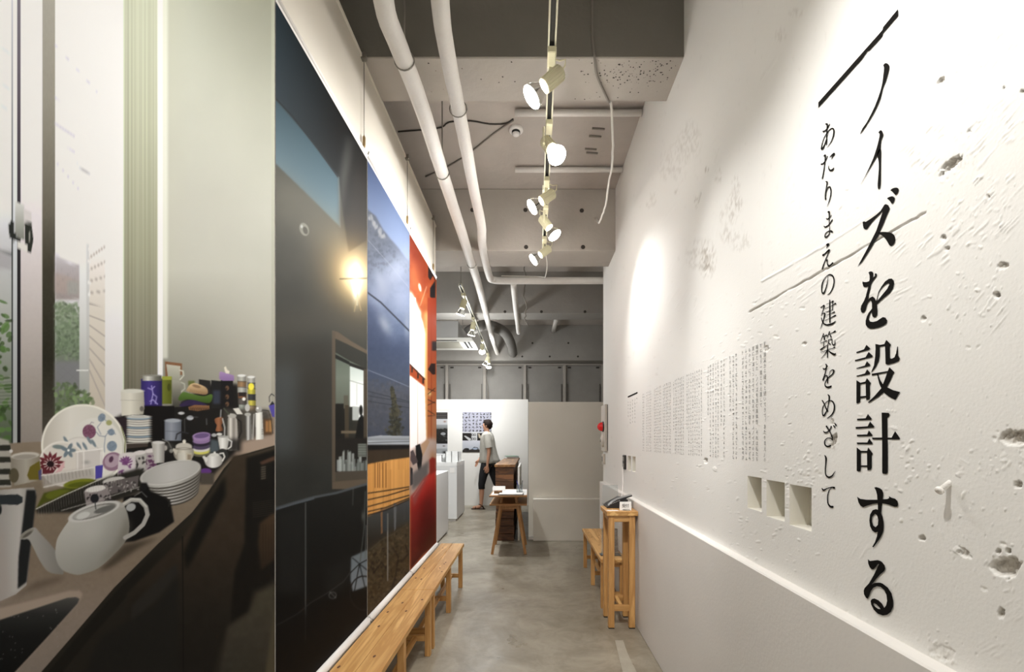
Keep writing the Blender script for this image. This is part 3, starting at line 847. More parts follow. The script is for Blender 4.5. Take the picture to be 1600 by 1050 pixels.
    c.poly([(700, 150), (712, 140), (722, 165), (738, 175), (735, 192), (712, 190), (705, 172)], (205, 198, 180))
    c.rect(455, 240, 500, 275, (92, 98, 50), soft=1)
    c.poly([(445, 300), (470, 265), (510, 258), (575, 285), (590, 318), (575, 335), (520, 330), (450, 312)], vg((258, (196, 168, 128)), (335, (140, 112, 80))), smooth=True)
    c.ell(512, 278, 30, 10, (110, 84, 60), 15, alpha=0.7)
    for k in range(12): c.line([(470 + k * 10, 300 + k * 2), (466 + k * 10, 324 + k)], 3, (96, 72, 50), 0.6)
    c.poly([(388, 360), (420, 318), (470, 328), (560, 345), (610, 332), (622, 350), (600, 392), (520, 380), (450, 368), (400, 376)], vg((318, (84, 110, 48)), (392, (52, 76, 26))), smooth=True)
    c.poly([(400, 400), (470, 370), (560, 392), (590, 415), (560, 425), (480, 410), (410, 418)], (44, 34, 62), smooth=True)
    c.poly([(455, 420), (500, 405), (600, 410), (600, 435), (520, 448), (462, 440)], (120, 86, 58)); 
    for k in range(11): c.line([(470 + k * 12, 425), (476 + k * 12, 442)], 4, (40, 26, 18))
    c.ell(408, 462, 22, 10, (180, 180, 178)); c.ell(468, 494, 24, 16, (170, 172, 174))
    c.line([(432, 590), (430, 505), (450, 485), (520, 490)], 5, (84, 86, 84), 0.8); c.line([(580, 500), (582, 540)], 7, (90, 92, 92), 0.8)
    # spice jars
    for x0_, x1_, top, cols in ((790, 850, 205, [(170, 168, 158), (150, 118, 84), (176, 176, 166), (120, 82, 56), (90, 84, 78), (150, 156, 146)]), (858, 912, 215, [(176, 174, 164), (110, 108, 100), (196, 186, 70), (60, 60, 60), (196, 184, 80), (150, 128, 100)])):
        n_ = len(cols); h_ = 235.0 / n_
        for k in range(n_):
            c.rect(x0_ + k * 2, top + k * h_, x1_ + k * 1.5, top + (k + 1) * h_ + 1, hg((x0_, tuple(v * 0.72 for v in cols[k])), ((x0_ + x1_) / 2, cols[k]), (x1_, tuple(v * 0.6 for v in cols[k]))))
            c.line([(x0_ + k * 2, top + k * h_), (x1_ + k * 1.5, top + k * h_ + 3)], 4, (54, 50, 46), 0.8)
        c.ell((x0_ + x1_) / 2, top, (x1_ - x0_) / 2, 9, (205, 204, 198))
    c.ell(886, 280, 20, 24, (226, 210, 70)); c.rect(800, 320, 850, 345, (40, 34, 32)); c.ell(836, 365, 12, 12, (220, 216, 206))
    # blue bird box at the right edge
    c.line([(1012, 385), (1010, 350), (1025, 330), (1046, 345)], 5, (40, 40, 40)); c.poly([(1005, 410), (1046, 400), (1046, 490), (1030, 485)], (74, 66, 140)); c.poly([(1010, 410), (1030, 380), (1046, 400)], (34, 34, 40))
    # rear shelf and bottles
    c.poly([(690, 430), (1010, 440), (1030, 600), (800, 660), (690, 640)], (58, 54, 48), 3, 0.9)
    c.rect(970, 500, 1030, 610, (78, 58, 40), soft=1); c.rect(985, 515, 1002, 590, (170, 120, 70), soft=1, alpha=0.8); c.rect(1008, 510, 1026, 590, (190, 140, 80), soft=1, alpha=0.7)
    c.line([(960, 440), (1005, 445), (1022, 500), (1034, 600)], 5, (44, 42, 40))
    c.poly([(760, 430), (800, 425), (830, 470), (790, 470)], (200, 196, 186))
    c.poly([(915, 460), (962, 452), (972, 640), (918, 645)], hg((915, (210, 208, 200)), (940, (225, 223, 214)), (972, (150, 148, 140)))); c.ell(938, 435, 22, 22, (150, 148, 142)); c.ell(930, 428, 7, 7, (225, 224, 218))
    for k in range(3): c.ell(962, 575 + k * 14, 3, 4, (90, 88, 84))
    c.poly([(846, 470), (884, 465), (892, 640), (852, 650)], hg((846, (60, 58, 54)), (866, (200, 198, 192)), (880, (90, 88, 84)), (892, (150, 148, 142)))); c.ell(860, 425, 17, 26, (176, 174, 168)); c.ell(862, 470, 22, 12, (160, 158, 150))
    c.line([(905, 470), (900, 560), (898, 640)], 10, (150, 148, 142))
    # coffee pot
    c.poly([(725, 500), (745, 462), (770, 470), (790, 510), (800, 650), (805, 715), (730, 720), (720, 600)], hg((720, (90, 86, 78)), (745, (205, 200, 190)), (765, (120, 114, 106)), (785, (170, 164, 154)), (805, (50, 46, 42))))
    c.ell(755, 480, 30, 16, (160, 156, 148)); c.line([(795, 505), (815, 520), (818, 590), (800, 630)], 9, (30, 28, 26)); c.poly([(715, 640), (820, 640), (820, 725), (715, 730)], (22, 20, 18), 3, 0.8)
    # wooden mill, cups at the back
    c.poly([(640, 498), (690, 488), (694, 525), (682, 545), (692, 580), (645, 585), (650, 545), (640, 525)], hg((640, (120, 76, 50)), (665, (146, 98, 68)), (694, (82, 50, 32))), smooth=True)
    c.line([(680, 440), (676, 490)], 7, (150, 150, 148)); c.line([(690, 500), (705, 560), (702, 640)], 10, (150, 148, 142))
    c.line([(700, 430), (735, 470)], 8, (70, 74, 60))
    # grey canister, kettle glass
    c.rect(294, 515, 408, 650, hg((294, (104, 108, 116)), (340, (134, 138, 146)), (408, (84, 88, 96)))); c.ell(351, 512, 57, 13, (150, 154, 160)); c.line([(294, 585), (408, 588)], 3, (80, 84, 90))
    c.line([(370, 640), (378, 605), (410, 590), (455, 600)], 9, (40, 40, 42))
    c.ell(320, 690, 55, 40, (58, 56, 52), soft=0.3); c.ell(300, 700, 12, 18, (150, 146, 138)); c.ell(340, 720, 14, 14, (120, 118, 110)); c.line([(280, 640), (320, 660), (340, 700)], 6, (110, 108, 102))
    # stacked purple bowls
    for y, cl in ((738, (90, 86, 70)), (722, (186, 180, 90)), (706, (190, 186, 180)), (690, (70, 60, 80)), (668, (40, 34, 46)), (650, (128, 104, 138)), (632, (140, 116, 150))):
        c.ell(547, y, 60, 22, cl, -4)
    c.ell(546, 616, 62, 24, (148, 122, 162), -6); c.ell(548, 616, 52, 17, (98, 78, 114), -6)
    c.poly([(610, 640), (660, 650), (670, 720), (600, 735)], (70, 78, 82), 1.5)
    c.ell(632, 612, 18, 12, (160, 160, 158)); c.ell(668, 606, 20, 10, (196, 194, 186))
    # white creamer
    c.poly([(656, 625), (728, 615), (735, 640), (722, 712), (672, 712)], hg((656, (170, 168, 160)), (690, (214, 212, 206)), (735, (150, 148, 140)))); c.line([(728, 640), (752, 655), (748, 690), (728, 706)], 9, (196, 194, 188)); c.ell(692, 622, 36, 8, (150, 148, 142))
    c.ell(690, 745, 40, 40, (40, 40, 38)); 
    # small white teapot
    c.ell(630, 788, 62, 48, hg((568, (150, 146, 140)), (620, (212, 210, 204)), (692, (140, 136, 130))), -6); c.poly([(575, 800), (560, 775), (552, 760), (566, 755), (590, 775)], (196, 194, 186), smooth=True)
    c.ell(634, 746, 34, 12, (190, 188, 180)); c.ell(636, 732, 8, 9, (205, 203, 196)); c.line([(672, 738), (695, 735), (704, 760), (690, 788)], 10, (200, 198, 190))
    # porcelain teapot, beige
    c.ell(425, 735, 70, 62, hg((355, (116, 110, 98)), (420, (196, 190, 176)), (495, (130, 124, 112))), 0); c.poly([(372, 750), (350, 715), (352, 700), (385, 715)], (176, 170, 156))
    c.ell(425, 690, 56, 26, (176, 170, 158)); c.ell(428, 656, 12, 14, (206, 200, 186)); c.ell(425, 705, 46, 6, (110, 104, 94), ring=3)
    c.poly([(384, 735), (432, 728), (438, 790), (390, 792)], hg((384, (170, 166, 154)), (438, (196, 192, 180))))
    c.rect(444, 735, 480, 785, (170, 160, 140)); c.rect(450, 745, 476, 780, (130, 118, 100))
    c.ell(575, 860, 40, 22, (84, 48, 108)); c.rect(540, 870, 632, 950, (66, 60, 52), soft=1)
    # tray of small plates, large white canister
    c.poly([(25, 665), (180, 660), (180, 690), (25, 705)], (60, 52, 46)); c.line([(25, 668), (180, 664)], 5, (190, 186, 176))
    for k in range(11):
        y = 655 - k * 15.5
        c.ell(116, y, 84, 11, (92, 88, 82)); c.ell(116, y - 4, 84, 11, [(196, 192, 182), (196, 192, 182), (122, 140, 152), (205, 202, 192)][k % 4])
    c.ell(116, 486, 84, 11, (206, 204, 196)); c.ell(116, 487, 70, 7, (170, 168, 160))
    c.poly([(-6, 310), (152, 310), (156, 400), (150, 470), (0, 480)], hg((-6, (190, 186, 172)), (60, (204, 200, 186)), (156, (150, 146, 132)))); c.ell(73, 310, 80, 14, (196, 194, 182)); c.line([(-6, 372), (154, 376)], 3, (150, 146, 134)); c.ell(138, 432, 14, 18, (70, 66, 62), alpha=0.7)
    # left group
    c.fr(*A)
    c.ell(560, 505, 6, 6, (0, 0, 0))
    c.ell(575, 520, 296, 205, (88, 88, 62), -8, alpha=0.0)
    c.poly([(782, 400), (865, 405), (862, 630), (800, 640)], (38, 30, 34))
    # big plate
    c.ell(572, 600, 285, 280, hg((290, (176, 170, 158)), (480, (206, 202, 192)), (850, (186, 184, 172))), 22); c.ell(572, 600, 285, 280, (216, 212, 200), 22, ring=14); c.ell(640, 625, 196, 220, (204, 201, 192), 16)
    c.line([(830, 470), (856, 560), (850, 690)], 8, (112, 116, 76))
    c.ell(610, 500, 46, 48, (112, 74, 92), tex=(1.2, 60)); c.line([(612, 455), (625, 435), (640, 440)], 5, (120, 110, 120), 0.7)
    for p_ in ([(655, 500), (680, 530), (720, 535), (735, 510)], [(690, 440), (665, 470), (690, 520)], [(720, 530), (712, 600), (715, 640)], [(735, 500), (765, 480), (790, 520)], [(690, 400), (730, 430)]): c.line(p_, 5, (120, 128, 140), 0.9)
    for x, y, ra, rb, an in ((695, 405, 24, 30, 30), (760, 505, 24, 22, 0), (765, 600, 34, 36, 20), (770, 590, 16, 18, 0)): c.ell(x, y, ra, rb, (118, 130, 142), an, tex=(1.2, 50))
    c.ell(745, 440, 20, 18, (150, 150, 100))
    # smaller plates
    c.ell(540, 700, 150, 160, (206, 202, 194), 10); c.ell(540, 700, 150, 160, (190, 186, 178), 10, ring=8)
    for x, y in ((450, 560), (540, 600), (580, 600), (640, 580), (610, 560)): c.ell(x, y, 10, 30, (110, 122, 128), -30)
    c.ell(430, 720, 160, 150, (198, 192, 182), 18); c.ell(430, 720, 158, 148, (212, 207, 198), 18, ring=12)
    c.ell(400, 605, 42, 15, (112, 122, 120), 5)
    for an in (0, 60, 120, 200, 300): c.ell(465 + 26 * math.cos(math.radians(an)), 628 + 26 * math.sin(math.radians(an)), 28, 13, (104, 116, 122), an)
    c.ell(468, 628, 8, 8, (226, 224, 216))
    for an in range(-200, 20, 27):
        a_ = math.radians(an); x, y = 345, 722
        c.poly([(x + 20 * math.cos(a_ - 0.5), y + 20 * math.sin(a_ - 0.5)), (x + 66 * math.cos(a_ - 0.2), y + 60 * math.sin(a_ - 0.2)), (x + 102 * math.cos(a_), y + 88 * math.sin(a_)), (x + 66 * math.cos(a_ + 0.2), y + 60 * math.sin(a_ + 0.2)), (x + 20 * math.cos(a_ + 0.5), y + 20 * math.sin(a_ + 0.5))], (96, 38, 44))
    c.poly([(285, 700), (345, 690), (390, 745), (360, 790), (290, 792)], (84, 32, 38))
    for an in range(0, 360, 30): c.line([(345 + 26 * math.cos(math.radians(an)), 722 + 22 * math.sin(math.radians(an))), (345 + 48 * math.cos(math.radians(an)), 722 + 42 * math.sin(math.radians(an)))], 4, (214, 206, 198))
    c.ell(345, 722, 24, 22, (34, 20, 22)); c.poly([(370, 790), (440, 700), (440, 740), (420, 770)], (198, 160, 160))
    c.ell(590, 710, 40, 22, (120, 122, 118), soft=0.2)
    # rack of clear plastic
    c.poly([(520, 640), (690, 615), (708, 720), (640, 745), (520, 780)], (176, 170, 164), 1, 0.55)
    for x in (530, 572, 690, 705): c.line([(x, 640), (x, 780)], 9, (222, 218, 212), 0.7)
    c.line([(520, 640), (700, 618)], 8, (226, 222, 216), 0.8); c.poly([(652, 735), (705, 728), (698, 815), (652, 825)], (70, 62, 140))
    # striped cup, mug, tumbler at the left
    c.poly([(-480, 560), (0, 545), (60, 560), (75, 620), (78, 880), (-480, 900)], (150, 146, 136), 1)
    for y in (600, 680, 762, 836): c.poly([(-480, y), (70, y - 8), (76, y + 30), (-480, y + 42)], (40, 40, 34))
    c.poly([(80, 680), (270, 655), (288, 830), (100, 870), (76, 800)], hg((76, (120, 114, 102)), (180, (152, 146, 134)), (288, (116, 108, 92)))); c.ell(172, 665, 98, 24, (178, 172, 162), -4); c.ell(170, 672, 80, 16, (140, 134, 124), -4)
    c.poly([(185, 800), (205, 740), (270, 700), (283, 830), (200, 830)], (96, 86, 32), smooth=False); c.poly([(262, 770), (284, 755), (286, 830), (266, 830)], (70, 66, 100)); c.ell(95, 800, 34, 50, (64, 58, 40), alpha=0.8)
    c.ell(75, 634, 12, 12, (196, 192, 186))
    # glasses and green leaves in the rack
    c.poly([(280, 800), (640, 745), (650, 820), (450, 860), (300, 890)], (150, 144, 136), 2, 0.8); c.line([(285, 800), (500, 770), (640, 745)], 8, (206, 202, 194), 0.8); c.line([(300, 880), (460, 845)], 9, (196, 190, 182), 0.8)
    for k in range(14): c.line([(300 + k * 24, 800 - k * 3), (306 + k * 24, 860 - k * 5)], 4, (92, 90, 84), 0.5)
    c.poly([(300, 920), (460, 880), (660, 830), (640, 870), (500, 930), (300, 990), (240, 1040)], (66, 70, 22), 1)
    c.ell(545, 855, 112, 30, (104, 108, 30), -8); c.ell(540, 862, 80, 16, (76, 82, 20), -8); c.ell(400, 930, 90, 30, (84, 90, 26), -8)
    # patterned cups row
    c.ell(770, 705, 70, 62, (128, 100, 116), -30); c.ell(765, 700, 52, 44, (160, 140, 150), -30); c.ell(760, 690, 14, 22, (74, 48, 66), 20)
    for x0_, y0_, w_, h_, base, mark in ((985, 640, 90, 130, (150, 140, 140), (74, 40, 68)), (905, 655, 95, 150, (160, 156, 150), (38, 36, 36)), (812, 668, 115, 140, (188, 180, 180), (98, 56, 98))):
        c.poly([(x0_, y0_), (x0_ + w_, y0_ - 22), (x0_ + w_ - 6, y0_ + h_), (x0_ - 14, y0_ + h_ + 20)], base)
        c.ell(x0_ + w_ / 2, y0_ - 10, w_ / 2, 15, (196, 190, 186), -8)
        for k in range(16): c.ell(x0_ + r_.uniform(4, w_ - 8), y0_ + r_.uniform(18, h_), r_.uniform(6, 20), r_.uniform(4, 9), mark, r_.uniform(0, 180), alpha=0.85)
    for an in range(200, 350, 24): c.line([(860, 720), (860 + 44 * math.cos(math.radians(an)), 715 + 44 * math.sin(math.radians(an)))], 8, (104, 60, 104))
    c.poly([(222 * 4.375, 110 * 4.375), (222 * 4.375, 110 * 4.375), (222 * 4.375, 110 * 4.375)], (0, 0, 0))
    c.fr(*B)
    c.poly([(205, 668), (296, 660), (292, 800), (225, 805)], hg((205, (150, 146, 138)), (250, (186, 184, 178)), (296, (120, 116, 110)))); c.ell(250, 662, 46, 10, (190, 188, 182))
    # dish rack wires with cups behind
    c.fr(*A)
    c.poly([(245, 1030), (440, 930), (640, 840), (950, 750), (1050, 800), (940, 920), (700, 1010), (560, 1050), (250, 1060)], (34, 32, 28), 2)
    c.ell(660, 900, 84, 30, (176, 170, 164), -10); c.poly([(575, 915), (745, 880), (760, 960), (590, 1010)], (122, 114, 112)); c.ell(655, 892, 70, 20, (196, 192, 186), -10)
    for k in range(20): c.ell(r_.uniform(590, 760), r_.uniform(920, 990), r_.uniform(6, 14), 5, (40, 36, 36), r_.uniform(0, 180))
    c.ell(778, 835, 78, 24, (176, 172, 166), -10); c.poly([(700, 855), (855, 820), (950, 800), (940, 880), (760, 930)], (84, 78, 76)); 
    for k in range(34): c.ell(r_.uniform(720, 945), r_.uniform(840, 910), r_.uniform(5, 12), 5, r_.choice([(30, 28, 28), (150, 144, 140)]), r_.uniform(0, 180), alpha=0.8)
    c.line([(245, 1030), (440, 935), (700, 820), (790, 770)], 6, (186, 182, 172)); c.line([(420, 1040), (700, 960), (950, 880)], 6, (150, 146, 138), 0.8)
    for k in range(34): c.line([(262 + k * 17, 1025 - k * 7.8), (268 + k * 17, 1085 - k * 7.0)], 2.5, (150, 146, 136), 0.6)
    # stacked oval platters
    c.fr(*B)
    for k in range(6, -1, -1):
        y = 880 + k * 20
        c.ell(338 + k * 5, y + 14, 210 - k * 8, 76, (58, 54, 48), -13); c.ell(338 + k * 5, y + 4, 210 - k * 8, 76, hg((120, (140, 138, 130)), (330, (172, 170, 164)), (545, (110, 106, 98))), -13)
    c.ell(333, 868, 212, 74, (182, 180, 174), -13); c.ell(333, 867, 206, 68, (160, 158, 152), -13); c.ell(333, 868, 196, 60, hg((130, (150, 148, 142)), (330, (172, 170, 165)), (540, (158, 156, 150))), -13)
    # dark teapot behind
    c.fr(0, 760, 3.62)
    c.poly([(700, 60), (790, 40), (800, -20), (830, -20), (850, 25), (930, 60), (965, 90), (985, 200), (900, 260), (760, 310), (690, 320), (690, 120)], (14, 13, 12), 1)
    c.ell(740, 118, 28, 22, (150, 150, 148), -20); c.line([(930, 60), (958, 80), (955, 110)], 10, (30, 28, 26)); c.ell(815, 5, 18, 18, (20, 20, 20)); c.line([(760, 55), (800, 30), (830, 60)], 5, (110, 110, 108), 0.7)
    # tumbler and black-handled flask
    c.poly([(-300, 70), (0, 20), (190, 5), (205, 30), (150, 560), (90, 610), (0, 650), (-300, 720)], hg((-300, (110, 106, 100)), (0, (140, 136, 130)), (110, (164, 160, 154)), (160, (140, 136, 128))))
    c.poly([(150, 20), (200, 20), (206, 60), (150, 540), (100, 580), (105, 400)], (26, 27, 27), 1)
    c.poly([(-200, 55), (100, 45), (128, 60), (128, 90), (100, 105), (-200, 95)], (38, 42, 44)); c.ell(-2, 130, 12, 30, (24, 26, 28))
    c.poly([(20, 250), (60, 620), (-300, 720), (-300, 250)], (146, 136, 128), 6, 0.5)
    # big white teapot with shadow
    c.poly([(560, 480), (700, 330), (900, 290), (800, 340), (640, 450), (500, 505)], (52, 45, 36), 3, 0.8)
    c.poly([(60, 640), (200, 540), (380, 500), (330, 540), (150, 600)], (78, 68, 56), 4, 0.7)
    c.poly([(108, 292), (140, 255), (195, 232), (225, 262), (300, 345), (330, 400), (360, 488), (330, 496), (270, 480), (225, 420), (180, 330), (160, 300), (130, 300)], hg((108, (150, 146, 138)), (200, (136, 133, 127)), (340, (112, 109, 103))), smooth=True)
    c.ell(152, 268, 45, 16, (122, 118, 108), -35); c.ell(155, 272, 32, 8, (80, 76, 68), -35)
    c.poly([(385, 200), (400, 172), (520, 110), (640, 82), (690, 95), (720, 150), (732, 230), (715, 300), (660, 370), (560, 460), (470, 495), (420, 498), (350, 470), (315, 400), (320, 310), (350, 250)],
           lambda X, Y: np.stack([np.clip(k - 0.06 * (X - 330) - 0.10 * (Y - 120) - 0.00022 * (X - 430) ** 2, 46, 200) for k in (176, 174, 166)], -1), smooth=True)
    c.ell(520, 250, 90, 110, (172, 170, 164), 30, soft=0.6, alpha=0.35)
    c.poly([(720, 160), (735, 230), (715, 300), (640, 390), (480, 492), (560, 440), (660, 330), (700, 240)], (96, 90, 80), 5, 0.7)
    c.ell(532, 142, 152, 44, (176, 174, 168), -17); c.ell(535, 142, 128, 32, (104, 102, 96), -17); c.ell(520, 145, 112, 26, (150, 148, 142), -17); c.ell(590, 130, 60, 16, (88, 88, 84), -17); c.ell(470, 165, 40, 18, (178, 178, 172), -20)
    c.ell(535, 68, 24, 26, (28, 28, 30), 20); c.line([(538, 90), (542, 128)], 6, (60, 62, 60))
    c.line([(688, 108), (740, 76), (790, 78), (825, 115), (835, 160), (810, 215), (760, 262), (708, 290)], 24, (148, 145, 138)); c.line([(700, 98), (745, 70), (795, 74), (828, 115)], 8, (186, 184, 176), 0.8)
    return c
def paint_office():
    """banner 2: dim office corner with a door opening and a black counter"""
    c = Canvas(424, -60, 582, 1260, (84, 82, 74))
    r_ = random.Random(8)
    c.fr(400, 0, 2.283)
    c.rect(50, -140, 420, 2900, lambda X, Y: np.stack([np.clip(np.interp(Y, [0, 500, 700, 1000, 1300, 1700], v) + (X - 230) * -0.02, 0, 255) for v in ([60, 80, 112, 92, 80, 62], [62, 80, 108, 90, 79, 62], [62, 72, 96, 82, 73, 58])], -1), tex=(30, 10))
    # dark upper part and blue lit ceiling recess
    c.poly([(50, -140), (420, -140), (420, 840), (330, 900), (295, 640), (66, 345), (50, 330)], lambda X, Y: np.stack([np.clip(v - (X - 66) * k, 12, 90) for v, k in ((58, 0.17), (72, 0.22), (80, 0.25))], -1), 1)
    c.poly([(66, 350), (180, 480), (295, 632), (299, 808), (180, 690), (66, 580)], lambda X, Y: np.stack([np.clip(v + (Y - 350 - (X - 66) * 1.1) * 0.22 + (X - 66) * 0.02, 20, 200) for v in (76, 101, 112)], -1), 1)
    c.line([(66, 347), (130, 415), (220, 530), (293, 632)], 5, (40, 46, 48)); c.line([(295, 632), (300, 810)], 4, (150, 160, 160), 0.6)
    c.poly([(298, 640), (320, 480), (360, 500), (330, 640), (305, 800)], (96, 96, 90), 4, 0.8)
    c.poly([(365, 505), (420, 560), (420, 900), (380, 860), (335, 880), (310, 790), (330, 660)], (38, 33, 27), 8)
    c.poly([(300, 470), (420, 640), (420, 500), (300, 300), (200, 150), (140, 30), (300, 40)], (22, 22, 22), 18, 0.9)
    c.poly([(66, 582), (300, 812), (330, 950), (66, 780)], (140, 134, 118), 14, 0.5)
    c.ell(172, 818, 16, 24, (176, 172, 158), -20); c.ell(176, 822, 8, 14, (110, 106, 96), -20); c.ell(163, 808, 4, 6, (235, 233, 225))
    # lamp glow
    c.ell(345, 975, 110, 150, (262, 214, 140), -20, soft=0.8, alpha=0.75); c.ell(352, 985, 50, 74, (400, 360, 280), -15, soft=0.7); c.ell(358, 1010, 16, 66, (430, 425, 400), 0, soft=0.6)
    c.line([(300, 995), (420, 992)], 5, (100, 86, 64), 0.6)
    c.fr(420, 430, 3.889)
    c.line([(538, 120), (520, 220)], 6, (255, 214, 150), 0.5); c.line([(540, 120), (560, 215)], 6, (255, 214, 150), 0.5); c.line([(538, 90), (536, 180)], 10, (255, 240, 200), 0.7)
    c.poly([(0, 240), (300, 180), (420, 230), (600, 340), (600, 420), (380, 330), (0, 420)], (112, 104, 92), 10, 0.35)
    c.rect(0, 560, 190, 1100, (112, 116, 118), soft=12, alpha=0.55)
    c.rect(190, 420, 390, 1100, (72, 66, 58), soft=10, alpha=0.5)
    # door opening
    c.poly([(385, 335), (420, 345), (500, 400), (620, 470), (620, 1300), (385, 1300)], (126, 110, 92))
    c.poly([(404, 385), (480, 420), (620, 490), (620, 1240), (404, 1240)], (70, 69, 62))
    c.poly([(406, 470), (490, 520), (575, 560), (575, 1240), (406, 1240)], vg((470, (120, 128, 114)), (620, (150, 158, 142)), (800, (130, 134, 120)), (900, (64, 62, 54))))
    c.poly([(404, 480), (490, 525), (490, 545), (404, 505)], (44, 44, 40))
    c.poly([(490, 530), (620, 575), (620, 600), (490, 552)], (52, 50, 46))
    c.poly([(492, 552), (576, 580), (576, 880), (492, 880)], vg((552, (250, 260, 250)), (640, (290, 296, 286)), (650, (310, 312, 304)), (800, (330, 330, 326))))
    c.line([(492, 640), (576, 665)], 3, (150, 156, 150)); c.line([(535, 660), (535, 790)], 2, (200, 204, 198))
    c.rect(404, 780, 462, 1240, (40, 38, 34)); c.rect(455, 730, 482, 810, (120, 116, 100)); c.rect(462, 790, 486, 1240, (92, 80, 64))
    c.poly([(508, 796), (548, 800), (548, 880), (508, 880)], (235, 238, 232)); c.rect(488, 800, 508, 930, (58, 58, 52))
    c.poly([(440, 945), (560, 945), (560, 962), (440, 962)], (140, 124, 102))
    c.ell(560, 822, 11, 32, (28, 26, 24)); c.poly([(548, 870), (575, 862), (580, 1060), (520, 1060), (535, 930)], (26, 26, 26), smooth=True)
    c.rect(576, 570, 604, 1240, (96, 84, 70))
    c.fr(500, 500, 3.747)
    c.rect(95, 690, 290, 900, (46, 42, 38), soft=1.5)
    for k in range(44):
        x = r_.uniform(92, 285); h_ = r_.uniform(30, 110) * (1.15 if 120 < x < 190 else 0.8)
        c.rect(x, 885 - h_, x + r_.uniform(8, 17), 885, r_.choice([(150, 156, 150), (196, 200, 194), (116, 120, 114), (176, 180, 174), (216, 220, 214)]), alpha=0.85)
    c.rect(222, 725, 272, 800, (150, 154, 144)); 
    for k in range(5): c.line([(222, 735 + k * 14), (272, 735 + k * 14)], 3, (96, 98, 92))
    c.poly([(72, 890), (285, 880), (285, 930), (72, 948)], (100, 90, 78)); c.rect(70, 70, 90, 945, (118, 104, 88))
    # black counter front
    c.fr(420, 680, 2.8375)
    c.poly([(20, 335), (100, 310), (280, 260), (450, 210), (450, 1100), (20, 1100)], vg((220, (44, 43, 40)), (400, (36, 36, 34)), (700, (24, 24, 23)), (1050, (20, 20, 20))))
    c.line([(20, 328), (110, 300), (200, 275), (300, 256), (380, 232), (450, 212)], 13, (104, 108, 112), soft=1); c.line([(20, 334), (110, 306), (200, 282)], 5, (150, 160, 176), 0.6)
    c.poly([(36, 350), (160, 320), (160, 700), (36, 700)], (46, 46, 44), 6, 0.7)
    c.line([(163, 300), (163, 905)], 5, (120, 122, 120), 0.9)
    c.poly([(250, 590), (360, 540), (360, 640), (320, 700), (250, 700)], (44, 46, 44), 6, 0.6)
    c.line([(20, 850), (60, 830), (130, 790), (190, 740), (260, 700), (330, 650), (360, 610)], 5, (74, 76, 76), 0.8)
    c.poly([(20, 860), (160, 780), (300, 700), (450, 640), (450, 1100), (20, 1100)], (18, 18, 18), 8, 0.7)
    c.poly([(365, 540), (440, 505), (450, 520), (450, 665), (372, 692), (362, 640)], vg((510, (140, 150, 156)), (690, (168, 176, 186))), 1)
    for p_ in ([(362, 610), (402, 570), (450, 545)], [(402, 570), (372, 545)], [(402, 570), (380, 690)], [(402, 570), (430, 690)], [(402, 570), (450, 610)]): c.line(p_, 4, (30, 32, 32))
    c.line([(428, 250), (424, 400), (405, 560)], 5, (110, 112, 108), 0.8); c.line([(432, 400), (428, 545)], 4, (140, 142, 138), 0.8)
    c.ell(418, 360, 10, 34, (150, 152, 146), soft=0.4, alpha=0.6); c.line([(374, 235), (372, 310)], 4, (120, 120, 116), 0.6)
    c.ell(283, 710, 16, 14, (120, 120, 118), ring=3); c.line([(270, 695), (298, 722)], 3, (140, 140, 136)); c.ell(420, 700, 60, 75, (40, 40, 40), ring=5)
    return c

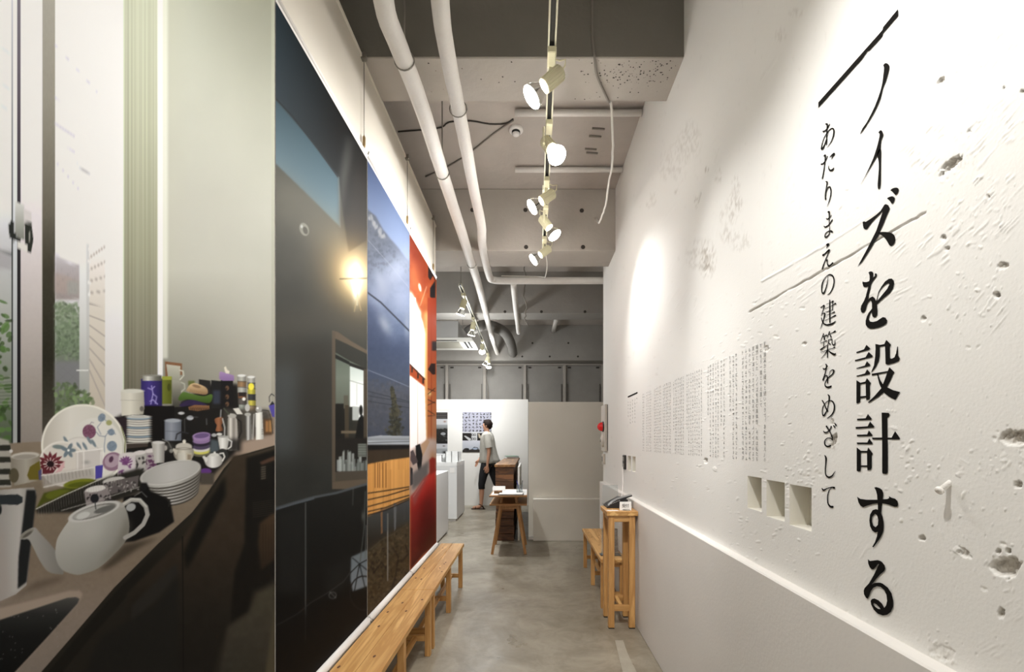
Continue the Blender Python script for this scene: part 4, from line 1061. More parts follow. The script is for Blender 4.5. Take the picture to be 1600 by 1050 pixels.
def paint_mountain():
    """banner 3: misty hillside over a timber-clad house"""
    c = Canvas(568, 180, 648, 1080, (80, 90, 110))
    r_ = random.Random(5)
    c.fr(560, 240, 4.04)
    c.rect(20, -240, 360, 760, vg((0, (84, 100, 136)), (250, (112, 127, 158)), (600, (158, 170, 194))))
    c.poly([(40, 335), (70, 362), (110, 395), (150, 470), (200, 535), (250, 590), (300, 660), (360, 715), (360, 1500), (40, 1500)], vg((350, (92, 96, 104)), (560, (112, 116, 126)), (760, (136, 142, 158)), (900, (146, 154, 176)), (1100, (116, 128, 152))), 1, tex=(6, 26))
    for k in range(60):
        t = r_.random(); c.ell(60 + t * 90 + r_.uniform(-6, 18), 385 + t * 130 + r_.uniform(0, 22), 7, 11, (176, 172, 166), alpha=0.4)
    for k in range(170):
        x, y = r_.uniform(60, 340), r_.uniform(430, 760)
        if y > 400 + x * 0.95: c.ell(x, y, r_.uniform(4, 12), r_.uniform(5, 16), r_.choice([(76, 80, 88), (100, 104, 112)]), alpha=0.35)
    c.ell(240, 740, 70, 110, (196, 200, 212), 35, soft=0.9, alpha=0.75); c.ell(140, 860, 60, 140, (186, 190, 204), 20, soft=0.9, alpha=0.7); c.ell(260, 930, 70, 120, (190, 196, 210), 0, soft=0.8, alpha=0.6)
    c.line([(60, 545), (190, 690), (330, 860)], 3, (196, 196, 200), 0.7)
    c.fr(420, 430, 3.889)
    c.poly([(560, 150), (640, 190), (700, 330), (760, 430), (800, 360), (880, 400), (880, 800), (560, 800)], vg((250, (94, 104, 130)), (450, (84, 94, 118)), (600, (96, 104, 122)), (800, (104, 108, 116))), 7, tex=(5, 14))
    c.ell(705, 300, 34, 70, (206, 206, 208), -25, soft=0.7, alpha=0.7); c.ell(840, 300, 20, 100, (190, 192, 198), 0, soft=0.7, alpha=0.6); c.ell(680, 40, 30, 90, (190, 194, 204), -20, soft=0.8, alpha=0.7)
    c.rect(560, 680, 880, 985, (116, 114, 116), soft=10, alpha=0.7)
    for k in range(240): c.ell(r_.uniform(600, 860), r_.uniform(640, 980), r_.uniform(4, 12), r_.uniform(5, 13), r_.choice([(92, 92, 96), (124, 122, 124), (108, 106, 108)]), alpha=0.35)
    c.line([(600, 105), (680, 165), (770, 255), (880, 365)], 9, (52, 56, 66)); c.line([(600, 575), (740, 630), (880, 690)], 4, (190, 194, 202), 0.8)
    for (a_, b_) in ((704, 775), (732, 780), (765, 810)): c.line([(600, a_), (880, b_)], 4, (58, 60, 66), 0.8)
    for k in range(330):
        y = r_.uniform(680, 985); wd_ = max(5, (y - 670) * 0.16) if y < 900 else 40
        wd_ = min(wd_, 42)
        c.ell(765 + (y < 790) * (-18) * (790 - y) / 110 + r_.gauss(0, 1) * wd_ * 0.5, y, r_.uniform(5, 10), r_.uniform(4, 11), r_.choice([(74, 72, 56), (96, 90, 68), (62, 62, 50), (112, 104, 80)]), alpha=0.8)
    # roof edge and boards
    c.fr(500, 500, 3.747)
    c.poly([(275, 685), (350, 676), (530, 680), (530, 752), (275, 750)], vg((676, (246, 246, 240)), (700, (190, 190, 186)), (712, (250, 250, 246)), (745, (220, 220, 214))))
    c.line([(275, 718), (530, 712)], 4, (104, 104, 100)); c.line([(275, 746), (530, 736)], 9, (250, 250, 246))
    c.fr(570, 690, 4.565)
    c.rect(0, 30, 345, 560, hg((0, (296, 200, 100)), (120, (320, 228, 122)), (345, (310, 220, 118))))
    for k in range(60):
        x = r_.uniform(10, 335); d_ = r_.uniform(-34, 34); y0_ = r_.choice([30, 30, 130, 200])
        c.rect(x, y0_, x + r_.uniform(4, 14), 560, (300 + d_, 212 + d_ * 0.9, 112 + d_ * 0.7), alpha=0.55)
    for x in (70, 90, 104, 125, 148): c.rect(x, 150, x + 6, 330, (110, 58, 22), alpha=0.6)
    c.poly([(0, 25), (345, 25), (345, 108), (180, 130), (0, 165)], (52, 46, 40), 0.6, 0.86)
    c.poly([(0, 25), (345, 22), (345, 52), (0, 62)], (34, 32, 30), 1)
    # lower slope, wires, posts
    c.poly([(0, 540), (120, 490), (345, 400), (345, 1250), (0, 1250)], vg((400, (110, 110, 108)), (560, (90, 88, 80)), (700, (70, 62, 50)), (1100, (50, 42, 32))), 1)
    c.poly([(0, 800), (60, 740), (130, 690), (230, 620), (345, 560), (345, 1250), (0, 1250)], (104, 86, 60), 3, tex=(4, 56))
    for k in range(420):
        x, y = r_.uniform(0, 345), r_.uniform(600, 1200)
        if y > 790 - x * 0.6: c.ell(x, y, r_.uniform(4, 14), r_.uniform(3, 9), r_.choice([(130, 106, 72), (160, 134, 96), (44, 36, 26), (66, 58, 38), (92, 78, 50)]), r_.uniform(0, 180), alpha=0.55)
    for p_ in ([(200, 760), (240, 820), (220, 960), (190, 1060)], [(60, 940), (120, 860), (150, 900)], [(290, 740), (310, 800), (260, 860)]): c.line(p_, 16, (22, 18, 14), 0.75, soft=2)
    c.line([(40, 770), (120, 700), (200, 660), (300, 590)], 9, (132, 116, 90), 0.7, soft=1)
    c.poly([(112, 470), (128, 470), (128, 650), (116, 660)], (196, 140, 92)); c.line([(163, 515), (163, 990)], 9, (196, 188, 170), 0.9); c.poly([(205, 440), (226, 440), (222, 620), (210, 640)], (150, 148, 142))
    c.rect(130, 500, 160, 640, (86, 90, 92), soft=2, alpha=0.8); c.line([(280, 440), (282, 560)], 4, (110, 108, 100))
    for p_ in ([(0, 372), (150, 350), (345, 318)], [(0, 420), (160, 385), (345, 330)], [(0, 470), (150, 430), (345, 375)], [(0, 505), (150, 470), (345, 390)], [(0, 530), (150, 490), (345, 400)]): c.line(p_, 8, (56, 44, 34), 0.9)
    return c

def paint_red_room():
    """banner 4: orange room with tall windows and a red sofa"""
    c = Canvas(634, 320, 690, 920, (200, 120, 70))
    c.fr(560, 240, 4.04)
    c.rect(300, 300, 520, 1100, vg((500, (122, 46, 22)), (700, (148, 66, 34)), (1000, (172, 88, 48))), tex=(8, 36))
    c.poly([(322, 760), (360, 640), (420, 780), (430, 1000), (380, 900)], (186, 104, 54), 4, 0.7)
    c.poly([(322, 540), (345, 560), (440, 760), (440, 900), (400, 860), (340, 660)], (120, 36, 16), 4, 0.6)
    c.poly([(440, 705), (486, 770), (486, 800), (470, 770), (455, 800), (440, 780)], (34, 24, 22)); c.poly([(452, 850), (486, 800), (486, 950), (470, 940), (452, 900)], (24, 20, 20))
    c.ell(388, 845, 8, 26, (238, 224, 200), -12); c.line([(430, 840), (390, 960)], 4, (232, 190, 150), 0.7)
    c.poly([(322, 860), (345, 900), (390, 1000), (400, 1100), (322, 1100)], (330, 322, 308), 2)
    c.fr(500, 500, 3.747)
    c.rect(525, -130, 560, 260, (330, 326, 320)); c.poly([(525, -120), (560, -60), (600, 10), (618, 80), (618, 350), (525, 255)], (350, 346, 340), 1)
    c.line([(570, -30), (570, 300)], 5, (240, 220, 200), 0.8); c.rect(612, -50, 632, 720, (246, 190, 110), soft=3); c.rect(630, -130, 690, 760, vg((-100, (146, 54, 28)), (200, (160, 72, 38)), (500, (196, 116, 66)), (760, (196, 130, 84))))
    c.line([(652, -130), (652, 740)], 6, (146, 52, 24), 0.7)
    c.poly([(525, 255), (612, 345), (612, 392), (525, 320)], (178, 82, 44)); c.line([(525, 258), (612, 346)], 8, (70, 48, 40))
    for x, y in ((535, 275), (570, 310), (600, 340)): c.rect(x, y, x + 8, y + 32, (50, 40, 36))
    c.poly([(525, 325), (612, 392), (622, 700), (600, 760), (525, 800)], (350, 346, 340), 1)
    c.line([(572, 360), (572, 760)], 5, (240, 214, 180), 0.9); 
    rr = random.Random(2)
    for k in range(40): c.line([(rr.uniform(534, 566), rr.uniform(400, 620)), (rr.uniform(534, 566), rr.uniform(400, 620))], 1.5, (170, 172, 170), 0.35)
    c.rect(655, 125, 690, 180, (40, 26, 22), soft=1); c.poly([(632, 290), (650, 255), (676, 255), (676, 318), (660, 320)], (44, 26, 22))
    c.ell(643, 430, 12, 18, (255, 226, 150), soft=0.6)
    for k in range(6): c.line([(632, 402 + k * 32), (672, 360 + k * 40)] if k % 2 else [(672, 418 + k * 34), (632, 402 + k * 32)], 4, (60, 34, 24))
    c.rect(655, 560, 690, 780, (196, 136, 96), soft=2, alpha=0.8)
    # desk, lamps
    c.poly([(525, 760), (560, 740), (640, 690), (690, 700), (690, 900), (525, 1050)], (216, 196, 180), 3); c.poly([(590, 730), (625, 700), (642, 712), (600, 800)], (214, 178, 140))
    c.poly([(560, 735), (585, 725), (600, 790), (590, 900), (575, 880), (562, 800)], (28, 28, 30)); c.poly([(530, 770), (545, 760), (575, 830), (545, 850), (530, 820)], (96, 84, 84)); c.poly([(530, 860), (542, 870), (545, 960), (530, 970)], (40, 40, 44)); c.ell(660, 800, 30, 60, (206, 160, 120), soft=0.3)
    c.poly([(540, 900), (640, 820), (630, 920), (540, 1000)], (120, 116, 112), 2)
    # sofa
    c.fr(570, 690, 4.565)
    c.poly([(328, 390), (360, 360), (420, 270), (470, 215), (505, 190), (505, 720), (420, 800), (328, 910)], vg((200, (222, 64, 50)), (400, (208, 50, 42)), (600, (138, 34, 28)), (800, (88, 26, 20)), (900, (78, 26, 20))), 1, tex=(10, 16))
    c.poly([(335, 385), (360, 350), (430, 250), (455, 240), (400, 350), (360, 450), (350, 470)], (176, 100, 92), 2, 0.85); c.line([(345, 395), (420, 280)], 4, (230, 190, 180), 0.6)
    c.poly([(340, 420), (370, 520), (372, 800), (330, 880), (328, 420)], (166, 60, 54), 5, 0.55); c.poly([(480, 110), (505, 120), (505, 210), (462, 240), (460, 130)], (166, 50, 36), 1)
    c.poly([(450, 640), (505, 520), (505, 720), (430, 790)], (92, 54, 30), 5, 0.85); c.poly([(395, 430), (505, 300), (505, 520), (430, 760), (395, 800)], (70, 20, 16), 8, 0.6)
    c.line([(508, 80), (508, 720)], 5, (206, 196, 186), 0.0)
    return c

# ---- the banners themselves
XB = -0.80
Z_TOP, Z_BOT = 2.655, 0.389
vcol_mat('banner_print', rough=0.6, spec=0.06)
mat('banner_cloth', (226, 222, 216), 0.6)
mat('bar_white', (232, 228, 224), 0.45)
mat('steel', (150, 146, 138), 0.35, metal=0.9)
mat('brass_dull', (150, 128, 92), 0.45, metal=0.6)
INK = {}
def banner(xa, xb, painter, gain, label, nrow, step):
    Ya, Yb = F * XB / (xa - CX), F * XB / (xb - CX)
    root = thing('photo_banner', label, 'banner', (XB, (Ya + Yb) / 2, Z_BOT), 0, 'photo banners hung side by side on the partition')
    gap = 0.003
    pxs_ = np.arange(xa, xb + step * 0.5, step)
    yv = F * XB / (pxs_ - CX)
    yv[0], yv[-1] = Ya + gap, Yb - gap
    if isinstance(nrow, int): zv = np.linspace(Z_BOT, Z_TOP, nrow)
    else: zv = nrow
    YY_, ZZ_ = np.meshgrid(yv, zv)
    PX_ = CX + F * XB / YY_; PY_ = CY - (ZZ_ - EYE) * F / YY_
    cv = painter()
    col_ = ink(cv.sample(PX_, PY_), gain)
    hem = ZZ_ > Z_TOP - 0.02
    col_[hem] = lin((222, 220, 216))
    P_ = np.stack([np.zeros_like(YY_), YY_ - root.location.y, ZZ_ - root.location.z], -1)
    rgba = np.concatenate([col_, np.ones(col_.shape[:2] + (1,))], -1)
    grid_mesh('print', P_, 'banner_print', root, rgba)
    w2 = (Yb - Ya) / 2
    MB().span(-0.0035, -0.0008, -w2 + gap, w2 - gap, 0.0, Z_TOP - Z_BOT).build('backing', 'banner_cloth', root)
    MB().tube([(0, -w2 + 0.004, -0.021), (0, w2 - 0.004, -0.021)], 0.021, 14).build('bottom_bar', 'bar_white', root)
    MB().tube([(-0.002, -w2 + 0.004, Z_TOP - Z_BOT), (-0.002, w2 - 0.004, Z_TOP - Z_BOT)], 0.008, 10).build('top_bar', 'bar_white', root)
    for s in (-1, 1):
        MB().tube([(0.006, s * (w2 - 0.012), -0.002), (0.016, s * (w2 - 0.012), -0.012), (0.024, s * (w2 - 0.012), -0.024)], 0.0025, 6).build('bar_clip', 'steel', root)
    return root
zk = np.concatenate([np.arange(Z_BOT, 0.86, 0.004), np.arange(0.86, 1.50, 0.0014), np.arange(1.50, Z_TOP, 0.0055), [Z_TOP]])
banner(-97, 430, paint_kitchen, np.array((1.22, 1.25, 1.31)), 'photo banner of a kitchen counter with white teapot and crockery by a window', zk, 1.1)
banner(430, 574, paint_office, np.array((0.47, 0.49, 0.505)), 'dark photo banner of a dim office with black counter and glowing lamp', 760, 1.0)
banner(574, 640, paint_mountain, np.array((0.38, 0.41, 0.47)), 'photo banner of a misty blue mountain above an orange timber house', 560, 0.75)
banner(640, 682, paint_red_room, np.array((0.62, 0.60, 0.64)), 'narrow-looking photo banner of a red orange room with red sofa', 470, 0.6)

# ---- wires that hold the banners
def hang_wire(px, label):
    Y = F * XB / (px - CX)
    root = thing('hanging_wire', label, 'wire', (XL + 0.012, Y, Z_TOP), 0, 'steel wires holding the banners')
    top = 3.14 - Z_TOP
    MB().tube([(0, 0, 0.09), (0, 0, top + 0.004)], 0.0022, 6).build('wire', 'steel', root)
    MB().tube([(0, 0, 0.035), (0, 0, 0.045), (0, 0, 0.085), (0, 0, 0.095)], 0.005, 8, radii=[0.003, 0.0075, 0.0075, 0.003]).build('turnbuckle', 'brass_dull', root)
    MB().tube([(0, 0, 0.036), (0.004, 0, 0.02), (0.012, 0, 0.006), (0.02, 0, 0.004), (0.024, 0, 0.016)], 0.003, 6).build('hook', 'steel', root)
    MB().span(-0.02, 0.012, -0.012, 0.012, top - 0.02, top + 0.012, 0.002).build('top_clamp', 'steel', root)
hang_wire(573, 'steel wire with turnbuckle above the mountain banner, nearest to the viewer')
hang_wire(639.5, 'steel wire with turnbuckle between mountain banner and red room banner')
hang_wire(679.5, 'steel wire with turnbuckle at the far end of the red room banner')
# ------------------------------------------------------------------ cut vinyl lettering on the right wall
mat('small_ink', (126, 124, 121), 0.8, spec=0.1)
XT = XW - 0.0014
def spline(pts, closed, n=5):
    pts = np.array(pts, float); m = len(pts); out = []
    rng_ = range(m) if closed else range(m - 1)
    for i in rng_:
        b = pts[i]; c = pts[(i + 1) % m]
        a = pts[i - 1] if (closed or i > 0) else b
        d = pts[(i + 2) % m] if (closed or i + 2 < m) else c
        for k in range(n):
            u = k / n
            out.append(0.5 * ((2 * b) + (c - a) * u + (2 * a - 5 * b + 4 * c - d) * u * u + (3 * b - a - 3 * c + d) * u ** 3))
    if not closed: out.append(pts[-1])
    return out
def glyph(fr, shapes, origin, par, name='character'):
    """shapes: list of contours [outer, hole...] or ('r', [(x, y, width)...]) brush strokes, in a close-up frame"""
    ox, oy, s = fr
    bm = bmesh.new()
    def pt(x, y): return on_x(ox + x / s, oy + y / s, XT) - origin
    for sh in shapes:
        if sh[0] == 'r':
            q = spline(sh[1], False, 6)
            L, R = [], []
            for i, p_ in enumerate(q):
                a = q[max(0, i - 1)]; b = q[min(len(q) - 1, i + 1)]
                dx, dy = b[0] - a[0], b[1] - a[1]; n = math.hypot(dx, dy) + 1e-9
                w_ = p_[2] / 2
                L.append((p_[0] - dy / n * w_, p_[1] + dx / n * w_)); R.append((p_[0] + dy / n * w_, p_[1] - dx / n * w_))
            a, b = q[0], q[-1]
            for i in range(len(q) - 1):
                bm.faces.new([bm.verts.new(pt(*v)) for v in (L[i], L[i + 1], R[i + 1], R[i])])
            for e in (a, b):
                bm.faces.new([bm.verts.new(pt(e[0] + e[2] / 2 * math.cos(t), e[1] + e[2] / 2 * math.sin(t))) for t in [k * math.pi / 6 for k in range(12)]])
        else:
            smooth = sh[0] == 'c'
            edges = []
            for con in sh[1:]:
                c_ = spline([(p_[0], p_[1]) for p_ in con], True, 4) if smooth else con
                vs = [bm.verts.new(pt(p_[0], p_[1])) for p_ in c_]
                edges += [bm.edges.new((vs[i], vs[(i + 1) % len(vs)])) for i in range(len(vs))]
            bmesh.ops.triangle_fill(bm, edges=edges, use_beauty=True)
    me = bpy.data.meshes.new(name); bm.to_mesh(me); bm.free()
    me.materials.append(MATS['black_vinyl'])
    o = bpy.data.objects.new(name, me); COL.objects.link(o); o.parent = par
    return o
org = on_x(1370, 500, XT)
ttl = thing('title_lettering', 'large black Japanese title lettering running down the white wall under a slanting bar', 'lettering', org)
T1 = (1270, 0, 5.25); T2 = (1320, 190, 8.75); T3 = (1320, 280, 7.5); T4 = (1320, 410, 8.75); T5 = (1320, 530, 9.55); T6 = (1320, 630, 8.75); T7 = (1320, 740, 8.75); T8 = (1320, 860, 8.75)
glyph(T1, [('p', [(697, 75), (700, 130), (575, 275), (571, 300), (465, 415), (447, 422), (405, 485), (45, 885), (45, 840), (571, 246), (577, 222)])], org, ttl, 'bar')
glyph(T1, [('c', [(578, 534), (598, 517), (622, 530), (627, 562), (604, 650), (576, 725), (560, 797), (510, 910), (457, 1000), (424, 1052), (387, 1101), (410, 1050), (444, 1000), (500, 890), (543, 780), (568, 690), (580, 600), (584, 556)])], org, ttl)
glyph(T2, [('c', [(458, 148), (492, 117), (515, 142), (524, 182), (502, 240), (492, 300), (486, 380), (440, 475), (360, 612), (216, 862), (290, 718), (380, 520), (438, 350), (470, 220), (476, 168)]), ('c', [(496, 392), (494, 560), (493, 760), (490, 860), (478, 916), (456, 918), (448, 870), (454, 780), (464, 640), (461, 540), (440, 440), (470, 380)])], org, ttl)
glyph(T3, [('c', [(535, 130), (560, 108), (600, 98), (625, 108), (630, 135), (615, 170), (597, 186), (580, 172), (555, 145)]), ('c', [(495, 225), (520, 208), (555, 200), (580, 212), (585, 240), (570, 275), (552, 290), (535, 265), (515, 240)]),
           ('p', [(208, 500), (225, 494), (245, 500), (300, 465), (370, 415), (420, 370), (450, 320), (462, 300), (480, 290), (510, 305), (527, 340), (515, 375), (490, 430), (450, 530), (408, 620), (395, 660), (340, 750), (280, 850), (205, 965), (150, 1022), (200, 930), (260, 820), (320, 700), (370, 600), (410, 480), (445, 372), (400, 420), (330, 490), (290, 540), (265, 580), (245, 592), (220, 575), (212, 540)]),
           ('c', [(392, 624), (440, 617), (500, 620), (550, 632), (580, 660), (592, 700), (585, 740), (565, 770), (543, 785), (520, 770), (500, 735), (470, 690), (430, 655), (396, 640)])], org, ttl)
glyph(T4, [('p', [(320, 140), (345, 122), (375, 125), (390, 150), (385, 210), (410, 185), (410, 155), (425, 148), (438, 160), (435, 190), (400, 235), (370, 275), (357, 310), (342, 400), (322, 490), (315, 515), (340, 485), (380, 465), (410, 490), (428, 530), (440, 480), (460, 400), (500, 330), (550, 260), (600, 225), (640, 220), (668, 245), (673, 285), (660, 350), (620, 415), (560, 465), (500, 515), (440, 575), (445, 640), (445, 710), (425, 748), (400, 755), (378, 740), (370, 700), (368, 675), (350, 700), (335, 740), (328, 780), (345, 808), (385, 815), (440, 800), (490, 765), (520, 747), (555, 755), (577, 790), (572, 830), (530, 865), (470, 890), (400, 908), (350, 910), (310, 890), (285, 850), (285, 800), (300, 740), (325, 690), (372, 630), (370, 560), (360, 525), (345, 520), (320, 545), (300, 590), (285, 650), (262, 685), (245, 692), (225, 678), (215, 640), (225, 590), (260, 530), (285, 470), (305, 390), (322, 325), (300, 338), (270, 340), (250, 320), (240, 280), (245, 255), (255, 268), (290, 270), (330, 258), (340, 230), (338, 180), (330, 150)],
            [(602, 285), (607, 305), (580, 360), (530, 420), (490, 470), (442, 528), (446, 500), (456, 450), (472, 400), (520, 335), (570, 295)])], org, ttl)
glyph(T5, [('p', [(170, 190), (285, 152), (322, 83), (380, 138), (360, 160), (175, 208)]), ('p', [(150, 310), (310, 268), (355, 188), (420, 250), (405, 270), (155, 330)]), ('p', [(173, 430), (298, 393), (330, 328), (382, 385), (365, 402), (178, 442)]), ('p', [(173, 545), (300, 512), (332, 448), (383, 508), (365, 525), (178, 560)]),
           ('p', [(173, 610), (232, 650), (305, 632), (330, 580), (390, 655), (372, 690), (375, 880), (360, 900), (320, 910), (315, 870), (232, 880), (230, 935), (185, 962), (172, 950)], [(230, 672), (310, 660), (315, 845), (232, 852)]),
           ('p', [(455, 70), (525, 85), (590, 72), (618, 8), (688, 80), (670, 120), (672, 285), (700, 290), (740, 270), (765, 210), (780, 120), (792, 103), (795, 240), (822, 290), (805, 325), (740, 355), (640, 380), (608, 370), (602, 180), (600, 100), (522, 115), (520, 250), (505, 330), (460, 420), (400, 495), (395, 488), (435, 390), (452, 260), (458, 150)]),
           ('p', [(400, 515), (640, 475), (665, 418), (742, 495), (715, 530), (680, 620), (628, 715), (720, 760), (825, 788), (790, 840), (755, 908), (660, 860), (580, 795), (500, 860), (360, 952), (345, 940), (440, 850), (545, 730), (515, 670), (480, 530), (405, 545)], [(500, 525), (632, 498), (600, 590), (568, 672), (530, 610)])], org, ttl)
glyph(T6, [('p', [(167, 212), (285, 205), (315, 147), (370, 212), (355, 228), (168, 235)]), ('p', [(147, 325), (312, 315), (345, 250), (407, 322), (390, 335), (150, 350)]), ('p', [(165, 430), (305, 428), (328, 370), (382, 440), (370, 450), (167, 453)]), ('p', [(165, 537), (308, 537), (333, 480), (385, 552), (370, 560), (167, 560)]),
           ('p', [(163, 603), (220, 650), (305, 652), (320, 603), (383, 690), (366, 715), (368, 880), (350, 912), (310, 918), (305, 870), (220, 870), (215, 925), (185, 935), (163, 925)], [(218, 675), (303, 677), (305, 850), (220, 850)]),
           ('p', [(503, 128), (600, 133), (614, 155), (605, 180), (580, 200), (583, 470), (640, 470), (688, 382), (755, 480), (750, 495), (585, 495), (587, 945), (570, 968), (520, 965), (510, 945), (510, 497), (378, 495), (370, 470), (508, 470)])], org, ttl)
glyph(T7, [('p', [(402, 190), (430, 183), (480, 200), (510, 222), (525, 260), (524, 310), (518, 350), (580, 348), (605, 335), (603, 308), (640, 330), (690, 345), (720, 375), (730, 420), (718, 452), (680, 455), (600, 425), (510, 405), (502, 470), (497, 540), (518, 590), (530, 660), (532, 720), (525, 790), (505, 840), (480, 885), (435, 950), (390, 1008), (375, 1000), (410, 940), (438, 860), (450, 797), (415, 805), (375, 780), (345, 720), (335, 640), (345, 560), (380, 500), (425, 485), (452, 495), (450, 405), (380, 415), (300, 440), (250, 460), (215, 440), (185, 390), (168, 315), (210, 345), (300, 358), (445, 358), (440, 290), (425, 230)],
            [(410, 548), (440, 570), (457, 630), (452, 700), (420, 732), (390, 710), (370, 650), (375, 590)])], org, ttl)
glyph(T8, [('p', [(315, 120), (345, 145), (400, 138), (450, 133), (485, 143), (510, 160), (545, 205), (552, 250), (535, 285), (480, 330), (420, 400), (370, 465), (410, 445), (460, 440), (490, 443), (520, 455), (590, 510), (640, 590), (662, 690), (660, 770), (630, 840), (580, 880), (520, 890), (450, 865), (395, 810), (360, 740), (352, 690), (370, 665), (405, 657), (460, 680), (510, 730), (540, 785), (565, 750), (578, 690), (570, 610), (540, 545), (490, 500), (440, 490), (390, 510), (355, 560), (335, 620), (315, 662), (290, 650), (262, 600), (258, 550), (270, 515), (330, 450), (400, 330), (440, 240), (470, 185), (455, 185), (420, 230), (395, 258), (370, 260), (340, 230), (320, 180)],
            [(395, 720), (430, 735), (470, 775), (488, 803), (455, 800), (415, 770), (392, 740)])], org, ttl)

org2 = on_x(1295, 500, XT)
sub = thing('subtitle_lettering', 'thin black Japanese subtitle in one column left of the large title', 'lettering', org2)
k_ = 10.5
def sg(y0, strokes):
    glyph((1270, y0, k_), [('r', s) for s in strokes], org2, sub)
sg(185, [[(215, 92, 22), (236, 98, 26), (235, 160, 20), (224, 260, 16), (228, 350, 20), (222, 430, 16)], [(170, 215, 24), (205, 200, 20), (250, 140, 12), (275, 95, 14)],
         [(255, 210, 6), (230, 310, 9), (185, 450, 22), (150, 505, 30), (142, 470, 18), (165, 370, 12), (210, 270, 12), (270, 190, 14), (320, 165, 24), (345, 200, 26), (335, 290, 22), (295, 390, 14), (230, 480, 5)]])
sg(185, [[(185, 615, 22), (205, 605, 24), (200, 690, 18), (188, 800, 18), (170, 920, 20), (155, 985, 20)], [(140, 752, 24), (175, 735, 18), (220, 670, 12), (238, 620, 12)], [(275, 635, 6), (310, 605, 22), (350, 575, 26), (335, 610, 20), (300, 675, 4)], [(262, 775, 8), (260, 820, 18), (290, 855, 32), (325, 840, 28), (342, 815, 16)]])
sg(275, [[(215, 92, 16), (235, 105, 24), (222, 190, 18), (205, 300, 18), (210, 380, 26)], [(215, 330, 5), (225, 250, 8), (250, 190, 16), (280, 180, 24), (297, 240, 20), (290, 330, 18), (262, 430, 12), (235, 500, 4)]])
sg(275, [[(250, 590, 20), (268, 592, 26), (268, 680, 16), (270, 800, 14), (276, 900, 16), (262, 960, 16), (215, 1005, 24), (198, 985, 18), (215, 935, 14), (262, 905, 18), (300, 905, 30), (322, 920, 22)], [(220, 695, 12), (240, 708, 20), (275, 680, 12), (300, 645, 14)], [(182, 820, 12), (205, 838, 24), (260, 800, 14), (305, 740, 18), (318, 715, 16)]])
sg(370, [[(230, 130, 30), (255, 122, 36), (240, 150, 20), (222, 188, 4)], [(170, 300, 34), (200, 275, 20), (268, 215, 28), (255, 260, 18), (210, 370, 14), (175, 460, 18), (155, 530, 22)], [(215, 400, 8), (235, 375, 18), (240, 440, 18), (265, 480, 34), (300, 455, 24), (325, 430, 26)]])
sg(370, [[(248, 650, 6), (235, 760, 14), (205, 870, 18), (170, 930, 28), (145, 880, 18), (155, 770, 22), (190, 690, 12), (240, 635, 14), (290, 622, 24), (335, 660, 24), (348, 740, 20), (325, 840, 18), (285, 915, 14), (245, 950, 10)]])
sg(460, [[(132, 215, 18), (160, 195, 14), (185, 185, 26), (165, 265, 12), (138, 350, 10)], [(150, 320, 8), (195, 310, 22), (180, 400, 18), (150, 490, 12), (122, 565, 5)], [(140, 385, 14), (165, 460, 20), (205, 495, 26), (250, 500, 30), (320, 480, 30), (372, 440, 10)],
         [(278, 95, 18), (278, 200, 22), (278, 330, 22), (280, 460, 20)], [(225, 160, 8), (290, 135, 8), (330, 112, 26)], [(325, 120, 14), (325, 180, 14), (322, 255, 14)], [(200, 235, 9), (290, 195, 9), (345, 165, 14), (370, 150, 26)], [(228, 290, 8), (290, 265, 9), (322, 250, 10)], [(225, 340, 8), (300, 312, 9), (352, 290, 24)], [(228, 375, 8), (232, 370, 8)], [(202, 428, 9), (290, 385, 10), (370, 345, 24)], [(205, 290, 7), (290, 262, 8)]])
sg(460, [[(175, 645, 16), (160, 690, 14), (120, 780, 5)], [(170, 690, 10), (228, 668, 20)], [(185, 695, 16), (190, 740, 24)], [(275, 610, 16), (255, 660, 14), (228, 725, 5)], [(268, 655, 10), (320, 630, 12), (365, 605, 28)], [(285, 660, 14), (298, 700, 22)],
         [(130, 800, 10), (175, 780, 10), (225, 762, 18)], [(178, 790, 12), (176, 850, 14)], [(128, 905, 22), (170, 875, 20), (235, 830, 8)], [(258, 745, 14), (252, 800, 14), (240, 860, 10)], [(256, 750, 8), (310, 735, 16), (315, 800, 14), (340, 830, 24), (362, 810, 18), (362, 745, 5)], [(262, 790, 10), (285, 820, 20)],
         [(130, 948, 10), (240, 912, 10), (330, 880, 12), (355, 870, 28)], [(240, 850, 18), (240, 940, 20), (240, 1030, 18)], [(235, 920, 16), (190, 990, 12), (135, 1050, 6)], [(255, 920, 10), (300, 960, 26), (355, 985, 34), (372, 965, 10)]])
sg(560, [[(210, 95, 14), (225, 115, 22), (215, 190, 16), (190, 280, 18), (168, 355, 24)], [(168, 160, 14), (185, 178, 22), (225, 150, 12), (245, 120, 10)], [(180, 320, 8), (210, 285, 16), (235, 290, 20), (240, 340, 22), (243, 405, 20)], [(262, 290, 5), (280, 220, 10), (320, 188, 16), (345, 205, 24), (320, 260, 20), (250, 320, 18), (205, 390, 14), (200, 440, 18), (230, 472, 30), (270, 470, 32), (300, 455, 24)]])
sg(560, [[(250, 595, 16), (268, 625, 24), (262, 710, 18), (240, 820, 14), (205, 905, 22), (172, 940, 22), (155, 880, 16), (165, 800, 14), (210, 730, 12), (265, 695, 16), (320, 705, 22), (352, 770, 24), (345, 860, 22), (305, 930, 20), (240, 980, 14)], [(155, 690, 18), (180, 730, 18), (215, 815, 20), (242, 865, 22)]])
sg(650, [[(225, 170, 28), (250, 210, 20), (285, 270, 18), (315, 340, 20), (325, 400, 14)], [(172, 245, 10), (200, 272, 22), (250, 255, 18), (290, 205, 18), (302, 170, 20)], [(325, 395, 16), (285, 365, 14), (235, 365, 14), (195, 410, 18), (200, 470, 22), (240, 500, 26), (290, 488, 28)], [(335, 152, 12), (362, 185, 22)], [(355, 115, 14), (380, 150, 24)]])
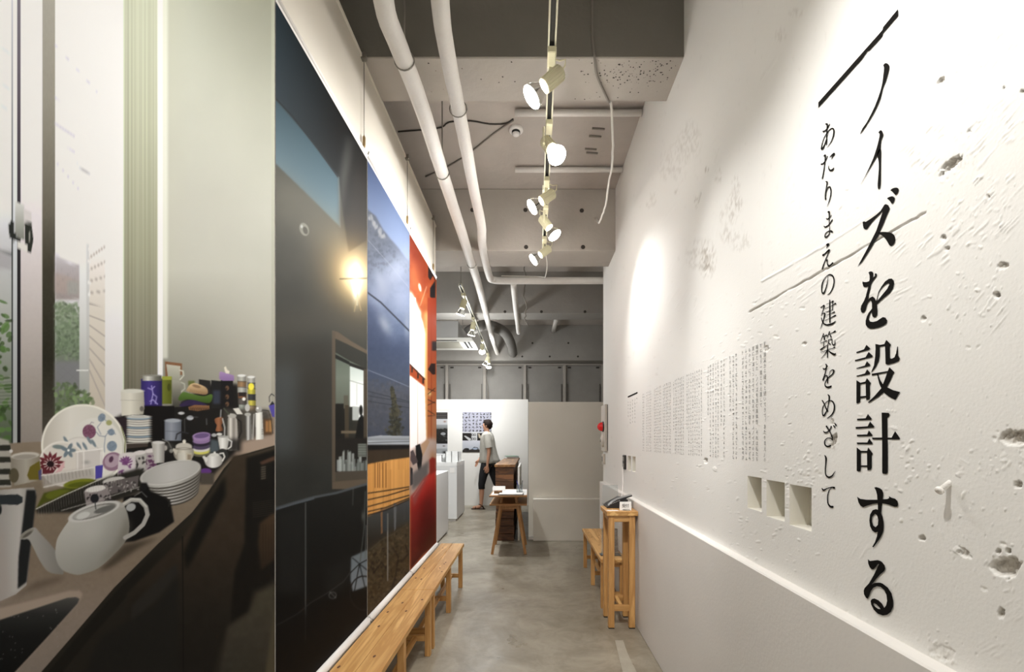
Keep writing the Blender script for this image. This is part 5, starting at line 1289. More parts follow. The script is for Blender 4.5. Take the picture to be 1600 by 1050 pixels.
sg(705, [[(195, 68, 12), (215, 110, 28), (212, 200, 20), (205, 310, 18), (215, 390, 20), (262, 427, 28), (315, 405, 24), (350, 355, 12), (370, 328, 5)]])
sg(705, [[(150, 610, 14), (175, 638, 26), (235, 612, 16), (310, 592, 20), (350, 600, 34)], [(300, 605, 8), (265, 650, 14), (242, 740, 18), (248, 850, 20), (285, 905, 30), (325, 912, 34)]])

# ---- small essay: grey columns of small type
_gl = {}
def small_char(ch):
    """polygons of one small character in a unit cell; font outline where it can be read, else a few type-like strokes"""
    if ch in _gl: return _gl[ch]
    cu = bpy.data.curves.new('t', 'FONT'); cu.body = ch; cu.size = 1.0; cu.resolution_u = 1
    ob = bpy.data.objects.new('t', cu); COL.objects.link(ob)
    bpy.context.view_layer.update()
    me = bpy.data.meshes.new_from_object(ob.evaluated_get(bpy.context.evaluated_depsgraph_get()))
    v = np.array([(a.co.x, a.co.y) for a in me.vertices]) if len(me.vertices) else np.zeros((0, 2))
    f = [list(p_.vertices) for p_ in me.polygons]
    bpy.data.objects.remove(ob); bpy.data.curves.remove(cu); bpy.data.meshes.remove(me)
    if len(v):
        v = v - np.array([0.5, 0.38])
    _gl[ch] = (v, f)
    return _gl[ch]
def pseudo(r):
    V, Fc = [], []
    def q(x0, y0, x1, y1):
        i = len(V); V.extend([(x0, y0), (x1, y0), (x1, y1), (x0, y1)]); Fc.append([i, i + 1, i + 2, i + 3])
    for _ in range(r.choice((2, 3, 4))):
        y = r.uniform(-0.38, 0.36); a = r.uniform(-0.44, -0.1); q(a, y, a + r.uniform(0.35, 0.8), y + 0.06)
    for _ in range(r.choice((1, 1, 2))):
        x = r.uniform(-0.32, 0.3); a = r.uniform(-0.44, -0.1); q(x, a, x + 0.08, a + r.uniform(0.35, 0.8))
    return np.array(V), Fc
def text_column(px, top, bottom, pitch, size, text, par, origin, mname, r):
    Y = F * XW / (px - CX); z = top - pitch / 2
    verts, faces = [], []
    i = 0
    while z > bottom:
        ch = text[i] if i < len(text) else '*'
        i += 1
        if ch == ' ': z -= pitch; continue
        v, f = pseudo(r) if ch == '*' else small_char(ch)
        base = len(verts)
        for (x, y) in v:
            # text reads from the corridor: its right is towards the viewer (smaller y)
            verts.append((XT - origin.x, Y - x * size - origin.y, z + y * size - origin.z))
        faces += [[a + base for a in q_] for q_ in f]
        z -= pitch
    me = bpy.data.meshes.new('text_column'); me.from_pydata(verts, [], faces); me.materials.append(MATS[mname])
    o = bpy.data.objects.new('text_column', me); COL.objects.link(o); o.parent = par
org3 = on_x(1100, 640, XT)
ess = thing('essay_lettering', 'block of small grey Japanese text columns across the middle of the white wall', 'lettering', org3)
READ = {1195.7: '**震災から細々と続いてきて「あたりまえ」の日常', 1189.5: '**もう一度とらえ直してみた。', 1183.3: '雑然とした、ノイズを含む具体性、それは私たちの日', 1177.4: '常に****させてくれる****ノイズのような', 1171.7: 'ものの*に「あたりまえ」に宿る、**'}
r_ = random.Random(21)
essay = [1195.7, 1189.5, 1183.3, 1177.4, 1171.7, 1166.2, 1161, 1151, 1146.2, 1141.2, 1131.7, 1127.2, 1122.4, 1118.8, 1114.6, 1110.3, 1106.8, 1096.3, 1092.7, 1089.5, 1086.3, 1083, 1079.9, 1076.7, 1073.9,
         1067.9, 1065.2, 1062.9, 1060.2, 1057.4, 1055.5, 1053, 1047.8, 1045.8, 1043.1, 1041.3, 1038.8, 1036.9, 1032.6, 1030.7, 1028.5, 1026.4, 1024.5, 1022.7, 1017, 1015.2, 1012.8, 1010.6, 1006.2, 1004.7]
for px in essay:
    bot = 1.178
    if px in (1189.5, 1141.2, 1106.8): bot = 1.36
    if px in (1127.2, 1073.9, 1053): bot = 1.30
    text_column(px, 1.574, bot, 0.0178, 0.0165, READ.get(px, ''), ess, org3, 'small_ink', r_)
org4 = on_x(988, 640, XT)
crd = thing('credit_lettering', 'small credit text under a short slanting black bar, near the red alarm lamp', 'lettering', org4)
glyph((970, 590, 8.07), [('p', [(88, 236), (210, 180), (210, 198), (88, 253)])], org4, crd, 'bar')
for px, a, b in ((995.2, 621, 630), (992.3, 622, 660), (988.6, 623.5, 660), (985.1, 625.3, 661), (981.8, 626, 652.5)):
    Y = F * XW / (px - CX)
    text_column(px, EYE + (CY - a) * Y / F, EYE + (CY - b) * Y / F, 0.026, 0.022, '', crd, org4, 'black_vinyl', r_)
# ------------------------------------------------------------------ benches, stool, reception things
wood('pine_y', (182, 132, 72), (224, 180, 116), (9, 0.7, 9), 2.2, 0.4, 22)
wood('pine_z', (174, 124, 68), (218, 170, 106), (9, 9, 0.8), 2.4, 0.45, 20)
wood('pine_x', (174, 124, 68), (216, 170, 106), (0.8, 9, 9), 2.4, 0.45, 20)
mat('foot_pad', (38, 32, 28), 0.8)
mat('knot', (92, 52, 24), 0.55, var=0.15, vscale=80)
def bench(name, label, loc, L, W, H, legs, group):
    b = thing(name, label, 'bench', loc, 0, group)
    t = 0.028
    for k, (x0, x1) in enumerate(((-W / 2, -0.001), (0.001, W / 2))):
        pl = MB().span(x0, x1, -L / 2, L / 2, H - t, H, 0.0025).build('plank', 'pine_y', b)
        rr = random.Random(k * 7 + int(L * 100) + int(loc[1] * 10))
        for _ in range(4):
            kx, ky = rr.uniform(x0 + 0.02, x1 - 0.02), rr.uniform(-L / 2 + 0.05, L / 2 - 0.05)
            MB().lathe([(0.0, 0.0006), (0.006, 0.0004), (0.0075, 0.0)], 10, Matrix.Translation((kx, ky, H)) @ Matrix.Diagonal((0.75, 1.6, 1, 1))).build('knot', 'knot', pl)
    for y in legs:
        for s in (-1, 1):
            MB().span(s * (W / 2 - 0.008) - s * 0.032, s * (W / 2 - 0.008), y - 0.02, y + 0.02, 0.0, H - t, 0.002).build('leg', 'pine_z', b)
        MB().span(-W / 2 + 0.04, W / 2 - 0.04, y - 0.012, y + 0.012, 0.085, 0.118, 0.002).build('cross_rail', 'pine_x', b)
        MB().span(-W / 2 + 0.04, W / 2 - 0.04, y - 0.012, y + 0.012, H - t - 0.04, H - t, 0.002).build('top_rail', 'pine_x', b)
    MB().span(-0.013, 0.013, legs[0], legs[-1], 0.09, 0.113, 0.002).build('stretcher', 'pine_y', b)
    return b
GB = 'long low pine benches'
bench('pine_bench', 'far pine bench along the banners, its end beside the white plinths', (-0.672, 3.335, 0), 1.235, 0.20, 0.367, (-0.575, 0.0, 0.57), GB)
bench('pine_bench', 'near pine bench along the dark banner, cut off by the bottom of the picture', (-0.672, 2.095, 0), 1.235, 0.20, 0.367, (-0.575, 0.02, 0.57), GB)
bench('pine_bench', 'pine bench against the right wall behind the tall stand', (0.620, 3.975, 0), 1.20, 0.19, 0.377, (-0.55, 0.0, 0.55), GB)

st = thing('tall_stand', 'tall narrow pine stand holding the telephone and card', 'stand', (0.614, 3.155, 0))
HS = 0.787
MB().span(-0.104, 0.104, -0.137, 0.137, HS - 0.031, HS, 0.003).build('top', 'pine_y', st)
for sx in (-1, 1):
    for sy in (-1, 1):
        lg = MB().span(sx * 0.089 - sx * 0.040, sx * 0.089, sy * 0.118 - sy * 0.038, sy * 0.118, 0.006, HS - 0.031, 0.0025).build('leg', 'pine_z', st)
        MB().span(sx * 0.088 - sx * 0.038, sx * 0.088, sy * 0.117 - sy * 0.036, sy * 0.117, 0.0, 0.006).build('foot_pad', 'foot_pad', lg)
for sy in (-1, 1):
    MB().span(-0.052, 0.052, sy * 0.10 - 0.012, sy * 0.10 + 0.012, 0.115, 0.155, 0.002).build('stretcher', 'pine_x', st)
    MB().span(-0.052, 0.052, sy * 0.10 - 0.012, sy * 0.10 + 0.012, HS - 0.075, HS - 0.031, 0.002).build('apron', 'pine_x', st)
for sx in (-1, 1):
    MB().span(sx * 0.07 - 0.012, sx * 0.07 + 0.012, -0.085, 0.085, HS - 0.075, HS - 0.031, 0.002).build('apron', 'pine_y', st)
MB().span(-0.012, 0.012, -0.09, 0.09, 0.125, 0.15, 0.002).build('stretcher', 'pine_y', st)

# telephone
mat('phone_black', (34, 33, 33), 0.4)
mat('phone_silver', (150, 150, 150), 0.35, metal=0.4)
mat('phone_key', (196, 196, 194), 0.5)
mat('paper_white', (240, 238, 234), 0.7)
mat('acrylic', (232, 236, 236), 0.08, trans=0.92, ior=1.2, spec=0.5)
ph = thing('telephone', 'black desk telephone with tilted handset on the tall pine stand', 'telephone', (0.535, 3.235, HS), 0.0)
prof = [(0.0, 0), (0.115, 0), (0.135, 0.02), (0.148, 0.058), (0.10, 0.06), (0.02, 0.02), (0.0, 0.010)]
MB().prism([(x, -0.075, z) for x, z in prof], (0, 0.15, 0)).build('base', 'phone_black', ph)
hs = [(0.012, 0.018), (0.04, 0.044), (0.075, 0.064), (0.12, 0.078), (0.175, 0.094), (0.176, 0.082), (0.12, 0.064), (0.07, 0.05), (0.03, 0.022)]
hd = MB().prism([(x, -0.072, z) for x, z in hs], (0, 0.05, 0)).build('handset', 'phone_black', ph)
MB().prism([(x, -0.0725, z + 0.001) for x, z in hs[:5]] + [(x, -0.0725, z - 0.003) for x, z in reversed(hs[:5])], (0, 0.051, 0)).build('silver_edge', 'phone_silver', hd)
pan = MB().prism([(x, -0.02, z) for x, z in [(0.012, 0.0155), (0.10, 0.061), (0.148, 0.0595), (0.148, 0.064), (0.10, 0.066), (0.01, 0.0195)]], (0, 0.092, 0)).build('key_panel', 'phone_black', ph)
for i in range(6):
    MB().span(0.028 + i * 0.011, 0.034 + i * 0.011, -0.0765, -0.0745, 0.030 + i * 0.0045, 0.0335 + i * 0.0045).build('key', 'phone_key', pan)
cd = thing('reception_card', 'small white folded card lettered in Japanese, on the stand before the telephone', 'card', (0.645, 3.075, HS))
MB().prism([(-0.04, -0.010, 0.0), (0.04, -0.004, 0.0), (0.041, 0.006, 0.056), (-0.037, 0.002, 0.056)], (0, 0.0012, 0)).build('front', 'paper_white', cd)
MB().prism([(-0.037, 0.004, 0.056), (0.041, 0.008, 0.056), (0.045, 0.032, 0.0), (-0.035, 0.030, 0.0)], (0, 0.0012, 0)).build('back', 'paper_white', cd)
MB().span(-0.022, 0.026, -0.020, -0.008, 0.0, 0.008, 0.001).build('clear_foot', 'acrylic', cd)
for ch, cx_ in (('受', -0.012), ('付', 0.012)):
    v, f = small_char(ch)
    me = bpy.data.meshes.new('character')
    me.from_pydata([(cx_ + x * 0.026, -0.0078 + (cx_ + x * 0.026) * 0.075 + (0.031 + y * 0.026) * 0.215 - 0.0035, 0.031 + y * 0.026) for x, y in v], [], f)
    me.materials.append(MATS['phone_black']); o = bpy.data.objects.new('character', me); COL.objects.link(o); o.parent = cd
nt_ = MB().prism([(-0.04, -0.018, 0), (0.034, -0.018, 0), (0.026, 0.018, 0), (-0.044, 0.016, 0)], (0, 0, 0.0015)).build('paper_slip', 'paper_white')
nt_.location = (0.560, 3.055, HS); tag(nt_, 'small white paper slip lying on the front corner of the tall stand', 'paper')
ac = thing('acrylic_stand', 'clear acrylic leaflet stand on the bench behind the telephone', 'leaflet stand', (0.62, 3.50, 0.377))
MB().prism([(-0.075, 0.0, 0.0), (0.075, 0.0, 0.0), (0.075, 0.10, 0.53), (-0.045, 0.10, 0.53)], (0, 0.004, 0)).build('sheet', 'acrylic', ac)
MB().span(-0.08, 0.08, -0.03, 0.05, 0.0, 0.005, 0.001).build('base', 'acrylic', ac)
mat('leaflet_print', (150, 146, 138), 0.6, var=0.3, vscale=40)
MB().prism([(-0.06, -0.002, 0.02), (0.06, -0.002, 0.02), (0.06, 0.032, 0.20), (-0.06, 0.032, 0.20)], (0, -0.002, 0)).build('leaflet', 'leaflet_print', ac)

# wall socket and its cord
ws = thing('wall_socket', 'dark oval wall socket next to the two small recesses', 'socket', (XW, 3.615, 1.087))
MB().box((-0.006, 0, 0), (0.016, 0.085, 0.115), 0.006).build('plate', 'phone_black', ws)
for dz in (-0.026, 0.026):
    MB().box((-0.0145, 0, dz), (0.003, 0.05, 0.03), 0.001).build('outlet', 'steel', ws)
cdp = [Vector((XW - 0.016, 3.635, 1.05)), Vector((0.735, 3.60, 0.99)), Vector((0.715, 3.50, 0.93)), Vector((0.695, 3.42, 0.87)), Vector((0.67, 3.36, 0.82)), Vector((0.655, 3.30, 0.80))]
cw = MB().tube([p_ - cdp[0] for p_ in cdp], 0.0032, 6).build('white_wire', 'bar_white'); cw.location = cdp[0]
tag(cw, 'thin white cord hanging from the dark wall socket to the telephone', 'cord')

# fire alarm cabinet with red lamp
mat('alarm_grey', (206, 200, 190), 0.5)
mat('alarm_red', (206, 14, 20), 0.22, coat=0.5, emit=0.12, emit_rgb=(0.9, 0.02, 0.02))
al = thing('fire_alarm', 'pale fire alarm panel with bright red domed lamp at the end of the right wall', 'fire alarm', (XW, 4.545, 1.385))
MB().box((-0.012, 0, 0), (0.03, 0.235, 0.46), 0.004).build('panel', 'alarm_grey', al)
MB().box((-0.001, -0.125, 0), (0.006, 0.012, 0.45)).build('shadow_gap', 'phone_black', al)
MB().lathe([(0.052, 0.0), (0.052, 0.008), (0.046, 0.012)], 20, aim((-0.027, -0.02, 0.013), (-1, 0, 0))).build('lamp_base', 'phone_black', al)
MB().lathe([(0.046, 0.010), (0.044, 0.025), (0.034, 0.045), (0.018, 0.058), (0.0, 0.062)], 20, aim((-0.027, -0.02, 0.013), (-1, 0, 0))).build('red_lamp', 'alarm_red', al)
MB().lathe([(0.066, 0.0), (0.064, 0.010), (0.045, 0.020), (0.018, 0.024), (0.0, 0.024)], 22, aim((-0.027, -0.01, -0.125), (-1, 0, 0))).build('bell', 'alarm_grey', al)
MB().lathe([(0.018, 0.024), (0.012, 0.032), (0.0, 0.032)], 12, aim((-0.027, -0.01, -0.125), (-1, 0, 0))).build('bell_cap', 'steel', al)
sw = thing('wall_switch', 'small beige switch box under the fire alarm panel', 'switch', (XW, 4.60, 1.075))
MB().box((-0.012, 0, 0), (0.026, 0.06, 0.105), 0.004).build('box', 'alarm_grey', sw)
MB().box((-0.026, 0, 0.0), (0.004, 0.025, 0.05), 0.001).build('rocker', 'phone_black', sw)
# anchor that sticks out of the wall
an = thing('wall_anchor', 'painted bolt sticking out of the wall right of the title lettering', 'bolt', on_x(1483, 755, XW))
M_ = aim((0, 0, 0), (-0.80, 0.0, -0.60))
MB().lathe([(0.005, -0.012), (0.005, 0.019), (0.0, 0.019)], 10, M_).build('shank', 'plaster_crumb', an)
MB().lathe([(0.0, 0.019), (0.007, 0.019), (0.008, 0.022), (0.007, 0.025), (0.0, 0.026)], 10, M_).build('head', 'plaster_crumb', an)
# ------------------------------------------------------------------ far room
mat('plinth_white', (226, 226, 224), 0.5, var=0.01, vscale=3)
mat('model_white', (244, 244, 242), 0.6)
def plinth(loc, w, d, h, label):
    p_ = thing('plinth', label, 'plinth', loc, 0, 'white exhibition plinths')
    MB().span(-w / 2, w / 2, -d / 2, d / 2, 0.03, h, 0.003).build('body', 'plinth_white', p_)
    MB().span(-w / 2 + 0.02, w / 2 - 0.02, -d / 2 + 0.02, d / 2 - 0.02, 0, 0.03).build('plinth_base', 'plinth_white', p_)
    return p_
plinth((-1.40, 5.85, 0), 0.55, 0.85, 0.85, 'near white plinth half hidden behind the end of the banner wall')
plinth((-1.43, 7.58, 0), 0.56, 0.84, 0.865, 'far white plinth with a white building model on top')
mdl = thing('building_model', 'white cardboard building model on the far plinth', 'scale model', (-1.43, 7.58, 0.865))
MB().span(-0.28, 0.28, -0.42, 0.42, 0, 0.02, 0.002).build('base', 'model_white', mdl)
for a in ((-0.28, 0.28, -0.42, -0.412), (-0.28, 0.28, 0.412, 0.42), (-0.28, -0.272, -0.412, 0.412), (0.272, 0.28, -0.412, 0.412)):
    MB().span(*a, 0.02, 0.06).build('rim', 'model_white', mdl)
for a in ((0.02, 0.24, 0.00, 0.01, 0.20), (0.02, 0.03, 0.0, 0.30, 0.20), (0.12, 0.13, 0.0, 0.30, 0.20), (0.23, 0.24, 0.0, 0.30, 0.20), (0.02, 0.24, 0.29, 0.30, 0.20), (-0.25, -0.02, -0.05, -0.04, 0.15), (-0.25, -0.24, -0.05, 0.3, 0.15), (-0.03, -0.02, -0.05, 0.3, 0.15)):
    MB().span(a[0], a[1], a[2], a[3], 0.02, 0.02 + a[4]).build('wall', 'model_white', mdl)
MB().span(-0.25, -0.02, -0.05, 0.3, 0.165, 0.173).build('roof', 'model_white', mdl)
MB().span(-0.05, 0.04, -0.36, -0.22, 0.02, 0.055).build('block', 'model_white', mdl)
mini = plinth_sign = MB().box((-1.222, 7.157, 0.80), (0.075, 0.003, 0.08)).build('caption_card', 'paper_white', None, (-1.222, 7.157, 0.80))
tag(mini, 'small white caption card on the front of the far plinth', 'card')

# posters on the display wall
vcol_mat('poster_print', rough=0.5, spec=0.3)
def poster(x0, y0, x1, y1, paint, label, gain=0.6):
    Yp = 8.893
    a = on_y(x0, y1, Yp); b = on_y(x1, y0, Yp)
    cv = paint()
    nx, ny = int((x1 - x0) * 2.4), int((y1 - y0) * 2.4)
    u = np.linspace(0, 1, nx); v = np.linspace(0, 1, ny)
    UX, UY = np.meshgrid(u, v)
    c_ = ink(cv.sample(UX * cv.W, (1 - UY) * cv.H), gain)
    root = thing('exhibit_poster', label, 'poster', (a.x, Yp, a.z), 0, 'posters on the white display wall')
    P_ = np.stack([UX * (b.x - a.x), 0 * UX, UY * (b.z - a.z)], -1)
    grid_mesh('print', P_, 'poster_print', root, np.concatenate([c_, np.ones(c_.shape[:2] + (1,))], -1), smooth=False)
    MB().span(0, b.x - a.x, 0.0006, 0.006, 0, b.z - a.z).build('board', 'paper_white', root)
def poster_grid():
    c = Canvas(0, 0, 395, 555, (222, 222, 230)); r_ = random.Random(4)
    c.rect(0, 0, 395, 274, (206, 206, 222))
    for j in range(6):
        for i in range(9):
            x, y = i * 49.4 - 2, 28 + j * 46
            for k in range(5): c.ell(x + r_.uniform(-12, 14), y + r_.uniform(-12, 12), r_.uniform(4, 11), r_.uniform(3, 7), r_.choice([(40, 36, 34), (84, 78, 76), (60, 54, 50)]), r_.uniform(0, 90), alpha=0.8)
    c.rect(0, 274, 395, 292, (240, 240, 240))
    c.rect(0, 292, 122, 395, (34, 28, 24)); c.poly([(18, 330), (40, 326), (120, 370), (110, 394), (86, 394)], (226, 226, 224), 2)
    c.rect(122, 292, 200, 395, (236, 236, 236))
    for (x, y) in ((140, 315), (170, 315), (140, 370), (170, 370)): c.ell(x, y, 12, 14, (50, 50, 50), ring=7)
    c.rect(202, 292, 395, 395, (30, 25, 22)); c.poly([(210, 300), (230, 298), (260, 345), (225, 360)], (220, 204, 180), 2); c.ell(260, 350, 26, 12, (190, 186, 180), -20)
    c.rect(0, 395, 395, 555, vg((395, (236, 236, 244)), (500, (214, 218, 228))))
    c.poly([(0, 555), (0, 530), (30, 500), (60, 495), (90, 520), (120, 515), (160, 480), (210, 490), (225, 520), (280, 505), (395, 500), (395, 555)], (56, 50, 46), 2)
    c.ell(175, 505, 34, 14, (186, 200, 222)); c.rect(130, 500, 140, 512, (140, 170, 210)); c.ell(70, 515, 22, 18, (34, 32, 30))
    return c
def poster_photo():
    c = Canvas(0, 0, 300, 560, (232, 232, 232)); r_ = random.Random(9)
    c.rect(0, 0, 300, 88, (70, 64, 62))
    for y in (18, 46, 70): c.line([(10, y), (285, y)], 5, (150, 146, 144), 0.6)
    c.rect(0, 88, 300, 165, (234, 234, 236)); c.ell(262, 125, 26, 16, (170, 130, 116), soft=0.3); c.ell(60, 125, 26, 16, (160, 140, 126), soft=0.3)
    c.rect(0, 165, 300, 425, vg((165, (190, 192, 194)), (215, (150, 152, 150)), (235, (50, 48, 44)), (425, (34, 30, 28))))
    for k in range(60): c.ell(r_.uniform(0, 300), r_.uniform(215, 420), r_.uniform(6, 26), r_.uniform(4, 12), r_.choice([(30, 28, 26), (60, 58, 54), (120, 122, 122), (44, 42, 38)]), alpha=0.7)
    c.ell(240, 290, 34, 20, (186, 188, 190)); c.rect(0, 425, 300, 490, (236, 236, 240)); c.ell(250, 455, 24, 12, (120, 110, 110), soft=0.3)
    c.rect(0, 490, 300, 560, (200, 204, 206)); c.ell(120, 520, 40, 30, (90, 92, 90), soft=0.3); c.ell(260, 540, 40, 24, (60, 60, 58), soft=0.3)
    return c
poster(722.6, 643.5, 767.8, 706.8, poster_grid, 'poster with a grid of small pictures, partly hidden by the walking woman')
poster(665, 644.3, 699.3, 709, poster_photo, 'poster with dark landscape photographs beside the end of the banner wall')

# counter of stacked timber
wood('timber_dark', (72, 44, 24), (126, 82, 46), (1.0, 7, 7), 3.0, 0.55, 24)
wood('timber_top', (112, 76, 42), (156, 112, 66), (7, 0.6, 7), 2.4, 0.5, 24)
co = thing('timber_counter', 'long brown counter built of stacked timber boards behind the small table', 'counter', (-0.315, 6.93, 0))
nb_ = 10
hb = 0.93 / nb_
rr = random.Random(12)
for k in range(nb_):
    dx = rr.uniform(-0.006, 0.006)
    MB().span(-0.115 + dx, 0.115 + dx, -1.20 + rr.uniform(0, 0.012), 1.20, k * hb, (k + 1) * hb - 0.003, 0.003).build('board', 'timber_dark', co)
MB().span(-0.13, 0.13, -1.22, 1.22, 0.93, 0.962, 0.003).build('top', 'timber_top', co)
wpn = MB().span(-0.012, 0.012, -0.6, 0.6, 0, 0.93, 0.002).build('upright_board', 'paint_white', None); wpn.location = (-0.142, 6.35, 0)
tag(wpn, 'narrow white upright board beside the timber counter', 'board')
mat('book_white', (214, 212, 206), 0.6); mat('book_green', (96, 140, 116), 0.6); mat('book_dark', (60, 58, 60), 0.6)
zz = 0.962
for k, (dx, dy, w_, d_, t, m_, lb) in enumerate(((0.0, 7.92, 0.22, 0.30, 0.012, 'book_white', 'white booklet at the bottom of the pile on the timber counter'), (0.015, 7.90, 0.20, 0.28, 0.014, 'book_dark', 'dark booklet in the middle of the pile on the timber counter'), (0.0, 7.92, 0.21, 0.29, 0.012, 'book_green', 'green booklet on top of the pile on the timber counter'))):
    bk = thing('booklet', lb, 'book', (-0.315 + dx, dy, zz), 0.1 * k, 'booklets piled on the timber counter')
    MB().span(-w_ / 2 + 0.003, w_ / 2 - 0.003, -d_ / 2 + 0.003, d_ / 2 - 0.003, 0.002, t - 0.002).build('pages', 'paper_white', bk)
    for z in (0, t - 0.002): MB().span(-w_ / 2, w_ / 2, -d_ / 2, d_ / 2, z, z + 0.002).build('cover', m_, bk)
    zz += t

# small two-tier table with splayed legs
wood('table_oak', (150, 104, 58), (196, 148, 92), (8, 8, 1.0), 2.6, 0.5, 20)
wood('table_top', (140, 98, 56), (182, 136, 84), (1, 8, 8), 2.6, 0.5, 20)
tb = thing('side_table', 'small two-tier wooden table with splayed legs before the timber counter', 'table', (-0.235, 5.28, 0))
MB().span(-0.21, 0.205, -0.33, 0.36, 0.645, 0.662, 0.002).build('top', 'table_top', tb)
MB().span(-0.208, 0.203, -0.30, 0.33, 0.548, 0.566, 0.002).build('shelf', 'table_top', tb)
for sx in (-1, 1):
    for y in (-0.20, 0.22):
        MB().bar((sx * 0.185, y + (0.03 if y > 0 else -0.03), 0.0), (sx * 0.075, y, 0.645), 0.030, 0.026, (0, 1, 0), 0.003).build('leg', 'table_oak', tb)
MB().span(-0.11, 0.11, -0.212, -0.188, 0.50, 0.548, 0.002).build('apron', 'table_oak', tb)
MB().span(-0.11, 0.11, 0.208, 0.232, 0.50, 0.548, 0.002).build('apron', 'table_oak', tb)
def flat(name, label, cat, x0, x1, y0, y1, z, t, m_):
    o = MB().span(x0, x1, y0, y1, z, z + t, 0.0005).build(name, m_, None, ((x0 + x1) / 2, (y0 + y1) / 2, z))
    return tag(o, label, cat)
flat('paper_sheet', 'white paper sheet lying over the whole small table', 'paper', -0.43, -0.035, 5.02, 5.60, 0.662, 0.0015, 'paper_white')
gb = thing('guest_book', 'open white guest book with dark edge at the front of the small table', 'book', (-0.21, 5.06, 0.6636))
MB().span(-0.14, 0.14, -0.09, 0.09, 0, 0.004).build('cover', 'book_dark', gb)
MB().span(-0.13, 0.13, -0.082, 0.085, 0.004, 0.012, 0.001).build('pages', 'paper_white', gb)
bxo = thing('brown_box', 'small flat brown box on the left of the small table', 'box', (-0.36, 5.15, 0.6636))
MB().span(-0.045, 0.045, -0.03, 0.03, 0, 0.022, 0.002).build('body', 'timber_top', bxo)
MB().span(-0.047, 0.047, -0.032, 0.032, 0.022, 0.032, 0.002).build('lid', 'timber_top', bxo)
wc = thing('white_card', 'white standing card at the back of the small table', 'card', (-0.37, 5.42, 0.6636))
MB().prism([(-0.075, 0.0, 0), (0.075, 0.0, 0), (0.075, 0.02, 0.055), (-0.075, 0.02, 0.055)], (0, 0.002, 0)).build('front', 'paper_white', wc)
MB().prism([(-0.075, 0.022, 0.055), (0.075, 0.022, 0.055), (0.075, 0.05, 0), (-0.075, 0.05, 0)], (0, 0.002, 0)).build('back', 'paper_white', wc)
cup = thing('pen_cup', 'clear square pen cup on the right of the small table', 'cup', (-0.12, 5.30, 0.6636))
for a in ((-0.035, 0.035, -0.035, -0.032), (-0.035, 0.035, 0.032, 0.035), (-0.035, -0.032, -0.032, 0.032), (0.032, 0.035, -0.032, 0.032)):
    MB().span(*a, 0, 0.085).build('side', 'acrylic', cup)
MB().span(-0.035, 0.035, -0.035, 0.035, 0, 0.003).build('bottom', 'acrylic', cup)
mat('pen_blue', (40, 50, 140), 0.4)
for k, (x, y, tx, lb) in enumerate(((0.0, 0.0, -0.03, 'blue pen leaning left in the clear pen cup'), (0.012, 0.012, 0.02, 'black pen leaning right in the clear pen cup'))):
    pn = thing('pen', lb, 'pen', (-0.12 + x, 5.30 + y, 0.667), 0, 'pens in the pen cup')
    MB().tube([(0, 0, 0.002), (tx, 0, 0.115)], 0.004, 8).build('barrel', 'pen_blue' if k == 0 else 'phone_black', pn)
    MB().tube([(tx, 0, 0.115), (tx * 1.15, 0, 0.13)], 0.0042, 8, radii=[0.0042, 0.003]).build('cap', 'pen_blue' if k == 0 else 'phone_black', pn)

# air conditioner cassette
mat('ac_white', (224, 222, 214), 0.5); mat('ac_grille', (168, 164, 150), 0.7); mat('ac_body', (178, 176, 172), 0.5)
acu = thing('air_conditioner', 'white ceiling cassette air conditioner beyond the banner wall', 'air conditioner', (-1.32, 7.30, EYE + 1.55))
MB().span(-0.42, 0.22, -0.33, 0.36, 0.03, 0.30, 0.004).build('body', 'ac_body', acu)
MB().span(-0.44, 0.44, -0.40, 0.42, 0.0, 0.03, 0.006).build('panel', 'ac_white', acu)
MB().span(-0.36, 0.22, -0.22, 0.24, -0.006, 0.001, 0.002).build('grille', 'ac_grille', acu)
MB().span(-0.36, 0.20, -0.35, -0.30, -0.003, 0.001).build('louver', 'phone_black', acu)
for k in range(2): MB().span(0.29 + k * 0.06, 0.32 + k * 0.06, -0.22, 0.24, -0.003, 0.001).build('louver', 'phone_black', acu)
for (x, y) in ((-0.3, -0.25), (0.2, -0.25), (-0.3, 0.28), (0.2, 0.28)): MB().tube([(x, y, 0.30), (x, y, CEIL - EYE - 1.55)], 0.005, 6).build('hanger', 'steel', acu)
mat('duct_grey', (118, 115, 110), 0.7, bump=0.003, bscale=40)
dq = [Vector((-1.0, 7.30, 2.995)), Vector((-0.92, 7.32, 3.06)), Vector((-0.70, 7.42, 3.15)), Vector((-0.45, 7.72, 3.12)), Vector((-0.34, 8.10, 3.0)), Vector((-0.32, 8.6, 2.92))]
du = MB().tube([p_ - dq[0] for p_ in spline([tuple(v) for v in dq], False, 5) and [Vector(v) for v in spline([tuple(v) for v in dq], False, 5)]], 0.085, 16).build('duct', 'duct_grey'); du.location = dq[0]
tag(du, 'grey lagged duct leading away from the air conditioner', 'duct')
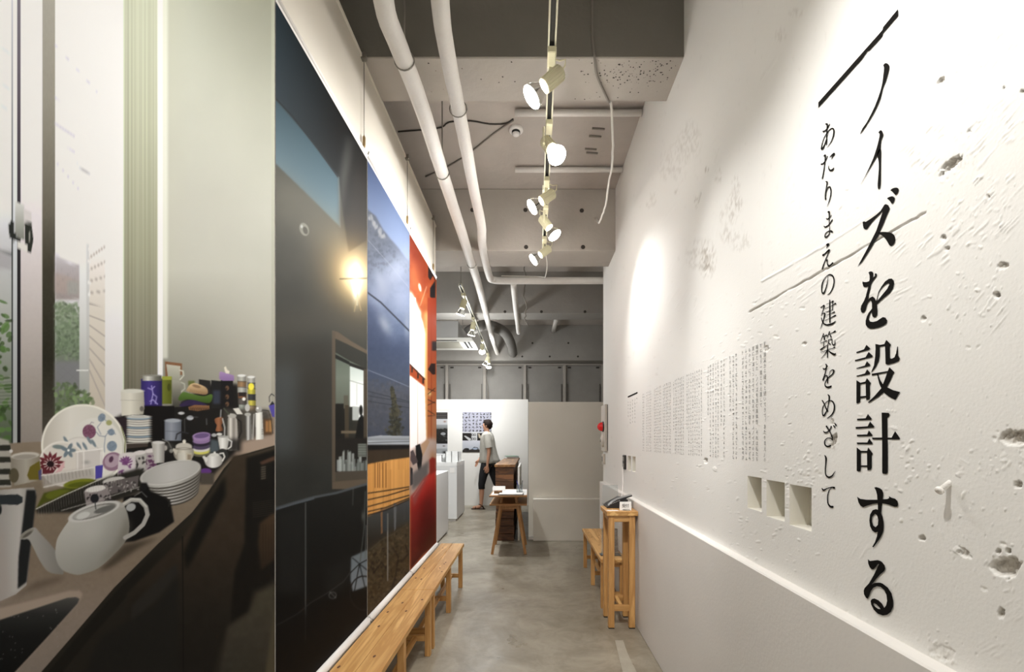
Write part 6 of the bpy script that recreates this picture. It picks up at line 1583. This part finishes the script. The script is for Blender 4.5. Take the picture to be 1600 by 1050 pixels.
# ------------------------------------------------------------------ pipes, cables and detectors under the ceiling
def tube_thing(name, pts, r, m_, label, cat, seg=12, smooth=5, group=None, wob=0.0, seed=0):
    pts = [Vector(p_) for p_ in pts]
    q = [Vector(v) for v in (spline([tuple(p_) for p_ in pts], False, smooth) if smooth else pts)]
    if wob:
        rr_ = random.Random(seed); q = [p_ + Vector((rr_.uniform(-wob, wob), 0, rr_.uniform(-wob, wob))) for p_ in q]
    o = MB().tube([p_ - pts[0] for p_ in q], r, seg).build(name, m_); o.location = pts[0]
    return tag(o, label, cat, group)
ZP = EYE + 1.70
def pp(px, py, z=ZP):
    """point of a horizontal plane at height z on a sight line"""
    Y = F * (z - EYE) / (CY - py)
    return Vector(((px - CX) * Y / F, Y, z))
GP = 'white lagged pipes under the ceiling'
pa = [pp(594, -60), pp(603, 20), pp(632, 95), pp(660, 170), pp(679, 232), pp(691, 270), pp(704, 310), pp(722, 365), pp(737, 412), pp(748, 446), pp(757, 480), pp(766, 516), pp(773, 540), pp(780, 560)]
tube_thing('ceiling_pipe', pa, 0.040, 'pipe_white', 'longest white lagged pipe, running down the corridor to the far wall', 'pipe', 16, 5, GP, 0.0012, 2)
pb = [pp(688, -60), pp(689, 20), pp(700, 90), pp(716, 170), pp(729, 235), pp(741, 300), pp(752, 352), pp(754, 385), pp(764, 430)]
e = pp(770, 437); pb += [e, e + Vector((0.10, 0.03, 0)), e + Vector((0.4, 0.03, 0)), Vector((1.15, e.y + 0.03, ZP))]
tube_thing('ceiling_pipe', pb, 0.036, 'pipe_white', 'white lagged pipe that turns right behind the second beam', 'pipe', 16, 5, GP, 0.001, 3)
tube_thing('ceiling_pipe', [Vector((-0.175, 4.87, ZP)), Vector((-0.18, 5.7, ZP)), Vector((-0.175, 6.4, ZP - 0.01)), Vector((-0.176, 7.05, ZP - 0.01))], 0.034, 'pipe_white', 'short white pipe branching off towards the far room', 'pipe', 14, 4, GP, 0.001, 4)
tube_thing('ceiling_pipe', [Vector((0.46, 7.7, EYE + 2.12)), Vector((0.45, 8.72, EYE + 2.12))], 0.04, 'pipe_white', 'short white pipe under the far ceiling at the right', 'pipe', 12, 0, GP)
# pipe hangers
for k, (px, py) in enumerate(((632, 95), (716, 170), (691, 270), (737, 412))):
    q = pp(px, py)
    hz = CEIL - q.z
    hg_ = thing('pipe_hanger', ['steel rod hanger on the long pipe, nearest to the viewer', 'steel rod hanger on the pipe right of the long one', 'steel rod hanger on the long pipe behind the near beam', 'steel rod hanger on the long pipe, farthest away'][k], 'hanger', q, 0, 'pipe hangers')
    MB().tube([(0, 0, 0.036), (0, 0, hz)], 0.004, 6).build('rod', 'steel', hg_)
    MB().tube([(0.044 * math.cos(t), 0, 0.044 * math.sin(t)) for t in [i * math.pi / 8 for i in range(17)]], 0.003, 6).build('ring', 'steel', hg_)
# conduits across the ceiling bay
tube_thing('ceiling_conduit', [Vector((-0.10, 3.06, CEIL - 0.03)), Vector((0.75, 3.06, CEIL - 0.03))], 0.021, 'pipe_white', 'white conduit across the ceiling beside the smoke detector', 'conduit', 12, 0)
tube_thing('ceiling_conduit', [Vector((-0.12, 3.70, CEIL - 0.03)), Vector((0.75, 3.70, CEIL - 0.03))], 0.021, 'pipe_white', 'white conduit across the ceiling just before the second beam', 'conduit', 12, 0)
sd = thing('smoke_detector', 'round white smoke detector on the ceiling left of the spotlights', 'smoke detector', (-0.10, 3.26, CEIL))
MB().lathe([(0.05, 0.0), (0.052, -0.012), (0.046, -0.02), (0.0, -0.02)], 24).build('base', 'bar_white', sd)
MB().lathe([(0.030, -0.02), (0.030, -0.034), (0.0, -0.034)], 20).build('sensor_grille', 'phone_black', sd)
MB().lathe([(0.027, -0.034), (0.025, -0.043), (0.018, -0.048), (0.0, -0.048)], 20).build('sensor_cap', 'bar_white', sd)
mat('cable_dark', (58, 54, 50), 0.7); mat('cable_grey', (130, 124, 116), 0.7); mat('cable_white', (222, 218, 210), 0.6)
def cz(px, py, d=0.006): return pp(px, py, CEIL - d)
tube_thing('ceiling_cable', [cz(622, 206), cz(660, 203), cz(690, 199), cz(702, 191), cz(735, 189), cz(765, 194), cz(790, 193), cz(802, 186)], 0.0045, 'cable_dark', 'dark cable winding across the ceiling towards the smoke detector', 'cable', 6, 3)
tube_thing('ceiling_cable', [cz(802, 188), cz(770, 210), cz(735, 238), cz(700, 260), cz(665, 276)], 0.006, 'cable_grey', 'grey twin cable running diagonally over the ceiling behind the pipes', 'cable', 6, 3)
zb1 = EYE + 1.889
tube_thing('ceiling_cable', [Vector((0.305, 2.232, 3.42)), Vector((0.305, 2.232, 3.24)), Vector((0.312, 2.232, zb1 + 0.03)), Vector((0.318, 2.236, zb1 - 0.007)), Vector((0.345, 2.34, zb1 - 0.007)), Vector((0.405, 2.46, zb1 - 0.007)), Vector((0.440, 2.525, zb1 - 0.007))], 0.006, 'cable_grey', 'grey cable down the near beam and along its underside', 'cable', 8, 4)
tube_thing('ceiling_cable', [Vector((0.450, 2.538, zb1 + 0.02)), Vector((0.475, 2.60, 3.02)), Vector((0.49, 2.70, 2.93)), Vector((0.50, 2.85, 2.90)), Vector((0.515, 3.1, 2.86)), Vector((0.520, 3.3, 2.88)), Vector((0.545, 3.6, 2.98)), Vector((0.58, 4.02, 3.22))], 0.0065, 'cable_white', 'white cable hanging loose near the right wall between the two beams', 'cable', 8, 4, None, 0.003, 7)
tube_thing('ceiling_cable', [Vector((0.125, 3.93, 2.90)), Vector((0.14, 3.98, 2.88)), Vector((0.16, 4.2, 2.87)), Vector((0.15, 4.45, 2.86)), Vector((0.14, 4.62, 2.92)), Vector((0.05, 4.78, 2.985)), Vector((-0.30, 4.78, 2.99))], 0.005, 'cable_white', 'white feed cable leaving the far end of the corridor track', 'cable', 8, 4)
tube_thing('ceiling_cable', [Vector((-0.06, 5.3, CEIL - 0.01)), Vector((-0.06, 5.35, 3.2)), Vector((-0.065, 5.4, 2.98)), Vector((-0.04, 5.42, 2.84)), Vector((-0.06, 5.45, 2.72)), Vector((-0.03, 5.45, 2.64))], 0.008, 'cable_grey', 'grey cable tangle hanging in the far room beside the short pipe', 'cable', 8, 4, None, 0.012, 5)
tube_thing('ceiling_cable', [Vector((-0.82, 9.16, 2.80)), Vector((-0.88, 9.16, 2.6)), Vector((-0.85, 9.16, 2.35)), Vector((-0.83, 9.16, 2.02))], 0.012, 'cable_grey', 'grey cable running down the back wall above the display wall', 'cable', 8, 4)
# brackets left on the ceiling
for k, (px, py) in enumerate(((935, 200), (930, 212), (925, 238), (923, 232))):
    q = cz(px, py, 0.0)
    br = MB().span(-0.045, 0.045, -0.006, 0.006, -0.012, 0, 0.001).build('ceiling_anchor', 'cable_grey'); br.location = q; br.rotation_euler = (0, 0, 0.1)
    tag(br, ['metal anchor strip on the ceiling bay, nearest to the right wall', 'metal anchor strip on the ceiling bay, second from the right wall', 'metal anchor strip on the ceiling bay, third from the right wall', 'metal anchor strip on the ceiling bay, nearest to the spotlights'][k], 'bracket', 'anchor strips on the ceiling')
# ------------------------------------------------------------------ the woman walking past
mat('skin', (196, 146, 118), 0.55)
mat('hair_dark', (34, 25, 21), 0.7, spec=0.15, bump=0.002, bscale=120)
mat('shirt_grey', (168, 164, 154), 0.8, var=0.05, vscale=20, bump=0.002, bscale=30)
mat('leggings_black', (22, 22, 26), 0.7)
mat('sandal_brown', (62, 42, 32), 0.55)
pr = thing('person', 'woman with short dark hair, loose grey blouse and black cropped leggings walking left', 'person', (-0.795, 8.50, 0))
def skin_mesh(name, verts, edges, radii, m_, parent, sub=2, root=0):
    me = bpy.data.meshes.new(name); me.from_pydata(verts, edges, [])
    o = bpy.data.objects.new(name, me); COL.objects.link(o)
    sk = o.modifiers.new('skin', 'SKIN'); sk.use_smooth_shade = True
    if not me.skin_vertices: me.skin_vertices.new()
    for i, r in enumerate(radii):
        me.skin_vertices[0].data[i].radius = (r, r) if not isinstance(r, tuple) else r
        me.skin_vertices[0].data[i].use_root = (i == root)
    sb = o.modifiers.new('sub', 'SUBSURF'); sb.levels = sub; sb.render_levels = sub
    bpy.context.view_layer.update()
    ev = o.evaluated_get(bpy.context.evaluated_depsgraph_get())
    m2 = bpy.data.meshes.new_from_object(ev)
    o.modifiers.clear(); o.data = m2; m2.name = name
    bpy.data.meshes.remove(me)
    m2.materials.clear(); m2.materials.append(MATS[m_])
    for p_ in m2.polygons: p_.use_smooth = True
    o.parent = parent
    return o
# body: forward is -x; left arm and left leg on the viewer's side (-y)
V = [(0.02, 0, 0.90), (0.0, 0, 1.05), (-0.01, 0, 1.22), (0.0, 0, 1.36), (-0.005, 0, 1.44), (-0.02, 0, 1.50), (-0.03, 0, 1.555), (-0.015, 0, 1.60)]
R = [(0.125, 0.15), (0.10, 0.125), (0.105, 0.14), (0.07, 0.12), 0.046, (0.072, 0.062), (0.085, 0.07), (0.065, 0.055)]
E = [(0, 1), (1, 2), (2, 3), (3, 4), (4, 5), (5, 6), (6, 7)]
def chain(start, pts):
    prev = start
    for p_, r in pts:
        V.append(p_); R.append(r); E.append((prev, len(V) - 1)); prev = len(V) - 1
    return prev
# near leg (front, standing): hip, knee, ankle, foot
chain(0, [((-0.01, -0.085, 0.84), 0.085), ((-0.07, -0.085, 0.62), 0.070), ((-0.10, -0.085, 0.45), 0.052), ((-0.095, -0.085, 0.32), 0.050), ((-0.105, -0.085, 0.12), 0.033), ((-0.11, -0.085, 0.055), 0.034), ((-0.19, -0.085, 0.035), 0.032), ((-0.27, -0.085, 0.026), 0.024)])
# far leg (trailing)
chain(0, [((0.05, 0.085, 0.84), 0.085), ((0.11, 0.085, 0.63), 0.068), ((0.16, 0.085, 0.46), 0.052), ((0.27, 0.085, 0.34), 0.048), ((0.40, 0.085, 0.20), 0.033), ((0.43, 0.085, 0.15), 0.033), ((0.38, 0.085, 0.085), 0.030), ((0.34, 0.085, 0.035), 0.022)])
# near arm hanging, hand
h1 = chain(3, [((0.01, -0.15, 1.34), 0.058), ((0.035, -0.19, 1.20), 0.043), ((0.05, -0.205, 1.07), 0.036), ((0.035, -0.205, 0.94), 0.032), ((0.02, -0.20, 0.83), 0.023), ((0.015, -0.20, 0.775), (0.020, 0.034))])
for dx, L in ((-0.030, 0.060), (-0.011, 0.078), (0.008, 0.074), (0.026, 0.058)):
    chain(h1, [((0.015 + dx, -0.20, 0.745), 0.010), ((0.013 + dx * 1.1, -0.197, 0.745 - L * 0.5), 0.009), ((0.004 + dx * 1.1, -0.19, 0.745 - L), 0.008)])
chain(h1, [((-0.022, -0.195, 0.785), 0.010), ((-0.042, -0.19, 0.755), 0.009), ((-0.045, -0.188, 0.73), 0.008)])
# far arm swung forward, bent
h2 = chain(3, [((-0.01, 0.15, 1.34), 0.058), ((-0.05, 0.19, 1.21), 0.043), ((-0.08, 0.20, 1.08), 0.036), ((-0.13, 0.195, 0.98), 0.031), ((-0.175, 0.18, 0.90), 0.023), ((-0.20, 0.17, 0.865), (0.022, 0.030))])
for dx, L in ((-0.026, 0.055), (-0.009, 0.07), (0.009, 0.066), (0.026, 0.05)):
    chain(h2, [((-0.212 + dx * 0.8, 0.17, 0.842 + dx * 0.5), 0.010), ((-0.222 + dx * 0.8, 0.165, 0.842 + dx * 0.5 - L * 0.5), 0.009), ((-0.226 + dx * 0.8, 0.155, 0.842 + dx * 0.5 - L), 0.008)])
chain(h2, [((-0.228, 0.155, 0.872), 0.010), ((-0.245, 0.145, 0.845), 0.009)])
body = skin_mesh('body', V, E, R, 'skin', pr, 2, 0)
# face: nose, eyes, mouth, ear
MB().lathe([(0.0, 0.0), (0.012, 0.004), (0.009, 0.016), (0.0, 0.024)], 8, aim((-0.103, 0, 1.535), (-1, 0, -0.25))).build('nose', 'skin', pr)
mat('eye_dark', (40, 30, 26), 0.3); mat('lip', (150, 84, 76), 0.5)
for s in (-1, 1):
    MB().lathe([(0.0, 0.006), (0.006, 0.004), (0.008, 0.0)], 10, aim((-0.094, s * 0.032, 1.555), (-1, s * 0.3, 0))).build('eye', 'eye_dark', pr)
    MB().lathe([(0.0, 0.014), (0.012, 0.010), (0.018, 0.0)], 10, aim((-0.012, s * 0.070, 1.54), (0.1, s, 0))).build('ear', 'skin', pr)
MB().box((-0.088, 0, 1.496), (0.008, 0.036, 0.010), 0.003).build('mouth', 'lip', pr)
# hair cap with short back
hm = MB()
t = bmesh.new(); bmesh.ops.create_uvsphere(t, u_segments=20, v_segments=14, radius=1.0)
for v in t.verts:
    x, y, z = v.co
    v.co = Vector((x * 0.098 + 0.004, y * 0.083, z * 0.098 + 1.568))
    if v.co.x < -0.045 and v.co.z < 1.60: v.co.x = -0.045 + (v.co.x + 0.045) * 0.15
    if v.co.z < 1.50 and v.co.x < 0.03: v.co.z = 1.53
    v.co += v.normal * 0 + Vector((0.006 * math.sin(40 * y + 9 * z), 0, 0.005 * math.sin(33 * x + 21 * y)))
for f in t.faces: f.smooth = True
hm._merge(t); hm.build('hair', 'hair_dark', pr)
# blouse: lofted, flaring at the back
def loft(name, secs, m_, n=28, fold=0.0):
    bm = bmesh.new(); rings = []
    for i, (cx_, z, rx, ry) in enumerate(secs):
        rings.append([bm.verts.new((cx_ + rx * math.cos(a) * (1 + fold * i / len(secs) * math.sin(7 * a)), ry * math.sin(a) * (1 + fold * i / len(secs) * math.cos(9 * a)), z + fold * 0.1 * math.sin(5 * a) * (i == len(secs) - 1))) for a in [2 * math.pi * k / n for k in range(n)]])
    for a, b in zip(rings[:-1], rings[1:]):
        for k in range(n):
            f = bm.faces.new((a[k], a[(k + 1) % n], b[(k + 1) % n], b[k])); f.smooth = True
    me = bpy.data.meshes.new(name); bmesh.ops.recalc_face_normals(bm, faces=bm.faces); bm.to_mesh(me); bm.free(); me.materials.append(MATS[m_])
    o = bpy.data.objects.new(name, me); COL.objects.link(o); o.parent = pr
    sm_ = o.modifiers.new('thick', 'SOLIDIFY'); sm_.thickness = 0.004
    return o
bl = loft('blouse', [(-0.003, 1.445, 0.056, 0.062), (0.0, 1.425, 0.075, 0.10), (0.0, 1.395, 0.100, 0.150), (0.0, 1.35, 0.120, 0.185), (0.0, 1.27, 0.135, 0.188), (0.005, 1.15, 0.148, 0.185), (0.02, 1.02, 0.165, 0.195), (0.035, 0.92, 0.185, 0.205), (0.05, 0.855, 0.205, 0.212)], 'shirt_grey', 28, 0.07)
for s in (-1, 1):
    p0, p1 = ((0.005, -0.14, 1.365), (0.045, -0.20, 1.13)) if s < 0 else ((-0.005, 0.14, 1.365), (-0.075, 0.205, 1.13))
    MB().tube([p0, (Vector(p0) + Vector(p1)) / 2 + Vector((0, s * 0.012, 0)), p1], 0.07, 14, False, [0.068, 0.066, 0.070]).build('sleeve', 'shirt_grey', bl)
# cropped leggings
def leg_tube(pts, rad):
    MB().tube([Vector(p_) for p_ in pts], 0.1, 16, True, rad).build('leg_tube', 'leggings_black', lg_)
lg_ = MB().lathe([(0.0, 0.80), (0.10, 0.80), (0.145, 0.85), (0.145, 0.94), (0.12, 0.98), (0.0, 0.98)], 20, Matrix.Translation((0.02, 0, 0)) @ Matrix.Diagonal((0.92, 1.12, 1, 1))).build('leggings', 'leggings_black', pr)
leg_tube([(-0.005, -0.085, 0.88), (-0.03, -0.085, 0.76), (-0.07, -0.085, 0.62), (-0.10, -0.085, 0.46), (-0.097, -0.085, 0.375)], [0.098, 0.094, 0.080, 0.063, 0.060])
leg_tube([(0.05, 0.085, 0.88), (0.07, 0.085, 0.76), (0.11, 0.085, 0.63), (0.16, 0.085, 0.47), (0.225, 0.085, 0.39)], [0.098, 0.094, 0.078, 0.063, 0.058])
# sandals
def sandal(o_, rz):
    sd_ = MB()
    prof_ = [(-0.19, 0.0), (-0.17, 0.035), (-0.10, 0.042), (0.0, 0.038), (0.06, 0.030), (0.075, 0.0), (0.06, -0.03), (0.0, -0.034), (-0.10, -0.04), (-0.17, -0.032)]
    sd_.prism([(x, y, 0.0) for x, y in prof_], (0, 0, 0.014)).span(0.01, 0.07, -0.028, 0.028, 0.0, 0.012)
    s_ = sd_.build('sandal', 'sandal_brown', pr)
    s_.location = o_; s_.rotation_euler = (0, rz, 0)
    MB().tube([(-0.11, -0.040, 0.012), (-0.10, -0.02, 0.05), (-0.10, 0.02, 0.05), (-0.11, 0.042, 0.012)], 0.008, 8).build('strap', 'sandal_brown', s_)
    MB().tube([(0.05, -0.034, 0.012), (0.0, -0.044, 0.085), (-0.045, 0.0, 0.09), (0.0, 0.044, 0.085), (0.05, 0.036, 0.012)], 0.007, 8).build('strap', 'sandal_brown', s_)
sandal((-0.105, -0.085, 0.0), 0.0)
sandal((0.405, 0.085, 0.085), 0.9)
# ------------------------------------------------------------------ track lights
mat('lamp_cream', (214, 208, 176), 0.5, var=0.02, vscale=8)
mat('track_cream', (206, 202, 180), 0.45)
mat('track_dark', (40, 38, 34), 0.6)
mat('bulb_face', (255, 255, 255), 0.3, emit=26.0, emit_rgb=(1.0, 0.96, 0.88))
mat('bulb_neck', (255, 250, 240), 0.3, emit=14.0, emit_rgb=(1.0, 0.97, 0.9))
mat('bulb_glass', (236, 236, 232), 0.05, trans=1.0, spec=0.5, ior=1.08)
def track(name, label, a, b, z, feed=None):
    a, b = Vector((a[0], a[1], z)), Vector((b[0], b[1], z))
    root = thing(name, label, 'track light rail', a)
    d = b - a
    s = d.cross(Vector((0, 0, 1))).normalized()
    M = MB()
    for k in (-1, 1):
        M.bar(s * 0.014 * k, d + s * 0.014 * k, 0.007, 0.022, (0, 0, 1))
    M.bar(Vector((0, 0, 0.010)), d + Vector((0, 0, 0.010)), 0.034, 0.004, (0, 0, 1))
    M.build('rail', 'track_cream', root)
    MB().bar(Vector((0, 0, 0.004)), d + Vector((0, 0, 0.004)), 0.019, 0.008, (0, 0, 1)).build('groove', 'track_dark', root)
    n = d.normalized()
    MB().bar(d - n * 0.03, d + n * 0.02, 0.038, 0.03, (0, 0, 1), 0.003).build('end_cap', 'track_cream', root)
    return root, a, d
def spot_lamp(pivot, aim_at, label, group, watts=1.0, cone=62.0, blend=0.75, size=1.0, lit=True, loop=True, light=True, warm=True, spill=0.05):
    """reflector lamp on a track: adapter, arm, ribbed socket, glass reflector with bright face"""
    pivot = Vector(pivot)
    d = (Vector(aim_at) - pivot).normalized()
    root = thing('spot_lamp', label, 'spotlight', pivot, 0, group)
    k = size
    # adapter box that clips to the rail, arm, socket cylinder, bulb
    MB().box((0, 0, 0.095 * k), (0.036 * k, 0.085 * k, 0.03 * k), 0.004 * k).build('adapter', 'lamp_cream', root)
    side = d.cross(Vector((0, 0, 1))).normalized()
    MB().bar(side * 0.033 * k + Vector((0, 0, 0.085 * k)), side * 0.033 * k - Vector((0, 0, 0.012 * k)), 0.014 * k, 0.004 * k, side).tube([side * 0.026 * k, side * 0.041 * k], 0.008 * k, 10).build('arm', 'lamp_cream', root)
    back = -d * 0.055 * k; front = d * 0.045 * k
    sock = MB().lathe([(0.0, 0.0), (0.025 * k, 0.0), (0.030 * k, 0.006 * k), (0.030 * k, 0.094 * k), (0.031 * k, 0.1 * k), (0.025 * k, 0.1 * k), (0.0, 0.09 * k)], 18, aim(back, d)).build('socket', 'lamp_cream', root)
    ribs = MB()
    for r in range(16):
        an = 2 * math.pi * r / 16
        ribs.box((0.0308 * k * math.cos(an), 0.0308 * k * math.sin(an), 0.05 * k), (0.0025 * k, 0.0025 * k, 0.09 * k), 0, aim(back, d))
    ribs.build('rib', 'lamp_cream', sock)
    bulb = MB().lathe([(0.017 * k, 0.098 * k), (0.022 * k, 0.11 * k), (0.034 * k, 0.132 * k), (0.045 * k, 0.155 * k), (0.049 * k, 0.172 * k)], 24, aim(back, d)).build('bulb', 'bulb_glass', root)
    if lit:
        MB().lathe([(0.016 * k, 0.097 * k), (0.021 * k, 0.104 * k), (0.021 * k, 0.107 * k), (0.016 * k, 0.110 * k)], 18, aim(back, d)).build('neck_glow', 'bulb_neck', bulb)
        MB().lathe([(0.048 * k, 0.172 * k), (0.046 * k, 0.176 * k), (0.028 * k, 0.178 * k), (0.0, 0.179 * k)], 24, aim(back, d)).build('lens', 'bulb_face', bulb)
    if loop:
        b0 = back - d * 0.002
        MB().tube([b0, b0 - d * 0.02 * k + Vector((0, 0, 0.01 * k)), b0 - d * 0.025 * k + Vector((0, 0, 0.035 * k)), b0 + Vector((0, 0, 0.05 * k)) + d * 0.01, Vector((0, 0, 0.09 * k))], 0.0032 * k, 7).build('cable', 'lamp_cream', root)
    if light and lit:
        l = bpy.data.lights.new('reflector_light', 'SPOT')
        l.energy = LAMP_W * watts; l.color = LAMP_COL if warm else (0.95, 0.98, 1.0); l.spot_size = math.radians(cone); l.spot_blend = blend; l.shadow_soft_size = 0.035
        lo = bpy.data.objects.new('reflector_light', l); COL.objects.link(lo); lo.parent = root
        lo.location = back + d * 0.192 * k
        lo.rotation_euler = d.to_track_quat('-Z', 'Y').to_euler()
        l2 = bpy.data.lights.new('bulb_light', 'POINT')       # light that leaves the glass bulb all round
        l2.energy = LAMP_W * spill; l2.color = l.color; l2.shadow_soft_size = 0.05
        lo2 = bpy.data.objects.new('bulb_light', l2); COL.objects.link(lo2); lo2.parent = root
        lo2.location = back + d * 0.245 * k
    return root
GT = 'reflector spotlights on the corridor track'
ZT = EYE + 1.66
rail, ra, rd = track('lighting_track', 'cream ceiling track carrying the row of corridor spotlights', (0.072, 0.55), (0.122, 3.92), ZT)
for y in (0.8, 1.9, 2.62, 3.4):
    x = 0.072 + (y - 0.55) * 0.0148
    MB().tube([(x - ra.x, y - ra.y, 0.012), (x - ra.x, y - ra.y, (EYE + 1.84 if 2.18 < y < 2.47 else CEIL) - ZT)], 0.003, 6).build('drop_rod', 'steel', rail)
MB().span(-0.026, 0.026, 2.43, 2.60, -0.012, 0.022, 0.003).build('rail_joiner', 'track_cream', rail).location = (0.036, 0, 0)
def trk(y, dz=-0.125): return Vector((0.072 + (y - 0.55) * 0.0148, y, ZT + dz))
spot_lamp(trk(0.68), (0.757, 1.10, 1.15), 'spotlight above the title lettering, beyond the top of the picture', GT, 0.78, 104, 1.0, spill=0.0)
spot_lamp(trk(0.88), (0.50, 2.95, 0.35), 'added fill spotlight aimed down the corridor, beyond the top of the picture', GT, 1.3, 52, 1.0, spill=0.0)  # unseen lamp added to brighten the stand and the lower wall
spot_lamp(trk(1.08), (-0.80, 1.05, 0.85), 'spotlight over the kitchen banner, beyond the top of the picture', GT, 0.26, 110, 1.0, spill=0.0)
spot_lamp(trk(1.93), (-0.80, 1.85, 1.95), 'largest lit spotlight, turned left, under the near concrete beam', GT, 0.45, 120, 1.0, spill=0.0)
spot_lamp(trk(2.36), (0.757, 1.25, 1.20), 'lit spotlight turned right towards the viewer, second of the row', GT, 0.40, 70, 1.0, spill=0.01)
spot_lamp(trk(2.86), (-0.80, 2.70, 2.10), 'lit spotlight turned left with looped cable, third of the row', GT, 0.95, 134, 1.0, spill=0.04)
spot_lamp(trk(3.20), (0.757, 2.95, 1.80), 'lit spotlight turned right, fourth of the row', GT, 0.48, 104, 1.0, spill=0.01)
spot_lamp(trk(3.68), (-0.80, 3.50, 2.05), 'smallest lit spotlight at the far end of the corridor track', GT, 0.75, 120, 1.0, spill=0.05)
GF = 'reflector spotlights on the far room track'
rail2, ra2, rd2 = track('lighting_track', 'cream ceiling track running away into the far room', (-0.72, 4.70), (-0.78, 8.75), EYE + 1.62)
def trk2(y, dz=-0.125): return Vector((-0.72 - (y - 4.7) * 0.0148, y, EYE + 1.62 + dz))
for y in (4.75, 6.6, 8.4):
    q = trk2(y, 0) - ra2
    MB().tube([(q.x, q.y, 0.012), (q.x, q.y, CEIL - EYE - 1.62)], 0.004, 6).build('drop_rod', 'steel', rail2)
spot_lamp(trk2(4.95), (-1.3, 5.2, 0.9), 'brightest far-room spotlight, at the near end of its track', GF, 1.5, 110, 1.0, warm=False, spill=0.12)
spot_lamp(trk2(5.9), (-1.25, 6.25, 0.4), 'far-room spotlight with clear glass bulb, second of its track', GF, 0.9, 100, 1.0, warm=False, spill=0.25)
spot_lamp(trk2(7.2), (-0.95, 8.9, 1.75), 'far-room spotlight with clear glass bulb, third of its track', GF, 0.56, 90, 1.0, warm=False, spill=0.2)
spot_lamp(trk2(8.25), (-1.7, 8.4, 0.6), 'far-room spotlight tilted left, fourth of its track', GF, 0.8, 110, 1.0, warm=False)
spot_lamp(trk2(8.5), (-0.6, 8.0, 0.8), 'far-room spotlight hanging straight down, last of its track', GF, 0.5, 110, 1.0, warm=False)
rail3, ra3, rd3 = track('lighting_track', 'cream ceiling track over the left of the far room, behind the banner wall', (-2.6, 4.6), (-2.6, 8.6), EYE + 1.62)
for y in (4.7, 6.6, 8.5):
    MB().tube([(0, y - 4.6, 0.012), (0, y - 4.6, CEIL - EYE - 1.62)], 0.004, 6).build('drop_rod', 'steel', rail3)
for y, at, lb in ((5.1, (-0.6, 5.6, 0.2), 'near'), (6.5, (-0.8, 6.6, 0.3), 'middle'), (7.9, (-1.2, 8.9, 1.0), 'far')):
    spot_lamp(Vector((-2.6, y, EYE + 1.62 - 0.125)), at, lb + ' spotlight of the track behind the banner wall', 'reflector spotlights behind the banner wall', 0.38, 110, 1.0, warm=False)
